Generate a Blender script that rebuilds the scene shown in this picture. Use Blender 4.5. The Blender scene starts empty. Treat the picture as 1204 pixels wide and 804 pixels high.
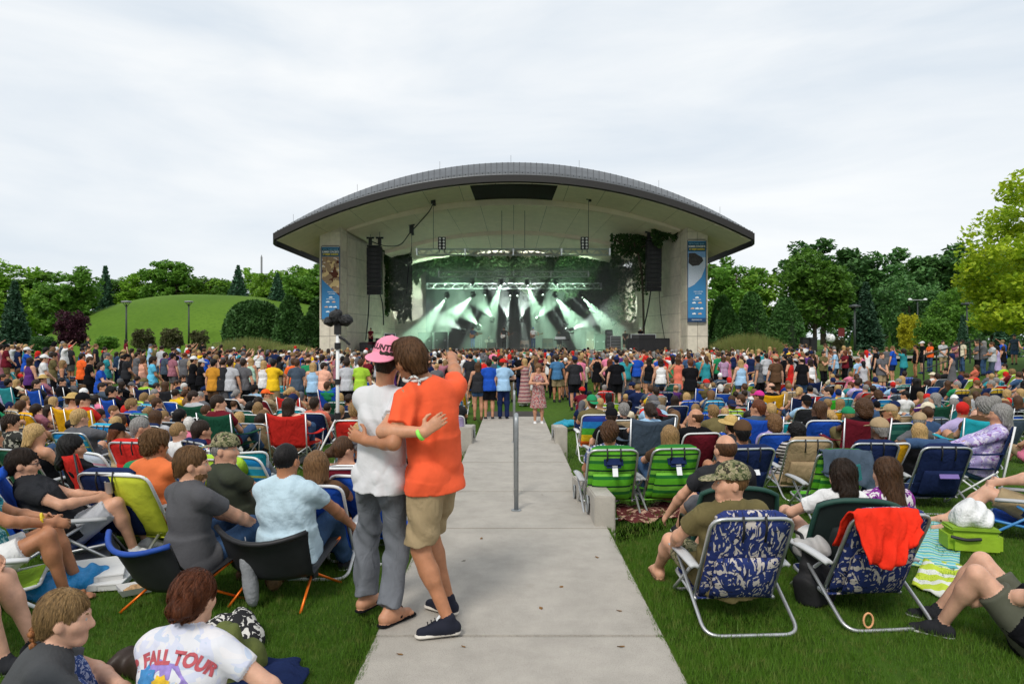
import bpy,bmesh,math,random
import numpy as np
from mathutils import Vector,Matrix
from mathutils.bvhtree import BVHTree
SC=bpy.context.scene
COL=SC.collection
R=math.radians
rnd=random.Random(11)
# ------------------------------------------------------------------ camera
F,CZ=802.67,1.78
cam_d=bpy.data.cameras.new('camera')
cam=bpy.data.objects.new('camera',cam_d)
COL.objects.link(cam)
cam.location=(0,0,CZ)
cam.rotation_euler=(R(90),0,0)
cam_d.lens=24.0
cam_d.sensor_width=36.0
cam_d.clip_start=0.05
cam_d.clip_end=6000
SC.camera=cam
# ------------------------------------------------------------------ sky
SUN_EL,SUN_AZ=46.0,202.0
w=bpy.data.worlds.new('World')
SC.world=w
w.use_nodes=True
nt=w.node_tree
nt.nodes.clear()
N=nt.nodes.new
out=N('ShaderNodeOutputWorld')
bg=N('ShaderNodeBackground')
sky=N('ShaderNodeTexSky')
sky.sky_type='NISHITA'
sky.sun_disc=False
sky.sun_elevation=R(SUN_EL)
sky.sun_rotation=R(SUN_AZ)
sky.dust_density=2.0
tc=N('ShaderNodeTexCoord')
mp=N('ShaderNodeMapping')
mp.inputs['Scale'].default_value=(1.0,0.6,4.2)
mp.inputs['Rotation'].default_value=(0.10,0.14,0.3)
n1=N('ShaderNodeTexNoise')
n1.inputs['Scale'].default_value=2.1
n1.inputs['Detail'].default_value=6
n1.inputs['Roughness'].default_value=0.52
n1.inputs['Distortion'].default_value=0.5
cr=N('ShaderNodeValToRGB')
cr.color_ramp.elements[0].position=0.34
cr.color_ramp.elements[0].color=(6.75,7.4,8.05,1)
cr.color_ramp.elements[1].position=0.66
cr.color_ramp.elements[1].color=(8.75,8.95,9.05,1)
mx=N('ShaderNodeMixRGB')
mx.inputs['Fac'].default_value=0.93
nt.links.new(tc.outputs['Generated'],mp.inputs['Vector'])
nt.links.new(mp.outputs['Vector'],n1.inputs['Vector'])
nt.links.new(n1.outputs['Fac'],cr.inputs['Fac'])
nt.links.new(sky.outputs['Color'],mx.inputs['Color1'])
nt.links.new(cr.outputs['Color'],mx.inputs['Color2'])
nt.links.new(mx.outputs['Color'],bg.inputs['Color'])
bg.inputs['Strength'].default_value=0.1
nt.links.new(bg.outputs['Background'],out.inputs['Surface'])
# ------------------------------------------------------------------ sun through thin cloud
sd=bpy.data.lights.new('sun','SUN')
sd.energy=1.9
sd.angle=R(15)
sd.color=(1.0,0.95,0.87)
sun=bpy.data.objects.new('sun',sd)
COL.objects.link(sun)
dirv=Vector((math.sin(R(SUN_AZ))*math.cos(R(SUN_EL)),math.cos(R(SUN_AZ))*math.cos(R(SUN_EL)),math.sin(R(SUN_EL))))
sun.rotation_euler=dirv.to_track_quat('Z','Y').to_euler()
vs=SC.view_settings
vs.view_transform='Standard'
vs.look='None'
vs.gamma=1.0
vs.exposure=0.2
vs.use_curve_mapping=False
SC.cycles.max_bounces=6
SC.cycles.diffuse_bounces=3
SC.cycles.glossy_bounces=2
SC.cycles.transmission_bounces=4
SC.cycles.transparent_max_bounces=8
SC.cycles.volume_bounces=0
SC.cycles.use_denoising=True
# ------------------------------------------------------------------ helpers
def W(px,py,d):
 """the point seen at photo pixel (px, py) at depth d"""
 return Vector(((px-602)/F*d,d,CZ-(py-402)/F*d))
def sstep(a,b,x):
 t=min(1.0,max(0.0,(x-a)/(b-a)))
 return t*t*(3-2*t)
def gz(x,y):
 """height of the lawn"""
 z=-0.42*sstep(5.5,16.5,y)-0.03
 rise=min(1.3,max(0.0,abs(x)-13.0)*0.055)
 return z+rise*sstep(6,20,y)*(1-0.5*sstep(45,60,y))
def tag(o,label=None,cat=None,group=None,kind=None):
 if label:o['label']=label
 if cat:o['category']=cat
 if group:o['group']=group
 if kind:o['kind']=kind
 return o
def empty(name,loc=(0,0,0),rz=0.0,parent=None):
 o=bpy.data.objects.new(name,None)
 COL.objects.link(o)
 o.location=loc
 o.rotation_euler=(0,0,rz)
 o.empty_display_size=0.1
 if parent:o.parent=parent
 return o
def link(name,me,parent=None,mats=None,loc=None,rot=None,scl=None):
 o=bpy.data.objects.new(name,me)
 COL.objects.link(o)
 if parent is not None:o.parent=parent
 if loc is not None:o.location=loc
 if rot is not None:o.rotation_euler=rot
 if scl is not None:o.scale=scl
 if mats is not None:
  if not isinstance(mats,(list,tuple)):mats=[mats]
  while len(me.materials)<len(mats):me.materials.append(mats[len(me.materials)])
  for i,m in enumerate(mats):
   o.material_slots[i].link='OBJECT'
   o.material_slots[i].material=m
 return o
def np_mesh(name,V,Q,mats=(),mi=None,smooth=True):
 """mesh from numpy: V (n,3), Q (m,k) with k = 3 or 4"""
 me=bpy.data.meshes.new(name)
 V=np.asarray(V,np.float32);Q=np.asarray(Q,np.int32)
 m,k=Q.shape
 me.vertices.add(len(V));me.vertices.foreach_set('co',V.ravel())
 me.loops.add(m*k);me.loops.foreach_set('vertex_index',Q.ravel())
 me.polygons.add(m)
 me.polygons.foreach_set('loop_start',np.arange(m,dtype=np.int32)*k)
 me.polygons.foreach_set('loop_total',np.full(m,k,np.int32))
 for mm in mats:me.materials.append(mm)
 if mi is not None:me.polygons.foreach_set('material_index',np.asarray(mi,np.int32))
 me.polygons.foreach_set('use_smooth',np.full(m,bool(smooth)))
 me.update(calc_edges=True)
 me.validate()
 return me
def catmull(pts,n=4,closed=False):
 pts=[Vector(p)for p in pts]
 if len(pts)<3 and not closed:return pts
 o=[]
 L=len(pts)
 rng=range(L if closed else L-1)
 for i in rng:
  if closed:a,b,c,d=pts[(i-1)%L],pts[i],pts[(i+1)%L],pts[(i+2)%L]
  else:a,b,c,d=pts[max(i-1,0)],pts[i],pts[i+1],pts[min(i+2,L-1)]
  for k in range(n):
   t=k/n
   o.append(0.5*((2*b)+(c-a)*t+(2*a-5*b+4*c-d)*t*t+(3*b-a-3*c+d)*t**3))
 if not closed:o.append(pts[-1])
 return o
def bend(pts,rad,n=4):
 """polyline with its inner corners rounded"""
 pts=[Vector(p)for p in pts]
 o=[pts[0]]
 for i in range(1,len(pts)-1):
  a,b,c=pts[i-1],pts[i],pts[i+1]
  u=(a-b);v=(c-b)
  r=min(rad,u.length*.45,v.length*.45)
  p=b+u.normalized()*r;q=b+v.normalized()*r
  for k in range(n+1):
   t=k/n
   o.append(p*(1-t)**2+b*2*t*(1-t)+q*t*t)
 o.append(pts[-1])
 return o
class MB:
 def __init__(s):s.v=[];s.f=[];s.m=[];s.cur=0
 def add(s,vs,fs):
  b=len(s.v)
  s.v+=[tuple(p)for p in vs]
  s.f+=[tuple(i+b for i in f)for f in fs]
  s.m+=[s.cur]*len(fs)
  return s
 def box(s,c,size,rot=None,taper=1.0):
  hx,hy,hz=[q/2 for q in size]
  P=[]
  for z in(-1,1):
   t=taper if z>0 else 1.0
   for x,y in((-1,-1),(1,-1),(1,1),(-1,1)):
    P.append(Vector((x*hx*t,y*hy*t,z*hz)))
  if rot is not None:
   M=rot if isinstance(rot,Matrix)else Matrix.Rotation(rot,3,'Z')
   P=[M@p for p in P]
  c=Vector(c)
  return s.add([p+c for p in P],[(3,2,1,0),(4,5,6,7),(0,1,5,4),(1,2,6,5),(2,3,7,6),(3,0,4,7)])
 def bar(s,a,b,wx,wz,up=(0,0,1)):
  a,b=Vector(a),Vector(b)
  d=(b-a)
  y=d.normalized();x=y.cross(Vector(up))
  if x.length<1e-4:x=Vector((1,0,0))
  x.normalize();z=x.cross(y)
  M=Matrix((x,y,z)).transposed()
  return s.box((a+b)/2,(wx,d.length,wz),M)
 def tube(s,pts,r,n=8,closed=False,caps=True):
  pts=[Vector(p)for p in pts]
  L=len(pts)
  rr=r if isinstance(r,(list,tuple))else[r]*L
  prev=None;vs=[];fs=[]
  for i,p in enumerate(pts):
   if closed:t=pts[(i+1)%L]-pts[i-1]
   else:t=pts[min(i+1,L-1)]-pts[max(i-1,0)]
   t.normalize()
   if prev is None:
    u=t.cross(Vector((0,0,1)))
    if u.length<1e-3:u=t.cross(Vector((1,0,0)))
   else:
    u=prev-t*prev.dot(t)
    if u.length<1e-5:u=t.cross(Vector((0.3,0.5,1)))
   u.normalize();prev=u
   v=t.cross(u)
   for k in range(n):
    a=2*math.pi*k/n
    vs.append(p+(u*math.cos(a)+v*math.sin(a))*rr[i])
  for i in range(L if closed else L-1):
   j=(i+1)%L
   for k in range(n):
    k2=(k+1)%n
    fs.append((i*n+k,i*n+k2,j*n+k2,j*n+k))
  if caps and not closed:
   fs.append(tuple(range(n-1,-1,-1)))
   fs.append(tuple((L-1)*n+k for k in range(n)))
  return s.add(vs,fs)
 def cyl(s,a,b,r,r2=None,n=12):
  return s.tube([a,b],[r,r if r2 is None else r2],n)
 def lathe(s,prof,n=16,c=(0,0,0)):
  c=Vector(c);vs=[];fs=[]
  for r,z in prof:
   for k in range(n):
    a=2*math.pi*k/n
    vs.append(c+Vector((r*math.cos(a),r*math.sin(a),z)))
  for i in range(len(prof)-1):
   for k in range(n):
    k2=(k+1)%n
    fs.append((i*n+k,i*n+k2,(i+1)*n+k2,(i+1)*n+k))
  fs.append(tuple(range(n-1,-1,-1)))
  fs.append(tuple((len(prof)-1)*n+k for k in range(n)))
  return s.add(vs,fs)
 def sheet(s,fn,nu,nv,th=0.0):
  """surface fn(u,v)->Vector, u,v in 0..1; th gives it a back side offset along -normal"""
  P=[[Vector(fn(i/nu,j/nv))for j in range(nv+1)]for i in range(nu+1)]
  vs=[p for row in P for p in row]
  idx=lambda i,j:i*(nv+1)+j
  fs=[(idx(i,j),idx(i+1,j),idx(i+1,j+1),idx(i,j+1))for i in range(nu)for j in range(nv)]
  if th:
   nrm=[]
   for i in range(nu+1):
    for j in range(nv+1):
     du=P[min(i+1,nu)][j]-P[max(i-1,0)][j]
     dv=P[i][min(j+1,nv)]-P[i][max(j-1,0)]
     n=du.cross(dv)
     n.normalize();nrm.append(n)
   k=len(vs)
   vs=vs+[p-n*th for p,n in zip(vs,nrm)]
   fs+=[tuple(k+q for q in reversed(f))for f in list(fs)]
   edge=[idx(i,0)for i in range(nu+1)]+[idx(nu,j)for j in range(1,nv+1)]+[idx(i,nv)for i in range(nu-1,-1,-1)]+[idx(0,j)for j in range(nv-1,0,-1)]
   for a,b in zip(edge,edge[1:]+edge[:1]):
    fs.append((b,a,a+k,b+k))
  return s.add(vs,fs)
 def mesh(s,name,mats=(),smooth=False):
  me=bpy.data.meshes.new(name)
  me.from_pydata(s.v,[],s.f)
  for m in mats:me.materials.append(m)
  if any(s.m):me.polygons.foreach_set('material_index',s.m)
  if smooth:me.polygons.foreach_set('use_smooth',[True]*len(me.polygons))
  me.update()
  return me
 def build(s,name,mat,parent=None,loc=None,rot=None,smooth=False):
  mats=mat if isinstance(mat,(list,tuple))else[mat]
  return link(name,s.mesh(name,mats,smooth),parent,None,loc,rot)
def copy_tree(o,parent=None):
 c=o.copy()
 COL.objects.link(c)
 c.parent=parent
 for ch in o.children:copy_tree(ch,c)
 return c
 # ------------------------------------------------------------------ materials
MATS={}
def newmat(name):
 m=bpy.data.materials.new(name)
 m.use_nodes=True
 nt=m.node_tree
 return m,nt,nt.nodes['Principled BSDF'],nt.nodes.new,nt.links.new
def mat(name,col,rough=0.75,var=0.14,scale=6.0,bump=0.0,bscale=40.0,metal=0.0,spec=0.35,detail=4,bdist=0.01,coords='Object',stretch=None):
 if name in MATS:return MATS[name]
 m,nt,bs,N,L=newmat(name)
 bs.inputs['Roughness'].default_value=rough
 bs.inputs['Metallic'].default_value=metal
 bs.inputs['Specular IOR Level'].default_value=spec
 tc=N('ShaderNodeTexCoord')
 v=tc.outputs[coords]
 if stretch:
  mp=N('ShaderNodeMapping');mp.inputs['Scale'].default_value=stretch
  L(v,mp.inputs['Vector']);v=mp.outputs['Vector']
 nz=N('ShaderNodeTexNoise')
 nz.inputs['Scale'].default_value=scale
 nz.inputs['Detail'].default_value=detail
 nz.inputs['Roughness'].default_value=0.6
 L(v,nz.inputs['Vector'])
 cr=N('ShaderNodeValToRGB')
 cr.color_ramp.elements[0].position=0.3
 cr.color_ramp.elements[1].position=0.7
 cr.color_ramp.elements[0].color=tuple(max(0,c*(1-var))for c in col)+(1,)
 cr.color_ramp.elements[1].color=tuple(min(1,c*(1+var))for c in col)+(1,)
 L(nz.outputs['Fac'],cr.inputs['Fac'])
 L(cr.outputs['Color'],bs.inputs['Base Color'])
 if bump:
  nb=N('ShaderNodeTexNoise')
  nb.inputs['Scale'].default_value=bscale
  nb.inputs['Detail'].default_value=3
  L(v,nb.inputs['Vector'])
  bp=N('ShaderNodeBump')
  bp.inputs['Strength'].default_value=bump
  bp.inputs['Distance'].default_value=bdist
  L(nb.outputs['Fac'],bp.inputs['Height'])
  L(bp.outputs['Normal'],bs.inputs['Normal'])
 MATS[name]=m
 return m
PAL={'black':(.008,.008,.010),'white':(.74,.74,.74),'navy':(.012,.022,.075),'royal blue':(.015,.075,.42),'light blue':(.33,.52,.72),'cyan':(.12,.50,.72),'teal':(.03,.26,.30),'grey':(.12,.12,.13),'pale grey':(.46,.47,.50),
 'charcoal':(.026,.027,.031),'red':(.55,.025,.02),'maroon':(.14,.012,.022),'orange':(.85,.13,.025),'coral':(.68,.17,.11),'yellow':(.78,.50,.02),'olive':(.14,.115,.05),'green':(.02,.24,.10),'purple':(.09,.03,.16),
 'pink':(.78,.22,.35),'tan':(.40,.29,.17),'brown':(.10,.055,.03),'lime green':(.36,.58,.05),'rust':(.38,.10,.03),'amber':(.55,.25,.03),'mauve':(.33,.13,.17),'lilac':(.46,.38,.62),'denim':(.045,.09,.18),'cream':(.68,.60,.45),
 'turquoise':(.02,.34,.42),'bright green':(.05,.42,.03),'khaki':(.33,.25,.145),'dark green':(.012,.07,.04),'slate':(.06,.085,.12),'magenta':(.62,.04,.26),'peach':(.80,.42,.30),'grey denim':(.15,.16,.18),'gold':(.70,.36,.01),'mint':(.45,.66,.52),
 }
def cloth(cn,fold=0.75):
 nm='cloth_'+cn.replace(' ','_')
 if nm in MATS:return MATS[nm]
 col=PAL[cn]
 m,nt,bs,N,L=newmat(nm)
 bs.inputs['Roughness'].default_value=0.88
 bs.inputs['Specular IOR Level'].default_value=0.08
 tc=N('ShaderNodeTexCoord')
 nz=N('ShaderNodeTexNoise');nz.inputs['Scale'].default_value=5;nz.inputs['Detail'].default_value=5
 L(tc.outputs['Object'],nz.inputs['Vector'])
 cr=N('ShaderNodeValToRGB')
 cr.color_ramp.elements[0].position=.3;cr.color_ramp.elements[1].position=.7
 cr.color_ramp.elements[0].color=tuple(c*.82 for c in col)+(1,)
 cr.color_ramp.elements[1].color=tuple(min(1,c*1.14)for c in col)+(1,)
 L(nz.outputs['Fac'],cr.inputs['Fac']);L(cr.outputs['Color'],bs.inputs['Base Color'])
 mp=N('ShaderNodeMapping');mp.inputs['Scale'].default_value=(1,1,.55);mp.inputs['Rotation'].default_value=(.3,.4,0)
 L(tc.outputs['Object'],mp.inputs['Vector'])
 n2=N('ShaderNodeTexNoise');n2.inputs['Scale'].default_value=11;n2.inputs['Detail'].default_value=3;n2.inputs['Distortion'].default_value=.9
 L(mp.outputs['Vector'],n2.inputs['Vector'])
 b=N('ShaderNodeBump');b.inputs['Strength'].default_value=fold;b.inputs['Distance'].default_value=.03
 L(n2.outputs['Fac'],b.inputs['Height'])
 n3=N('ShaderNodeTexNoise');n3.inputs['Scale'].default_value=420;n3.inputs['Detail'].default_value=1
 L(tc.outputs['Object'],n3.inputs['Vector'])
 b2=N('ShaderNodeBump');b2.inputs['Strength'].default_value=.25;b2.inputs['Distance'].default_value=.002
 L(n3.outputs['Fac'],b2.inputs['Height']);L(b.outputs['Normal'],b2.inputs['Normal'])
 L(b2.outputs['Normal'],bs.inputs['Normal'])
 MATS[nm]=m
 return m
def banded(name,cols,axis='Z',period=0.4,rough=.85,rot=(0,0,0),wob=0.0):
 """woven stripes: cols is a list of (share, colour)"""
 if name in MATS:return MATS[name]
 m,nt,bs,N,L=newmat(name)
 bs.inputs['Roughness'].default_value=rough
 bs.inputs['Specular IOR Level'].default_value=.2
 tc=N('ShaderNodeTexCoord')
 mp=N('ShaderNodeMapping');mp.inputs['Rotation'].default_value=rot
 L(tc.outputs['Object'],mp.inputs['Vector'])
 sp=N('ShaderNodeSeparateXYZ');L(mp.outputs['Vector'],sp.inputs['Vector'])
 v=sp.outputs[axis]
 d=N('ShaderNodeMath');d.operation='DIVIDE';d.inputs[1].default_value=period;L(v,d.inputs[0])
 v=d.outputs[0]
 if wob:
  nz=N('ShaderNodeTexNoise');nz.inputs['Scale'].default_value=14;L(tc.outputs['Object'],nz.inputs['Vector'])
  ma=N('ShaderNodeMath');ma.operation='MULTIPLY_ADD';ma.inputs[1].default_value=wob
  L(nz.outputs['Fac'],ma.inputs[0]);L(v,ma.inputs[2]);v=ma.outputs[0]
 fr=N('ShaderNodeMath');fr.operation='FRACT';L(v,fr.inputs[0])
 cr=N('ShaderNodeValToRGB');cr.color_ramp.interpolation='CONSTANT'
 tot=sum(c[0]for c in cols);acc=0
 el=cr.color_ramp.elements
 for i,(sh,c)in enumerate(cols):
  e=el[0]if i==0 else(el[1]if i==1 else el.new(acc/tot))
  e.position=acc/tot;e.color=tuple(c)+(1,)
  acc+=sh
 L(fr.outputs[0],cr.inputs['Fac']);L(cr.outputs['Color'],bs.inputs['Base Color'])
 n2=N('ShaderNodeTexNoise');n2.inputs['Scale'].default_value=9;n2.inputs['Distortion'].default_value=.8
 L(tc.outputs['Object'],n2.inputs['Vector'])
 b=N('ShaderNodeBump');b.inputs['Strength'].default_value=.45;b.inputs['Distance'].default_value=.025
 L(n2.outputs['Fac'],b.inputs['Height']);L(b.outputs['Normal'],bs.inputs['Normal'])
 MATS[name]=m
 return m
def printed(name,base,marks,scale=9.0,dist=1.2,stretch=(1,1,1),rough=.85,fold=.45,cut=None):
 """an all-over print: marks is a list of (threshold, colour) on distorted noise"""
 if name in MATS:return MATS[name]
 m,nt,bs,N,L=newmat(name)
 bs.inputs['Roughness'].default_value=rough
 bs.inputs['Specular IOR Level'].default_value=.2
 tc=N('ShaderNodeTexCoord')
 mp=N('ShaderNodeMapping');mp.inputs['Scale'].default_value=stretch
 L(tc.outputs['Object'],mp.inputs['Vector'])
 prev=None
 col=None
 for i,(th,c)in enumerate(marks):
  nz=N('ShaderNodeTexNoise');nz.inputs['Scale'].default_value=scale*(1+.17*i);nz.inputs['Detail'].default_value=1.5
  nz.inputs['Distortion'].default_value=dist
  ad=N('ShaderNodeVectorMath');ad.operation='ADD';ad.inputs[1].default_value=(3.1*i,7.7*i,1.3*i)
  L(mp.outputs['Vector'],ad.inputs[0]);L(ad.outputs[0],nz.inputs['Vector'])
  gt=N('ShaderNodeMath');gt.operation='GREATER_THAN';gt.inputs[1].default_value=th
  L(nz.outputs['Fac'],gt.inputs[0])
  mx=N('ShaderNodeMixRGB');mx.inputs['Color2'].default_value=tuple(c)+(1,)
  L(gt.outputs[0],mx.inputs['Fac'])
  if col is None:mx.inputs['Color1'].default_value=tuple(base)+(1,)
  else:L(col,mx.inputs['Color1'])
  col=mx.outputs['Color']
 L(col,bs.inputs['Base Color'])
 n2=N('ShaderNodeTexNoise');n2.inputs['Scale'].default_value=10;n2.inputs['Distortion'].default_value=.8
 L(tc.outputs['Object'],n2.inputs['Vector'])
 b=N('ShaderNodeBump');b.inputs['Strength'].default_value=fold;b.inputs['Distance'].default_value=.025
 L(n2.outputs['Fac'],b.inputs['Height']);L(b.outputs['Normal'],bs.inputs['Normal'])
 MATS[name]=m
 return m
def plaid(name,a,b,c,period=.06):
 if name in MATS:return MATS[name]
 m,nt,bs,N,L=newmat(name)
 bs.inputs['Roughness'].default_value=.88
 tc=N('ShaderNodeTexCoord');sp=N('ShaderNodeSeparateXYZ');L(tc.outputs['Object'],sp.inputs['Vector'])
 fs=[]
 for ax in('X','Z'):
  d=N('ShaderNodeMath');d.operation='DIVIDE';d.inputs[1].default_value=period;L(sp.outputs[ax],d.inputs[0])
  f=N('ShaderNodeMath');f.operation='FRACT';L(d.outputs[0],f.inputs[0])
  g=N('ShaderNodeMath');g.operation='GREATER_THAN';g.inputs[1].default_value=.55;L(f.outputs[0],g.inputs[0]);fs.append(g)
 m1=N('ShaderNodeMixRGB');m1.inputs['Color1'].default_value=tuple(a)+(1,);m1.inputs['Color2'].default_value=tuple(b)+(1,);L(fs[0].outputs[0],m1.inputs['Fac'])
 mu=N('ShaderNodeMath');mu.operation='MULTIPLY';mu.inputs[1].default_value=.7;L(fs[1].outputs[0],mu.inputs[0])
 m2=N('ShaderNodeMixRGB');m2.inputs['Color2'].default_value=tuple(c)+(1,);L(m1.outputs['Color'],m2.inputs['Color1']);L(mu.outputs[0],m2.inputs['Fac'])
 L(m2.outputs['Color'],bs.inputs['Base Color'])
 MATS[name]=m
 return m
def skin(i):
 cols=[(.50,.25,.15),(.58,.31,.20),(.42,.185,.095),(.54,.265,.155),(.10,.05,.03),(.60,.34,.235)]
 nm='skin_tone_%d'%i
 if nm in MATS:return MATS[nm]
 m=mat(nm,cols[i],rough=.50,var=.17,scale=13,bump=.2,bscale=220,spec=.35,bdist=.004)
 bs=m.node_tree.nodes['Principled BSDF']
 bs.inputs['Subsurface Weight'].default_value=.06
 bs.inputs['Subsurface Radius'].default_value=(.02,.008,.004)
 bs.inputs['Subsurface Scale'].default_value=.3
 return m
def hairmat(cn):
 cols={'dark brown':(.022,.012,.007),'black':(.006,.005,.005),'brown':(.065,.030,.013),'light brown':(.15,.078,.032),'blond':(.42,.27,.11),'dark blond':(.24,.145,.06),'grey':(.22,.21,.20),'white':(.60,.58,.55),'auburn':(.11,.032,.012),'ginger':(.26,.10,.035),'chestnut':(.105,.050,.022)}
 nm='hair_'+cn.replace(' ','_')
 if nm in MATS:return MATS[nm]
 m,nt,bs,N,L=newmat(nm)
 c=cols[cn]
 bs.inputs['Roughness'].default_value=.5
 bs.inputs['Specular IOR Level'].default_value=.22
 tc=N('ShaderNodeTexCoord')
 mp=N('ShaderNodeMapping');mp.inputs['Scale'].default_value=(1,1,.10)
 L(tc.outputs['Object'],mp.inputs['Vector'])
 nz=N('ShaderNodeTexNoise');nz.inputs['Scale'].default_value=150;nz.inputs['Detail'].default_value=4;nz.inputs['Distortion'].default_value=.6
 L(mp.outputs['Vector'],nz.inputs['Vector'])
 cr=N('ShaderNodeValToRGB')
 cr.color_ramp.elements[0].position=.32;cr.color_ramp.elements[1].position=.70
 cr.color_ramp.elements[0].color=tuple(q*.45 for q in c)+(1,)
 cr.color_ramp.elements[1].color=tuple(min(1,q*1.55)for q in c)+(1,)
 L(nz.outputs['Fac'],cr.inputs['Fac']);L(cr.outputs['Color'],bs.inputs['Base Color'])
 b=N('ShaderNodeBump');b.inputs['Strength'].default_value=.8;b.inputs['Distance'].default_value=.006
 L(nz.outputs['Fac'],b.inputs['Height']);L(b.outputs['Normal'],bs.inputs['Normal'])
 MATS[nm]=m
 return m
ALU=mat('brushed_aluminium',(.55,.56,.57),rough=.38,metal=.75,var=.08)
WHITE_TUBE=mat('white_enamel_tube',(.72,.73,.73),rough=.35,var=.05)
BLACK_METAL=mat('black_metal',(.012,.012,.013),rough=.45,var=.1)
BLACK_PLASTIC=mat('black_plastic',(.016,.016,.018),rough=.5,var=.1)
GREY_PLASTIC=mat('grey_plastic',(.42,.43,.44),rough=.5,var=.06)
ORANGE_POLE=mat('orange_anodised_pole',(.80,.16,.01),rough=.3,metal=.4,var=.06)
# ================================================================== ground
def grass_mat(name,a,b,c,s1=.35,s2=9.0,bump=.6):
 m,nt,bs,N,L=newmat(name)
 bs.inputs['Roughness'].default_value=.9
 bs.inputs['Specular IOR Level'].default_value=.15
 tc=N('ShaderNodeTexCoord')
 n1=N('ShaderNodeTexNoise');n1.inputs['Scale'].default_value=s1;n1.inputs['Detail'].default_value=6
 n2=N('ShaderNodeTexNoise');n2.inputs['Scale'].default_value=s2;n2.inputs['Detail'].default_value=8;n2.inputs['Roughness'].default_value=.75
 L(tc.outputs['Object'],n1.inputs['Vector']);L(tc.outputs['Object'],n2.inputs['Vector'])
 m1=N('ShaderNodeMixRGB');m1.inputs['Color1'].default_value=tuple(a)+(1,);m1.inputs['Color2'].default_value=tuple(b)+(1,)
 r1=N('ShaderNodeValToRGB');r1.color_ramp.elements[0].position=.35;r1.color_ramp.elements[1].position=.65
 L(n1.outputs['Fac'],r1.inputs['Fac']);L(r1.outputs['Color'],m1.inputs['Fac'])
 m2=N('ShaderNodeMixRGB');m2.inputs['Color2'].default_value=tuple(c)+(1,)
 r2=N('ShaderNodeValToRGB');r2.color_ramp.elements[0].position=.48;r2.color_ramp.elements[1].position=.72
 L(n2.outputs['Fac'],r2.inputs['Fac']);L(r2.outputs['Color'],m2.inputs['Fac']);L(m1.outputs['Color'],m2.inputs['Color1'])
 L(m2.outputs['Color'],bs.inputs['Base Color'])
 b_=N('ShaderNodeBump');b_.inputs['Strength'].default_value=bump;b_.inputs['Distance'].default_value=.04
 L(n2.outputs['Fac'],b_.inputs['Height']);L(b_.outputs['Normal'],bs.inputs['Normal'])
 MATS[name]=m
 return m
LAWN=grass_mat('lawn_grass',(.046,.102,.010),(.064,.128,.013),(.028,.060,.008))
MEADOW=grass_mat('mown_hill_grass',(.075,.150,.013),(.105,.195,.018),(.055,.120,.011),s1=.09,s2=2.2,bump=.3)
xs=sorted(set([-1500,-700,-350,-200,-140]+[-100+5*i for i in range(41)]+[-20+i for i in range(41)]+[140,200,350,700,1500,-.86,.95]))
ys=sorted(set([-60,-20,-8]+[-4+.5*i for i in range(52)]+[22+2*i for i in range(35)]+[95,105,120,150,200,300,500,900,2000,4000]))
def ground_z(x,y):
 z=gz(x,y)
 if y>75:z+=(y-75)*.004
 if-1.0<x<1.1 and y<23:z-=.25
 return z
V=[(x,y,ground_z(x,y))for y in ys for x in xs]
nx=len(xs)
Q=[(j*nx+i,j*nx+i+1,(j+1)*nx+i+1,(j+1)*nx+i)for j in range(len(ys)-1)for i in range(nx-1)]
tag(link('lawn',np_mesh('lawn',V,Q,[LAWN])),'sloping green concert lawn under the seated crowd','lawn',kind='structure')
MX,MY=-43.0,96.0
def hill_z(x,y):
 r=math.sqrt(((x-MX)/(32 if x>MX else 21))**2+((y-MY)/24)**2)
 return 1.2+8.6*max(0,1-min(r,1)**2.4)-(0.9 if r>=1 else 0)
V,Q,n=[],[],40
for j in range(n+1):
 for i in range(n+1):
  x=MX-34+68*i/n;y=MY-28+56*j/n
  V.append((x,y,hill_z(x,y)-1.5))
for j in range(n):
 for i in range(n):Q.append((j*(n+1)+i,j*(n+1)+i+1,(j+1)*(n+1)+i+1,(j+1)*(n+1)+i))
tag(link('hill',np_mesh('hill',V,Q,[MEADOW])),'smooth mown grass mound behind the crowd','hill',kind='structure')
ASPHALT=mat('drive_concrete',(.33,.31,.28),rough=.9,var=.12,scale=1.2,bump=.2)
PATHM=mat('tan_path_gravel',(.40,.34,.27),rough=.95,var=.12,scale=2,bump=.3)
def strip(name,pts,wid,m,lift,lab):
 P=catmull([Vector((x,y,0))for x,y in pts],8)
 V,Q=[],[]
 for i,p in enumerate(P):
  t=(P[min(i+1,len(P)-1)]-P[max(i-1,0)]).normalized()
  s=Vector((-t.y,t.x,0))
  for k in range(5):
   q=p+s*wid*(k/4-.5)
   V.append((q.x,q.y,ground_z(q.x,q.y)+lift))
 for i in range(len(P)-1):
  for k in range(4):Q.append((i*5+k,i*5+k+1,i*5+6+k,i*5+5+k))
 return tag(link(name,np_mesh(name,V,Q,[m])),lab,name.replace('_',' '),kind='structure')
strip('drive',[(18,66),(30,63),(42,62),(60,66),(80,80)],9.0,ASPHALT,.25,'pale concrete service drive behind the standing crowd')
strip('path',[(-16,62),(-24,55),(-34,52),(-50,52),(-80,56)],5.0,PATHM,.25,'tan gravel path below the grass mound')
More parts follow.
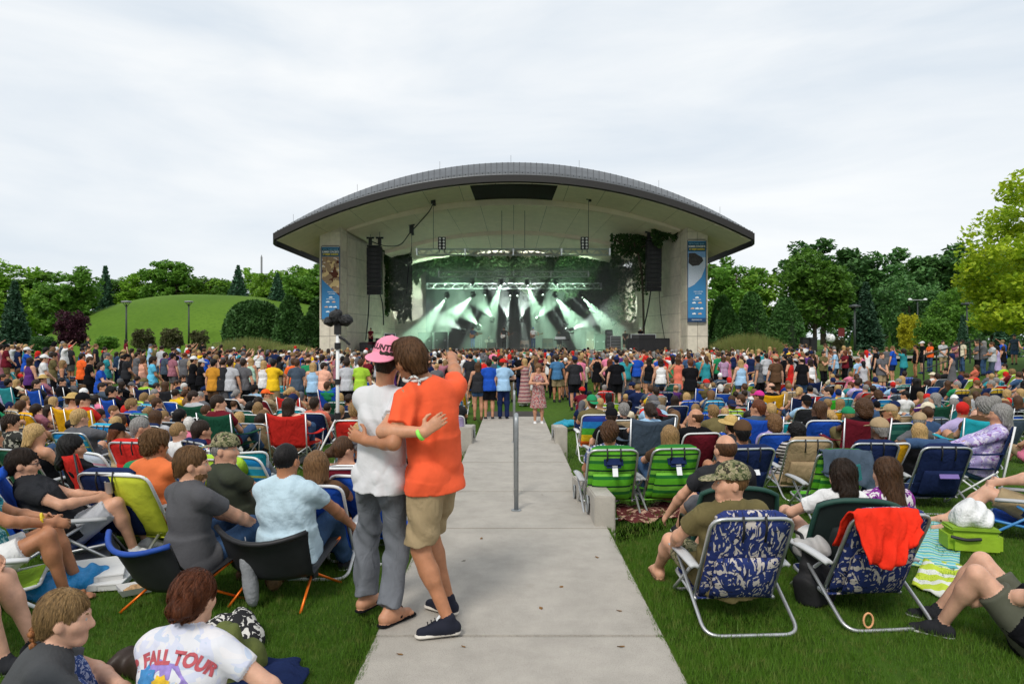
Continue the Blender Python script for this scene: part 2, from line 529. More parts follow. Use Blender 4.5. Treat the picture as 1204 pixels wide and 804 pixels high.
# ================================================================== concrete walkway
def concrete(name,col=(.42,.39,.345),sc=3.0):
 if name in MATS:return MATS[name]
 m,nt,bs,N,L=newmat(name)
 bs.inputs['Roughness'].default_value=.88
 bs.inputs['Specular IOR Level'].default_value=.25
 tc=N('ShaderNodeTexCoord')
 n1=N('ShaderNodeTexNoise');n1.inputs['Scale'].default_value=sc;n1.inputs['Detail'].default_value=8;n1.inputs['Roughness'].default_value=.7
 n2=N('ShaderNodeTexNoise');n2.inputs['Scale'].default_value=170;n2.inputs['Detail'].default_value=2
 n3=N('ShaderNodeTexNoise');n3.inputs['Scale'].default_value=1.6;n3.inputs['Detail'].default_value=3;n3.inputs['Distortion'].default_value=.5
 for q in(n1,n2,n3):L(tc.outputs['Object'],q.inputs['Vector'])
 r1=N('ShaderNodeValToRGB');r1.color_ramp.elements[0].position=.3;r1.color_ramp.elements[1].position=.72
 r1.color_ramp.elements[0].color=tuple(c*.80 for c in col)+(1,);r1.color_ramp.elements[1].color=tuple(c*1.10 for c in col)+(1,)
 L(n1.outputs['Fac'],r1.inputs['Fac'])
 r2=N('ShaderNodeValToRGB');r2.color_ramp.elements[0].position=.33;r2.color_ramp.elements[1].position=.5
 r2.color_ramp.elements[0].color=(.62,.62,.62,1);r2.color_ramp.elements[1].color=(1,1,1,1)
 L(n2.outputs['Fac'],r2.inputs['Fac'])
 mu=N('ShaderNodeMixRGB');mu.blend_type='MULTIPLY';mu.inputs['Fac'].default_value=.8
 L(r1.outputs['Color'],mu.inputs['Color1']);L(r2.outputs['Color'],mu.inputs['Color2'])
 r3=N('ShaderNodeValToRGB');r3.color_ramp.elements[0].position=.70;r3.color_ramp.elements[1].position=.76
 r3.color_ramp.elements[0].color=(1,1,1,1);r3.color_ramp.elements[1].color=(.72,.70,.66,1)
 L(n3.outputs['Fac'],r3.inputs['Fac'])
 m3=N('ShaderNodeMixRGB');m3.blend_type='MULTIPLY';m3.inputs['Fac'].default_value=.8
 L(mu.outputs['Color'],m3.inputs['Color1']);L(r3.outputs['Color'],m3.inputs['Color2'])
 vo=N('ShaderNodeTexVoronoi');vo.inputs['Scale'].default_value=2.3
 vn=N('ShaderNodeTexNoise');vn.inputs['Scale'].default_value=2.0;vn.inputs['Detail'].default_value=4
 L(tc.outputs['Object'],vn.inputs['Vector'])
 mv=N('ShaderNodeMixRGB');mv.inputs['Fac'].default_value=.25;L(tc.outputs['Object'],mv.inputs['Color1']);L(vn.outputs['Color'],mv.inputs['Color2'])
 L(mv.outputs['Color'],vo.inputs['Vector'])
 gs=N('ShaderNodeMath');gs.operation='LESS_THAN';gs.inputs[1].default_value=.035;L(vo.outputs['Distance'],gs.inputs[0])
 m4=N('ShaderNodeMixRGB');m4.blend_type='MULTIPLY';m4.inputs['Color2'].default_value=(.45,.43,.40,1)
 L(gs.outputs[0],m4.inputs['Fac']);L(m3.outputs['Color'],m4.inputs['Color1'])
 L(m4.outputs['Color'],bs.inputs['Base Color'])
 b=N('ShaderNodeBump');b.inputs['Strength'].default_value=.35;b.inputs['Distance'].default_value=.004
 L(n2.outputs['Fac'],b.inputs['Height']);L(b.outputs['Normal'],bs.inputs['Normal'])
 MATS[name]=m
 return m
CONC=concrete('broom_finished_concrete')
CONC2=concrete('cast_concrete_block',(.45,.42,.37),5)
DARKJOINT=mat('dark_joint_soil',(.05,.045,.04),rough=1)
def bevel_box(name,x0,x1,y0,y1,z0,z1,b=.008):
 bm=bmesh.new()
 bmesh.ops.create_cube(bm,size=1)
 for v in bm.verts:
  v.co=Vector((x0 if v.co.x<0 else x1,y0 if v.co.y<0 else y1,z0 if v.co.z<0 else z1))
 bmesh.ops.bevel(bm,geom=bm.edges[:],offset=b,segments=2,affect='EDGES')
 me=bpy.data.meshes.new(name);bm.to_mesh(me);bm.free()
 return me
walk=tag(MB().box((.045,10.9,-.62),(1.70,23.6,.2)).build('walkway',DARKJOINT),'stepped concrete walkway running down to the stage','walkway',kind='structure')
XL,XR=-.83,.92
def slab(y0,y1,z,x0=XL,x1=XR,z0=None):
 me=bevel_box('concrete_slab',x0,x1,y0+.010,y1-.010,(z-.16)if z0 is None else z0,z,.007)
 return link('concrete_slab',me,walk,[CONC])
for y0,y1,z in[(-.6,1.75,0),(1.75,4.14,0),(4.14,6.53,0),(6.53,7.58,0),(7.58,7.93,-.10),(7.93,9.05,-.20),(9.05,11.27,-.20),(11.27,13.75,-.20),(13.75,14.1,-.30),(14.1,16.6,-.40),(16.6,19.2,-.40),(19.2,20.0,-.40),(20.0,20.35,-.48),(20.35,22.7,-.56)]:
 slab(y0,y1,z,z0=-.55 if z>-.5 else-.6)
LENS=mat('black_step_light',(.01,.01,.011),rough=.25)
SIL=mat('galvanised_steel',(.33,.35,.36),rough=.42,metal=.6,var=.12,scale=20)
def cheek(x0,x1,y0,y1,za,zb,side,lab):
 b=MB()
 zlow=min(za,zb)-.62
 P=[(x0,y0,zlow),(x1,y0,zlow),(x1,y1,zlow),(x0,y1,zlow),(x0,y0,za),(x1,y0,za),(x1,y1,zb),(x0,y1,zb)]
 bm=bmesh.new();vv=[bm.verts.new(p)for p in P]
 for f in[(3,2,1,0),(4,5,6,7),(0,1,5,4),(1,2,6,5),(2,3,7,6),(3,0,4,7)]:bm.faces.new([vv[i]for i in f])
 bmesh.ops.bevel(bm,geom=bm.edges[:],offset=.012,segments=2,affect='EDGES')
 me=bpy.data.meshes.new('step_cheek_wall');bm.to_mesh(me);bm.free()
 o=tag(link('step_cheek_wall',me,None,[CONC2]),lab,'concrete block','concrete blocks beside the steps')
 xf=x0 if side>0 else x1
 ym,zm=(y0+y1)/2-.1,(za+zb)/2-.15
 s=-1 if side>0 else 1
 L_=MB().cyl((xf,ym,zm),(xf+s*.022,ym,zm),.085,.078,20).build('step_light',LENS,o)
 ring=[(xf+s*.02,ym+.085*math.cos(a),zm+.085*math.sin(a))for a in[2*math.pi*k/20 for k in range(20)]]
 MB().tube(ring,.009,6,closed=True).build('light_rim',SIL,L_)
 return o
cheek(.80,1.0,6.60,7.75,.29,.22,1,'nearest sloping concrete block with round step light, right of walkway')
cheek(.81,1.0,8.35,9.2,.08,-.02,1,'concrete block behind the nearest one, right edge of walkway')
cheek(-1.0,-.80,6.75,7.75,.27,.22,-1,'concrete block with step light on left edge of nearest steps')
cheek(-1.06,-.78,13.3,14.6,.12,.02,-1,'concrete block beside white draped chair, left of the farther steps')
cheek(.84,1.08,13.3,14.6,.12,.02,1,'concrete block at the farther steps near the rainbow chair')
for y0,z0,lab in[(7.22,0,'tall steel handrail standing mid walkway at nearest steps'),(13.5,-.2,'steel handrail mid walkway at the second flight of steps'),(19.6,-.4,'far steel handrail mid walkway near people in print dresses')]:
 o=tag(empty('handrail',(.045,y0,z0)),lab,'handrail','handrails on the walkway')
 h=1.02
 MB().tube(bend([(0,0,0),(0,0,h),(0,1.55,h-.3),(0,1.55,-.3)],.12,6),.024,12).build('rail',SIL,o,smooth=True)
 MB().lathe([(.055,0),(.055,.008),(.03,.012)],16).build('base_plate',SIL,o)
 # ================================================================== stage pavilion
STONE=mat('limestone_panel',(.66,.595,.49),rough=.85,var=.12,scale=2.4,bump=.25,bscale=30)
STONE2=mat('limestone_panel_grey',(.58,.52,.43),rough=.85,var=.13,scale=2.0,bump=.25,bscale=30)
SOFF=mat('soffit_board',(.78,.68,.55),rough=.85,var=.06,scale=1.5)
JOINT=mat('panel_joint',(.09,.08,.07),rough=.9)
ROOFM=mat('standing_seam_zinc',(.10,.107,.115),rough=.45,metal=.2,var=.12,scale=.8)
SEAMM=mat('roof_seam_dark',(.045,.048,.05),rough=.5,metal=.3)
FASC=mat('dark_bronze_fascia',(.022,.020,.019),rough=.5,var=.1)
DECK=mat('stage_deck',(.16,.15,.14),rough=.7,var=.15)
X0=.13
pav=tag(empty('stage_pavilion',(X0,52,gz(0,52))),'limestone concert pavilion with wide arched dark metal roof','pavilion')
PZ=-pav.location.z
def pl(p):return Vector((p[0],p[1]-52,p[2]+PZ))
RA,HALF=36.7,16.8
def zfa(x):return 13.44-(RA-math.sqrt(RA*RA-x*x))
def roof_pt(x,t):
 """t 0 front edge .. 1 ridge .. 2 rear edge"""
 rise=.42+1.1*max(0,1-(x/HALF)**2)
 if t<=1:return Vector((x*(1+.052*t),48+2.5*t,zfa(x)+.03+rise*t))
 return Vector((x*1.052,50.5+19.5*(t-1),zfa(x)+.03+rise*(1-.9*(t-1))))
b=MB();b.sheet(lambda u,v:pl(roof_pt(-HALF+2*HALF*u,v*2)),84,6,-.06)
roof=b.build('roof',ROOFM,pav,smooth=True)
roof.parent=pav
b=MB()
for i in range(85):
 x=-HALF+2*HALF*i/84
 x=max(-HALF+.05,min(HALF-.05,x))
 P=[pl(roof_pt(x,t)+Vector((0,0,.06)))for t in(.02,.5,1,1.5,2)]
 for p,q in zip(P,P[1:]):b.bar(p,q,.04,.05)
tag(b.build('roof_seams',SEAMM,roof),kind='stuff')
b=MB()
for i in range(0,85,1):
 x=max(-HALF+.05,min(HALF-.05,-HALF+.2+2*HALF*i/84))
 p=pl(roof_pt(x,.12)+Vector((0,0,.1)))
 b.box(p,(.07,.08,.06))
tag(b.build('snow_guards',SEAMM,roof),kind='stuff')
b=MB()
b.sheet(lambda u,v:pl((-HALF+2*HALF*u,47.95,zfa(-HALF+2*HALF*u)+.05-.46*v)),64,1,.12)
for s in(-1,1):
 b.sheet(lambda u,v:pl((s*(HALF*(1+.052*min(1,u*22/2.5))+.03),48+22*u,(roof_pt(HALF,u*22/2.5 if u*22<2.5 else 1+(u*22-2.5)/19.5).z+.02)*(1-v)+(zfa(HALF)-.45)*v)),22,1,.1*s)
b.build('fascia',FASC,roof)
for x in(-15.5,-11,-5.2,-.2,4.6,10.2,14.5):
 p=pl(roof_pt(x,1));MB().tube([p,p+Vector((0,0,.6))],.011,5).build('lightning_rod',SEAMM,roof)
def soffit_z(x):return zfa(x)-.46
def panels(parent,fn,nu,nv,m,th=.03,gap=.012,name='soffit_panel',us=None,vs=None):
 us=us or[i/nu for i in range(nu+1)]
 vs=vs or[j/nv for j in range(nv+1)]
 for i in range(len(us)-1):
  for j in range(len(vs)-1):
   u0,u1,v0,v1=us[i],us[i+1],vs[j],vs[j+1]
   du,dv=(u1-u0)*gap,(v1-v0)*gap
   bb=MB()
   bb.sheet(lambda u,v:fn(u0+du+(u1-u0-2*du)*u,v0+dv+(v1-v0-2*dv)*v),6,1,th)
   bb.build(name,m,parent,smooth=False)
b=MB();b.sheet(lambda u,v:pl((-HALF+2*HALF*u,48.05+21*v,soffit_z(-HALF+2*HALF*u)+.07)),48,2)
soff=b.build('soffit',JOINT,pav)
panels(soff,lambda u,v:pl((-HALF+.05+2*(HALF-.05)*u,48.1+5.4*v,soffit_z(-HALF+.05+2*(HALF-.05)*u))),13,1,SOFF,gap=.006)
for s in(-1,1):
 panels(soff,lambda u,v:pl((s*(12.6+4.1*u),53.5+14*v,soffit_z(12.6+4.1*u))),2,2,SOFF,gap=.006)
b=MB();b.sheet(lambda u,v:pl((-3.1+6.2*u+(.12-.24*u)*v,48.25+4.9*v,soffit_z(-3.1+6.2*u)-.06)),12,1,-.05)
b.build('lighting_hatch',mat('dark_hatch_board',(.009,.007,.007),rough=.9),soff)
def sect(k,u):
 y,h,zc,sag=[(53.3,13.0,12.5,2.05),(60.0,11.3,11.55,1.75),(60.05,11.3,11.25,1.75),(66.4,10.0,10.3,1.3)][k]
 return Vector((-h+2*h*u,y,zc-sag*(2*u-1)**2))
b=MB()
for a,c in((0,1),(2,3)):
 b.sheet(lambda u,v:pl(sect(a,u).lerp(sect(c,u),v)+Vector((0,0,.06))),32,2)
shell=b.build('ceiling_shell',JOINT,pav)
for a,c in((0,1),(2,3)):
 panels(shell,lambda u,v:pl(sect(a,u).lerp(sect(c,u),v)),10,1,SOFF,gap=.006,name='shell_panel')
b=MB()
b.sheet(lambda u,v:pl(sect(0,u)+Vector((0,-.02,-.03+(soffit_z(sect(0,u).x)-sect(0,u).z)*v))),32,1,-.06)
b.build('vault_edge',SOFF,shell)
b=MB();b.sheet(lambda u,v:pl(sect(1,u)+Vector((0,.03,-.34+.34*v))),32,1,-.06)
b.build('vault_edge',SOFF,shell)
def stone_wall(name,a,c,z0,ztop,ncol,rowh,m,parent=pav,flip=1):
 """panelled wall from plan point a to c; ztop(u) gives the top"""
 a,c=Vector(a),Vector(c)
 d=c-a;nrm=Vector((d.y,-d.x)).normalized()*flip
 bb=MB()
 bb.sheet(lambda u,v:pl((a.x+d.x*u-nrm.x*.05,a.y+d.y*u-nrm.y*.05,z0+(ztop(u)-z0)*v)),8,1)
 wl=bb.build(name,JOINT,parent)
 for i in range(ncol):
  z=z0;k=0
  u0,u1=i/ncol,(i+1)/ncol
  g=.014/d.length
  while z<min(ztop(u0),ztop(u1))-.1 or z<max(ztop(u0),ztop(u1))-.1:
   zt=z+rowh
   zt0,zt1=min(zt,ztop(u0)),min(zt,ztop(u1))
   if max(zt0,zt1)-z>.08:
    q=[(u0+g,z+.014),(u1-g,z+.014),(u1-g,max(z+.03,zt1-.014)),(u0+g,max(z+.03,zt0-.014))]
    off=.03+.006*((i*7+k*3)%3)
    f=[pl((a.x+d.x*u+nrm.x*off,a.y+d.y*u+nrm.y*off,zz))for u,zz in q]
    r=[pl((a.x+d.x*u-nrm.x*.04,a.y+d.y*u-nrm.y*.04,zz))for u,zz in q]
    p=MB().add(f+r,[(0,1,2,3),(7,6,5,4),(1,0,4,5),(2,1,5,6),(3,2,6,7),(0,3,7,4)])
    p.build('stone_panel',m if(i+k)%3 else STONE2,wl)
   z+=rowh;k+=1
 return wl
G0=gz(0,52)
for s in(-1,1):
 xo,xi=14.77*s,13.22*s
 fl=1
 A,B_=((xo,52),(xi,52))if s<0 else((xi,52),(xo,52))
 stone_wall('pillar',A,B_,G0,lambda u:soffit_z(13.2+(1.57*(1-u)if s<0 else 1.57*u))-.01,2,1.33,STONE)
 if s<0:stone_wall('pillar_side',(xi,52.04),(xi,54.0),G0,lambda u:soffit_z(13.2)-.01,1,1.33,STONE)
 else:stone_wall('pillar_side',(xi,54.0),(xi,52.04),G0,lambda u:soffit_z(13.2)-.01,1,1.33,STONE)
 if s<0:stone_wall('pillar_side',(xo,56),(xo,52.04),G0,lambda u:soffit_z(14.8)-.01,2,1.33,STONE)
 else:stone_wall('pillar_side',(xo,52.04),(xo,56),G0,lambda u:soffit_z(14.8)-.01,2,1.33,STONE)
 P,Q_=Vector((13.16*s,54.0)),Vector((11.5*s,62.5))
 if s<0:stone_wall('side_wall',P,Q_,G0,lambda u:10.5-.7*u,5,1.5,STONE2)
 else:stone_wall('side_wall',Q_,P,G0,lambda u:9.8+.7*u,5,1.5,STONE2)
stone_wall('back_wall',(-11.5,66.2),(11.5,66.2),.8,lambda u:8.9+1.3*(1-(2*u-1)**2),15,2.2,STONE2)
for s in(-1,1):
 A,B_=((-11.5,62.5),(-11.5,66.2))if s<0 else((11.5,66.2),(11.5,62.5))
 stone_wall('side_wall',A,B_,.8,lambda u:9.7,2,2.2,STONE2)
SZ=1.0
dk=MB().box(pl((0,59.5,SZ-.15)),(26.2,13.2,.3)).build('stage_deck',DECK,pav)
MB().box(pl((0,52.95,(SZ-.3+G0)/2)),(26.1,.1,SZ-.3-G0)).build('stage_front',mat('stage_front_black',(.02,.02,.02),rough=.8),dk)
# ------------------------------------------------------------------ text helper
def text_mesh(s,size,align='CENTER',extrude=0.0,bold=0.0,spacing=1.0):
 cu=bpy.data.curves.new('t','FONT')
 cu.body=s;cu.size=size;cu.align_x=align;cu.align_y='CENTER';cu.extrude=extrude;cu.offset=bold;cu.space_character=spacing
 cu.resolution_u=3
 o=bpy.data.objects.new('t',cu);COL.objects.link(o)
 dg=bpy.context.evaluated_depsgraph_get()
 me=bpy.data.meshes.new_from_object(o.evaluated_get(dg))
 bpy.data.objects.remove(o);bpy.data.curves.remove(cu)
 return me
INKW=mat('white_ink',(.78,.80,.82),rough=.7,var=.02)
INKY=mat('yellow_ink',(.75,.60,.05),rough=.7,var=.02)
INKB=mat('pale_blue_ink',(.20,.50,.72),rough=.7,var=.02)
BANB=mat('banner_blue_vinyl',(.035,.20,.43),rough=.55,var=.05,scale=2)
BAND=mat('banner_navy_vinyl',(.012,.05,.14),rough=.55,var=.05,scale=2)
def banner(px0,px1,py0,py1,right,lab):
 d=51.86
 a,c=W(px0,py1,d),W(px1,py0,d)
 wd,hg=c.x-a.x,c.z-a.z
 o=tag(empty('banner',(a.x,d,a.z)),lab,'banner','tall banners on the pavilion pillars')
 R90=(R(90),0,0)
 def sheet_(name,m,poly,lift):
  vs=[(x*wd,-lift,z*hg)for x,z in poly]
  k=len(vs)
  vs2=[(x,y+.004,z)for x,y,z in vs]
  mb=MB().add(vs+vs2,[tuple(range(k)),tuple(range(2*k-1,k-1,-1))]+[((i+1)%k,i,i+k,(i+1)%k+k)for i in range(k)])
  return mb.build(name,m,o)
 sheet_('vinyl_sheet',BANB,[(0,0),(1,0),(1,1),(0,1)],0)
 sheet_('title_panel',mat('banner_title_navy',(.008,.05,.10),rough=.6),[(.02,.875),(.98,.875),(.98,.985),(.02,.985)],.012)
 def word(s,size,x,z,m,bold=0.0,sx=1.0):
  me=text_mesh(s,size,bold=bold)
  t=link('lettering',me,o,[m],loc=(x*wd,-.022,z*hg),rot=R90)
  t.scale=(sx,1,1)
  return t
 word('FIFTH THIRD BANK',.17,.5,.965,INKB,.002,.80)
 word('SUMMER CONCERTS',.20,.5,.932,INKW,.006,.68)
 word('AT MEIJER GARDENS',.17,.5,.898,INKY,.006,.75)
 if not right:
  pm=printed('banner_photo_horn',(.30,.20,.12),[(.52,(.10,.03,.02)),(.60,(.62,.45,.22)),(.66,(.70,.62,.55))],scale=1.6,dist=.8,fold=0)
  sheet_('photo_panel',pm,[(.02,.55),(1,.32),(.98,.87),(.02,.87)],.010)
 else:
  pm=banded('banner_strings',[(1,(.55,.60,.68)),(.5,(.20,.25,.32))],'Z',.06,rot=(0,R(28),0))
  sheet_('photo_panel',pm,[(.02,.42),(.35,.46),(.75,.55),(.98,.68),(.98,.80),(.02,.80)],.010)
  sheet_('sky_panel',mat('banner_sky_ink',(.16,.30,.52),rough=.6),[(.02,.80),(.98,.80),(.98,.872),(.02,.872)],.010)
  sheet_('dark_figure',mat('banner_dark_ink',(.035,.03,.028),rough=.6,var=.5,scale=6),[(.03,.73),(.25,.69),(.62,.70),(.86,.755),(.80,.80),(.58,.825),(.40,.852),(.05,.85)],.016)
 rows=[(.30,.10),(.235,.0),(.17,.0),(.11,.0)]
 word('SUMMER CONCERT SERIES',.085,.58,.375,INKW,.001,.7)
 word('JUNE - SEPTEMBER',.085,.58,.350,INKW,.001,.7)
 for z,n in((.30,1),(.235,2),(.165,3),(.10,2)):
  for i in range(n):
   x=(i+1)/(n+1)
   sheet_('sponsor_mark',INKW if(i+n)%3 else mat('sponsor_warm_ink',(.7,.4,.25),rough=.7),[(x-.10,z-.006),(x+.10,z-.006),(x+.12,z+.004),(x+.03,z+.016),(x-.02,z+.010),(x-.08,z+.008)],.014)
  if n==1:word('GRAND RAPIDS',.10,.5,z-.025,INKW,.002,.9)
 if right:sheet_('foot_band',BAND,[(0,0),(1,0),(1,.05),(0,.05)],.010);word('MEIJERGARDENS.ORG',.10,.5,.026,INKW,.001,.8)
 FR=mat('banner_frame',(.10,.10,.11),rough=.5)
 mb=MB()
 for x in(-.02,1.02):mb.box((x*wd,.02,hg/2),(.05,.06,hg+.12))
 for z in(-.02,1.02):mb.box((wd/2,.02,z*hg+(0)),(wd-.02,.05,.05))
 mb.build('frame',FR,o)
banner(378.3,399.0,290.6,375,False,'blue banner with warm photograph on the left pillar')
banner(808.8,829.8,283.5,378.5,True,'blue banner with dark figure and string lines on the right pillar')
# ================================================================== stage gear
TRUSS=mat('truss_aluminium',(.60,.61,.62),rough=.35,metal=.7,var=.08)
def truss(px0,px1,py0,py1,d,lab,bays):
 a,c=W(px0,py1,d),W(px1,py0,d)
 L_,h=c.x-a.x,c.z-a.z
 dep=h
 o=tag(empty('lighting_truss',(a.x,d,a.z)),lab,'truss','lighting trusses over the stage')
 for y in(0,dep):
  for z in(0,h):
   MB().tube([(0,y,z),(L_,y,z)],.045,6).build('chord',TRUSS,o)
 for y in(0,dep):
  mb=MB()
  n=bays*2
  for i in range(n):
   mb.tube([(L_*i/n,y,0 if i%2 else h),(L_*(i+1)/n,y,h if i%2 else 0)],.026,5)
  mb.build('lacing',TRUSS,o)
 mb=MB()
 for i in range(5):
  x=L_*i/4
  mb.box((x,dep/2,h/2),(.10,dep+.12,h+.1))
 mb.build('end_plates',TRUSS,o)
 return o
truss(490,717,292.5,299.5,54.5,'front silver lighting truss hanging under the ceiling vault',16)
truss(516,692,319,325,60,'middle silver truss hanging behind the front truss',16)
truss(502,707,333,339,64.6,'rear lowest dim truss against the ivy backdrop',18)
for px,py,d,yb in((509.5,235,51.5,292),(590,234,54.6,292),(617,234,54.6,292),(692,230,51.5,292),(484,270,55.5,340)):
 p=W(px,py,d)
 o=tag(empty('chain_hoist',p),'black chain hoist '+{509:'hanging from left of the soffit',590:'left of the two under the dark hatch',617:'right of the two under the dark hatch',692:'hanging from right of the soffit',484:'low on the left vault with looping cable'}[int(px)],'hoist','chain hoists on the stage ceiling')
 mb=MB().box((0,0,0),(.34,.3,.62)).box((0,0,.42),(.5,.12,.2)).box((.1,-.1,-.38),(.2,.2,.2))
 mb.build('motor',BLACK_METAL,o)
 low=W(px,yb,d).z-p.z
 MB().tube([(0,0,-.3),(0,0,low)],.018,5).build('chain',BLACK_METAL,o)
 MB().tube([(0,0,.4),(0,0,1.3)],.022,5).build('hook_line',BLACK_METAL,o)
def cable(pts,r,lab):
 tag(MB().tube(catmull(pts,8),r,5).build('cable',BLACK_PLASTIC),lab,'cable','cables rigged round the stage')
cable([W(437,284,55),W(452,289,55),W(470,288,55.4),W(482,274,55.5),W(493,262,55),W(505,248,53),W(510,237,51.5)],.045,'black cable looping up the left ceiling between hoists')
cable([W(510,227,51.5),W(530,227,51.5),W(552,225,51.5)],.03,'thin cable from the left hoist to the dark hatch')
cable([W(655,221,51.5),W(672,225,51.5),W(692,224,51.5)],.03,'thin cable from the right hoist to the dark hatch')
cable([W(434,346,55),W(433,370,55.2),W(430,400,55)],.05,'black cable dropping below the left speaker array')
cable([W(447,346,55),W(450,360,55.2),W(451,382,56)],.05,'cable slanting from left speaker array to side wall')
cable([W(765,342,55),W(762,362,55.2),W(757,385,56)],.06,'thick cable dropping below the right speaker array')
cable([W(775,342,55),W(777,370,55.2),W(782,402,55)],.03,'thin cable dropping beside the right speaker array')
cable([W(484,290,55.5),W(480,320,55.8),W(478,345,56)],.03,'cable hanging from the low left hoist')
SPK=mat('speaker_grille',(.014,.014,.016),rough=.6,bump=.3,bscale=80)
def line_array(px0,px1,py0,py1,d,lab):
 a,c=W(px0,py0,d),W(px1,py1,d)
 wd,tot=c.x-a.x,a.z-c.z
 o=tag(empty('speaker_array',((a.x+c.x)/2,d,a.z)),lab,'speaker array','speaker arrays flanking the stage')
 n=11;h=tot/n
 y,z,ang=0.0,0.0,0.0
 for i in range(n):
  ang=R(.4*i*i*.16)
  M=Matrix.Rotation(ang,3,'X')
  cpt=Vector((0,y+.35,z-h/2))
  cab=MB().box(cpt,(wd,.7,h*.95),M).build('cabinet',SPK,o)
  MB().box(cpt+M@Vector((0,-.36,0)),(wd*.3,.03,h*.7),M).build('horn_slot',BLACK_METAL,cab)
  z-=h*math.cos(ang);y+=h*math.sin(ang)*.9
 MB().box((0,.35,.12),(wd*.95,.75,.12)).build('bumper_frame',BLACK_METAL,o)
 for s in(-.3,.35):
  m_=MB().box((s*wd,.35,.5),(.25,.25,.5)).box((s*wd,.35,.82),(.6,.15,.14))
  m_.build('hoist_motor',BLACK_METAL,o)
  MB().tube([(s*wd,.35,.7),(s*wd,.35,1.6)],.02,5).build('chain',BLACK_METAL,o)
line_array(431,448,291,346,55,'hanging black speaker array left of the stage opening')
line_array(760.5,778,284,342,55,'hanging black speaker array right of the stage beside ivy')
LAMPW=mat('blinder_lamp_glass',(.65,.65,.62),rough=.2)
for px,lab in((519.5,'left cluster of round blinder lamps above front truss'),(687.5,'right cluster of round blinder lamps above front truss')):
 p=W(px,286,54.2)
 o=tag(empty('blinder_light',p),lab,'stage light','blinder clusters above the front truss')
 MB().box((0,.1,0),(.62,.16,1.0)).build('housing',BLACK_METAL,o)
 for i in range(2):
  for j in range(4):
   MB().cyl((-.15+.3*i,.02,-.36+.24*j),(-.15+.3*i,-.02,-.36+.24*j),.085,n=12).build('lamp',LAMPW,o)
 MB().tube([(-.2,.1,-.5),(-.2,.1,-.75)],.03,6).tube([(.2,.1,-.5),(.2,.1,-.75)],.03,6).build('bracket',BLACK_METAL,o)
tag(MB().sheet(lambda u,v:Vector((X0-8.4+16.8*u,65.6+.12*math.sin(u*90),1.0+7.2*v)),90,1,.03).build('backdrop_curtain',mat('black_scrim',(.012,.020,.018),rough=.95),smooth=True),
 'dark pleated backdrop curtain behind the band','curtain')
# ---- moving lights and the haze they shine through
def emis(name,col,s):
 m,nt,bs,N,L=newmat(name)
 bs.inputs['Base Color'].default_value=(.02,.02,.02,1)
 bs.inputs['Emission Color'].default_value=tuple(col)+(1,)
 bs.inputs['Emission Strength'].default_value=s
 return m
LENSG=emis('lit_lens_green_white',(.80,1.0,.86),6)
def moving_light(px,py,ex,ey,d,dy,ang,pw,lab,col):
 p=W(px,py,d);e=W(ex,ey,d+dy)
 dv=(e-p).normalized()
 o=tag(empty('moving_light',p),lab,'stage light','moving head lights round the band')
 up=py<360
 sgn=1 if up else-1
 MB().box((0,0,.34*sgn),(.34,.34,.16)).build('base',BLACK_METAL,o)
 for s_ in(-1,1):MB().box((.2*s_,0,.12*sgn),(.05,.12,.36)).build('yoke_arm',BLACK_METAL,o)
 q=dv.to_track_quat('-Z','Y').to_matrix()
 hd=MB()
 hd.lathe([(.11,.28),(.15,.18),(.155,-.10),(.13,-.16)],14)
 hd.v=[tuple(q@Vector(v))for v in hd.v]
 h_=hd.build('head',BLACK_METAL,o,smooth=False)
 ln=MB().lathe([(.07,-.165),(.07,-.172)],14)
 ln.v=[tuple(q@Vector(v))for v in ln.v]
 ln.build('lens',LENSG,h_)
 ld=bpy.data.lights.new('beam','SPOT')
 ld.energy=pw;ld.color=col;ld.spot_size=R(ang);ld.spot_blend=.25;ld.shadow_soft_size=.06
 lo=bpy.data.objects.new('beam',ld);COL.objects.link(lo)
 lo.parent=o
 lo.location=dv*.20
 lo.rotation_euler=dv.to_track_quat('-Z','Y').to_euler()
GW,WH=(.62,1.0,.72),(.86,1.0,.94)
ML=[(525.6,349,508,372,61,-.3,28,.8,GW),(556,348,530,372,61,.3,34,1.0,GW),(545.5,388,527,379,60,1.5,26,.8,WH),(563,383,547,367,60,1.6,34,1.3,GW),(555,333,502,388,61.8,-1.5,4.5,.55,WH),(571.5,345,541,409,61,-1.5,4.5,.5,WH),(589,334,581,358,61.8,-1,26,.8,GW),(579,374,566,357,60,1.8,32,1.1,GW),
 (600,346,597,374,61,-2,7,.45,WH),(597.6,375,592,354,60,2.0,30,1.0,WH),(608,346,613,374,61,-2,7,.45,WH),(613,374,617,354,60,2.0,30,1.0,WH),(620,334,628,358,61.8,-1,26,.8,GW),(632,374,646,357,60,1.8,32,1.1,GW),(637,345,655,371,61,-1.5,5,.5,WH),(654,333,690,366,61.8,-1.5,4.5,.55,WH),
 (652.6,348,672,374,61,.3,34,1.0,GW),(683,348,703,370,61,-.3,28,.8,GW),(672,387,693,378,60,1.5,26,.8,WH),(664,384,684,410,60,-1.0,4.5,.5,WH),]
ORD=['leftmost','second from left','third from left','fourth from left','fifth from left','sixth from left','seventh from left','eighth from left','ninth from left','tenth from left','eleventh from left','twelfth from left','thirteenth from left','fourteenth from left','fifteenth from left','sixteenth from left','seventeenth from left','eighteenth from left']
upl=sorted([q for q in ML if q[1]<360],key=lambda q:q[0]);lol=sorted([q for q in ML if q[1]>=360],key=lambda q:q[0])
BEAM=19000
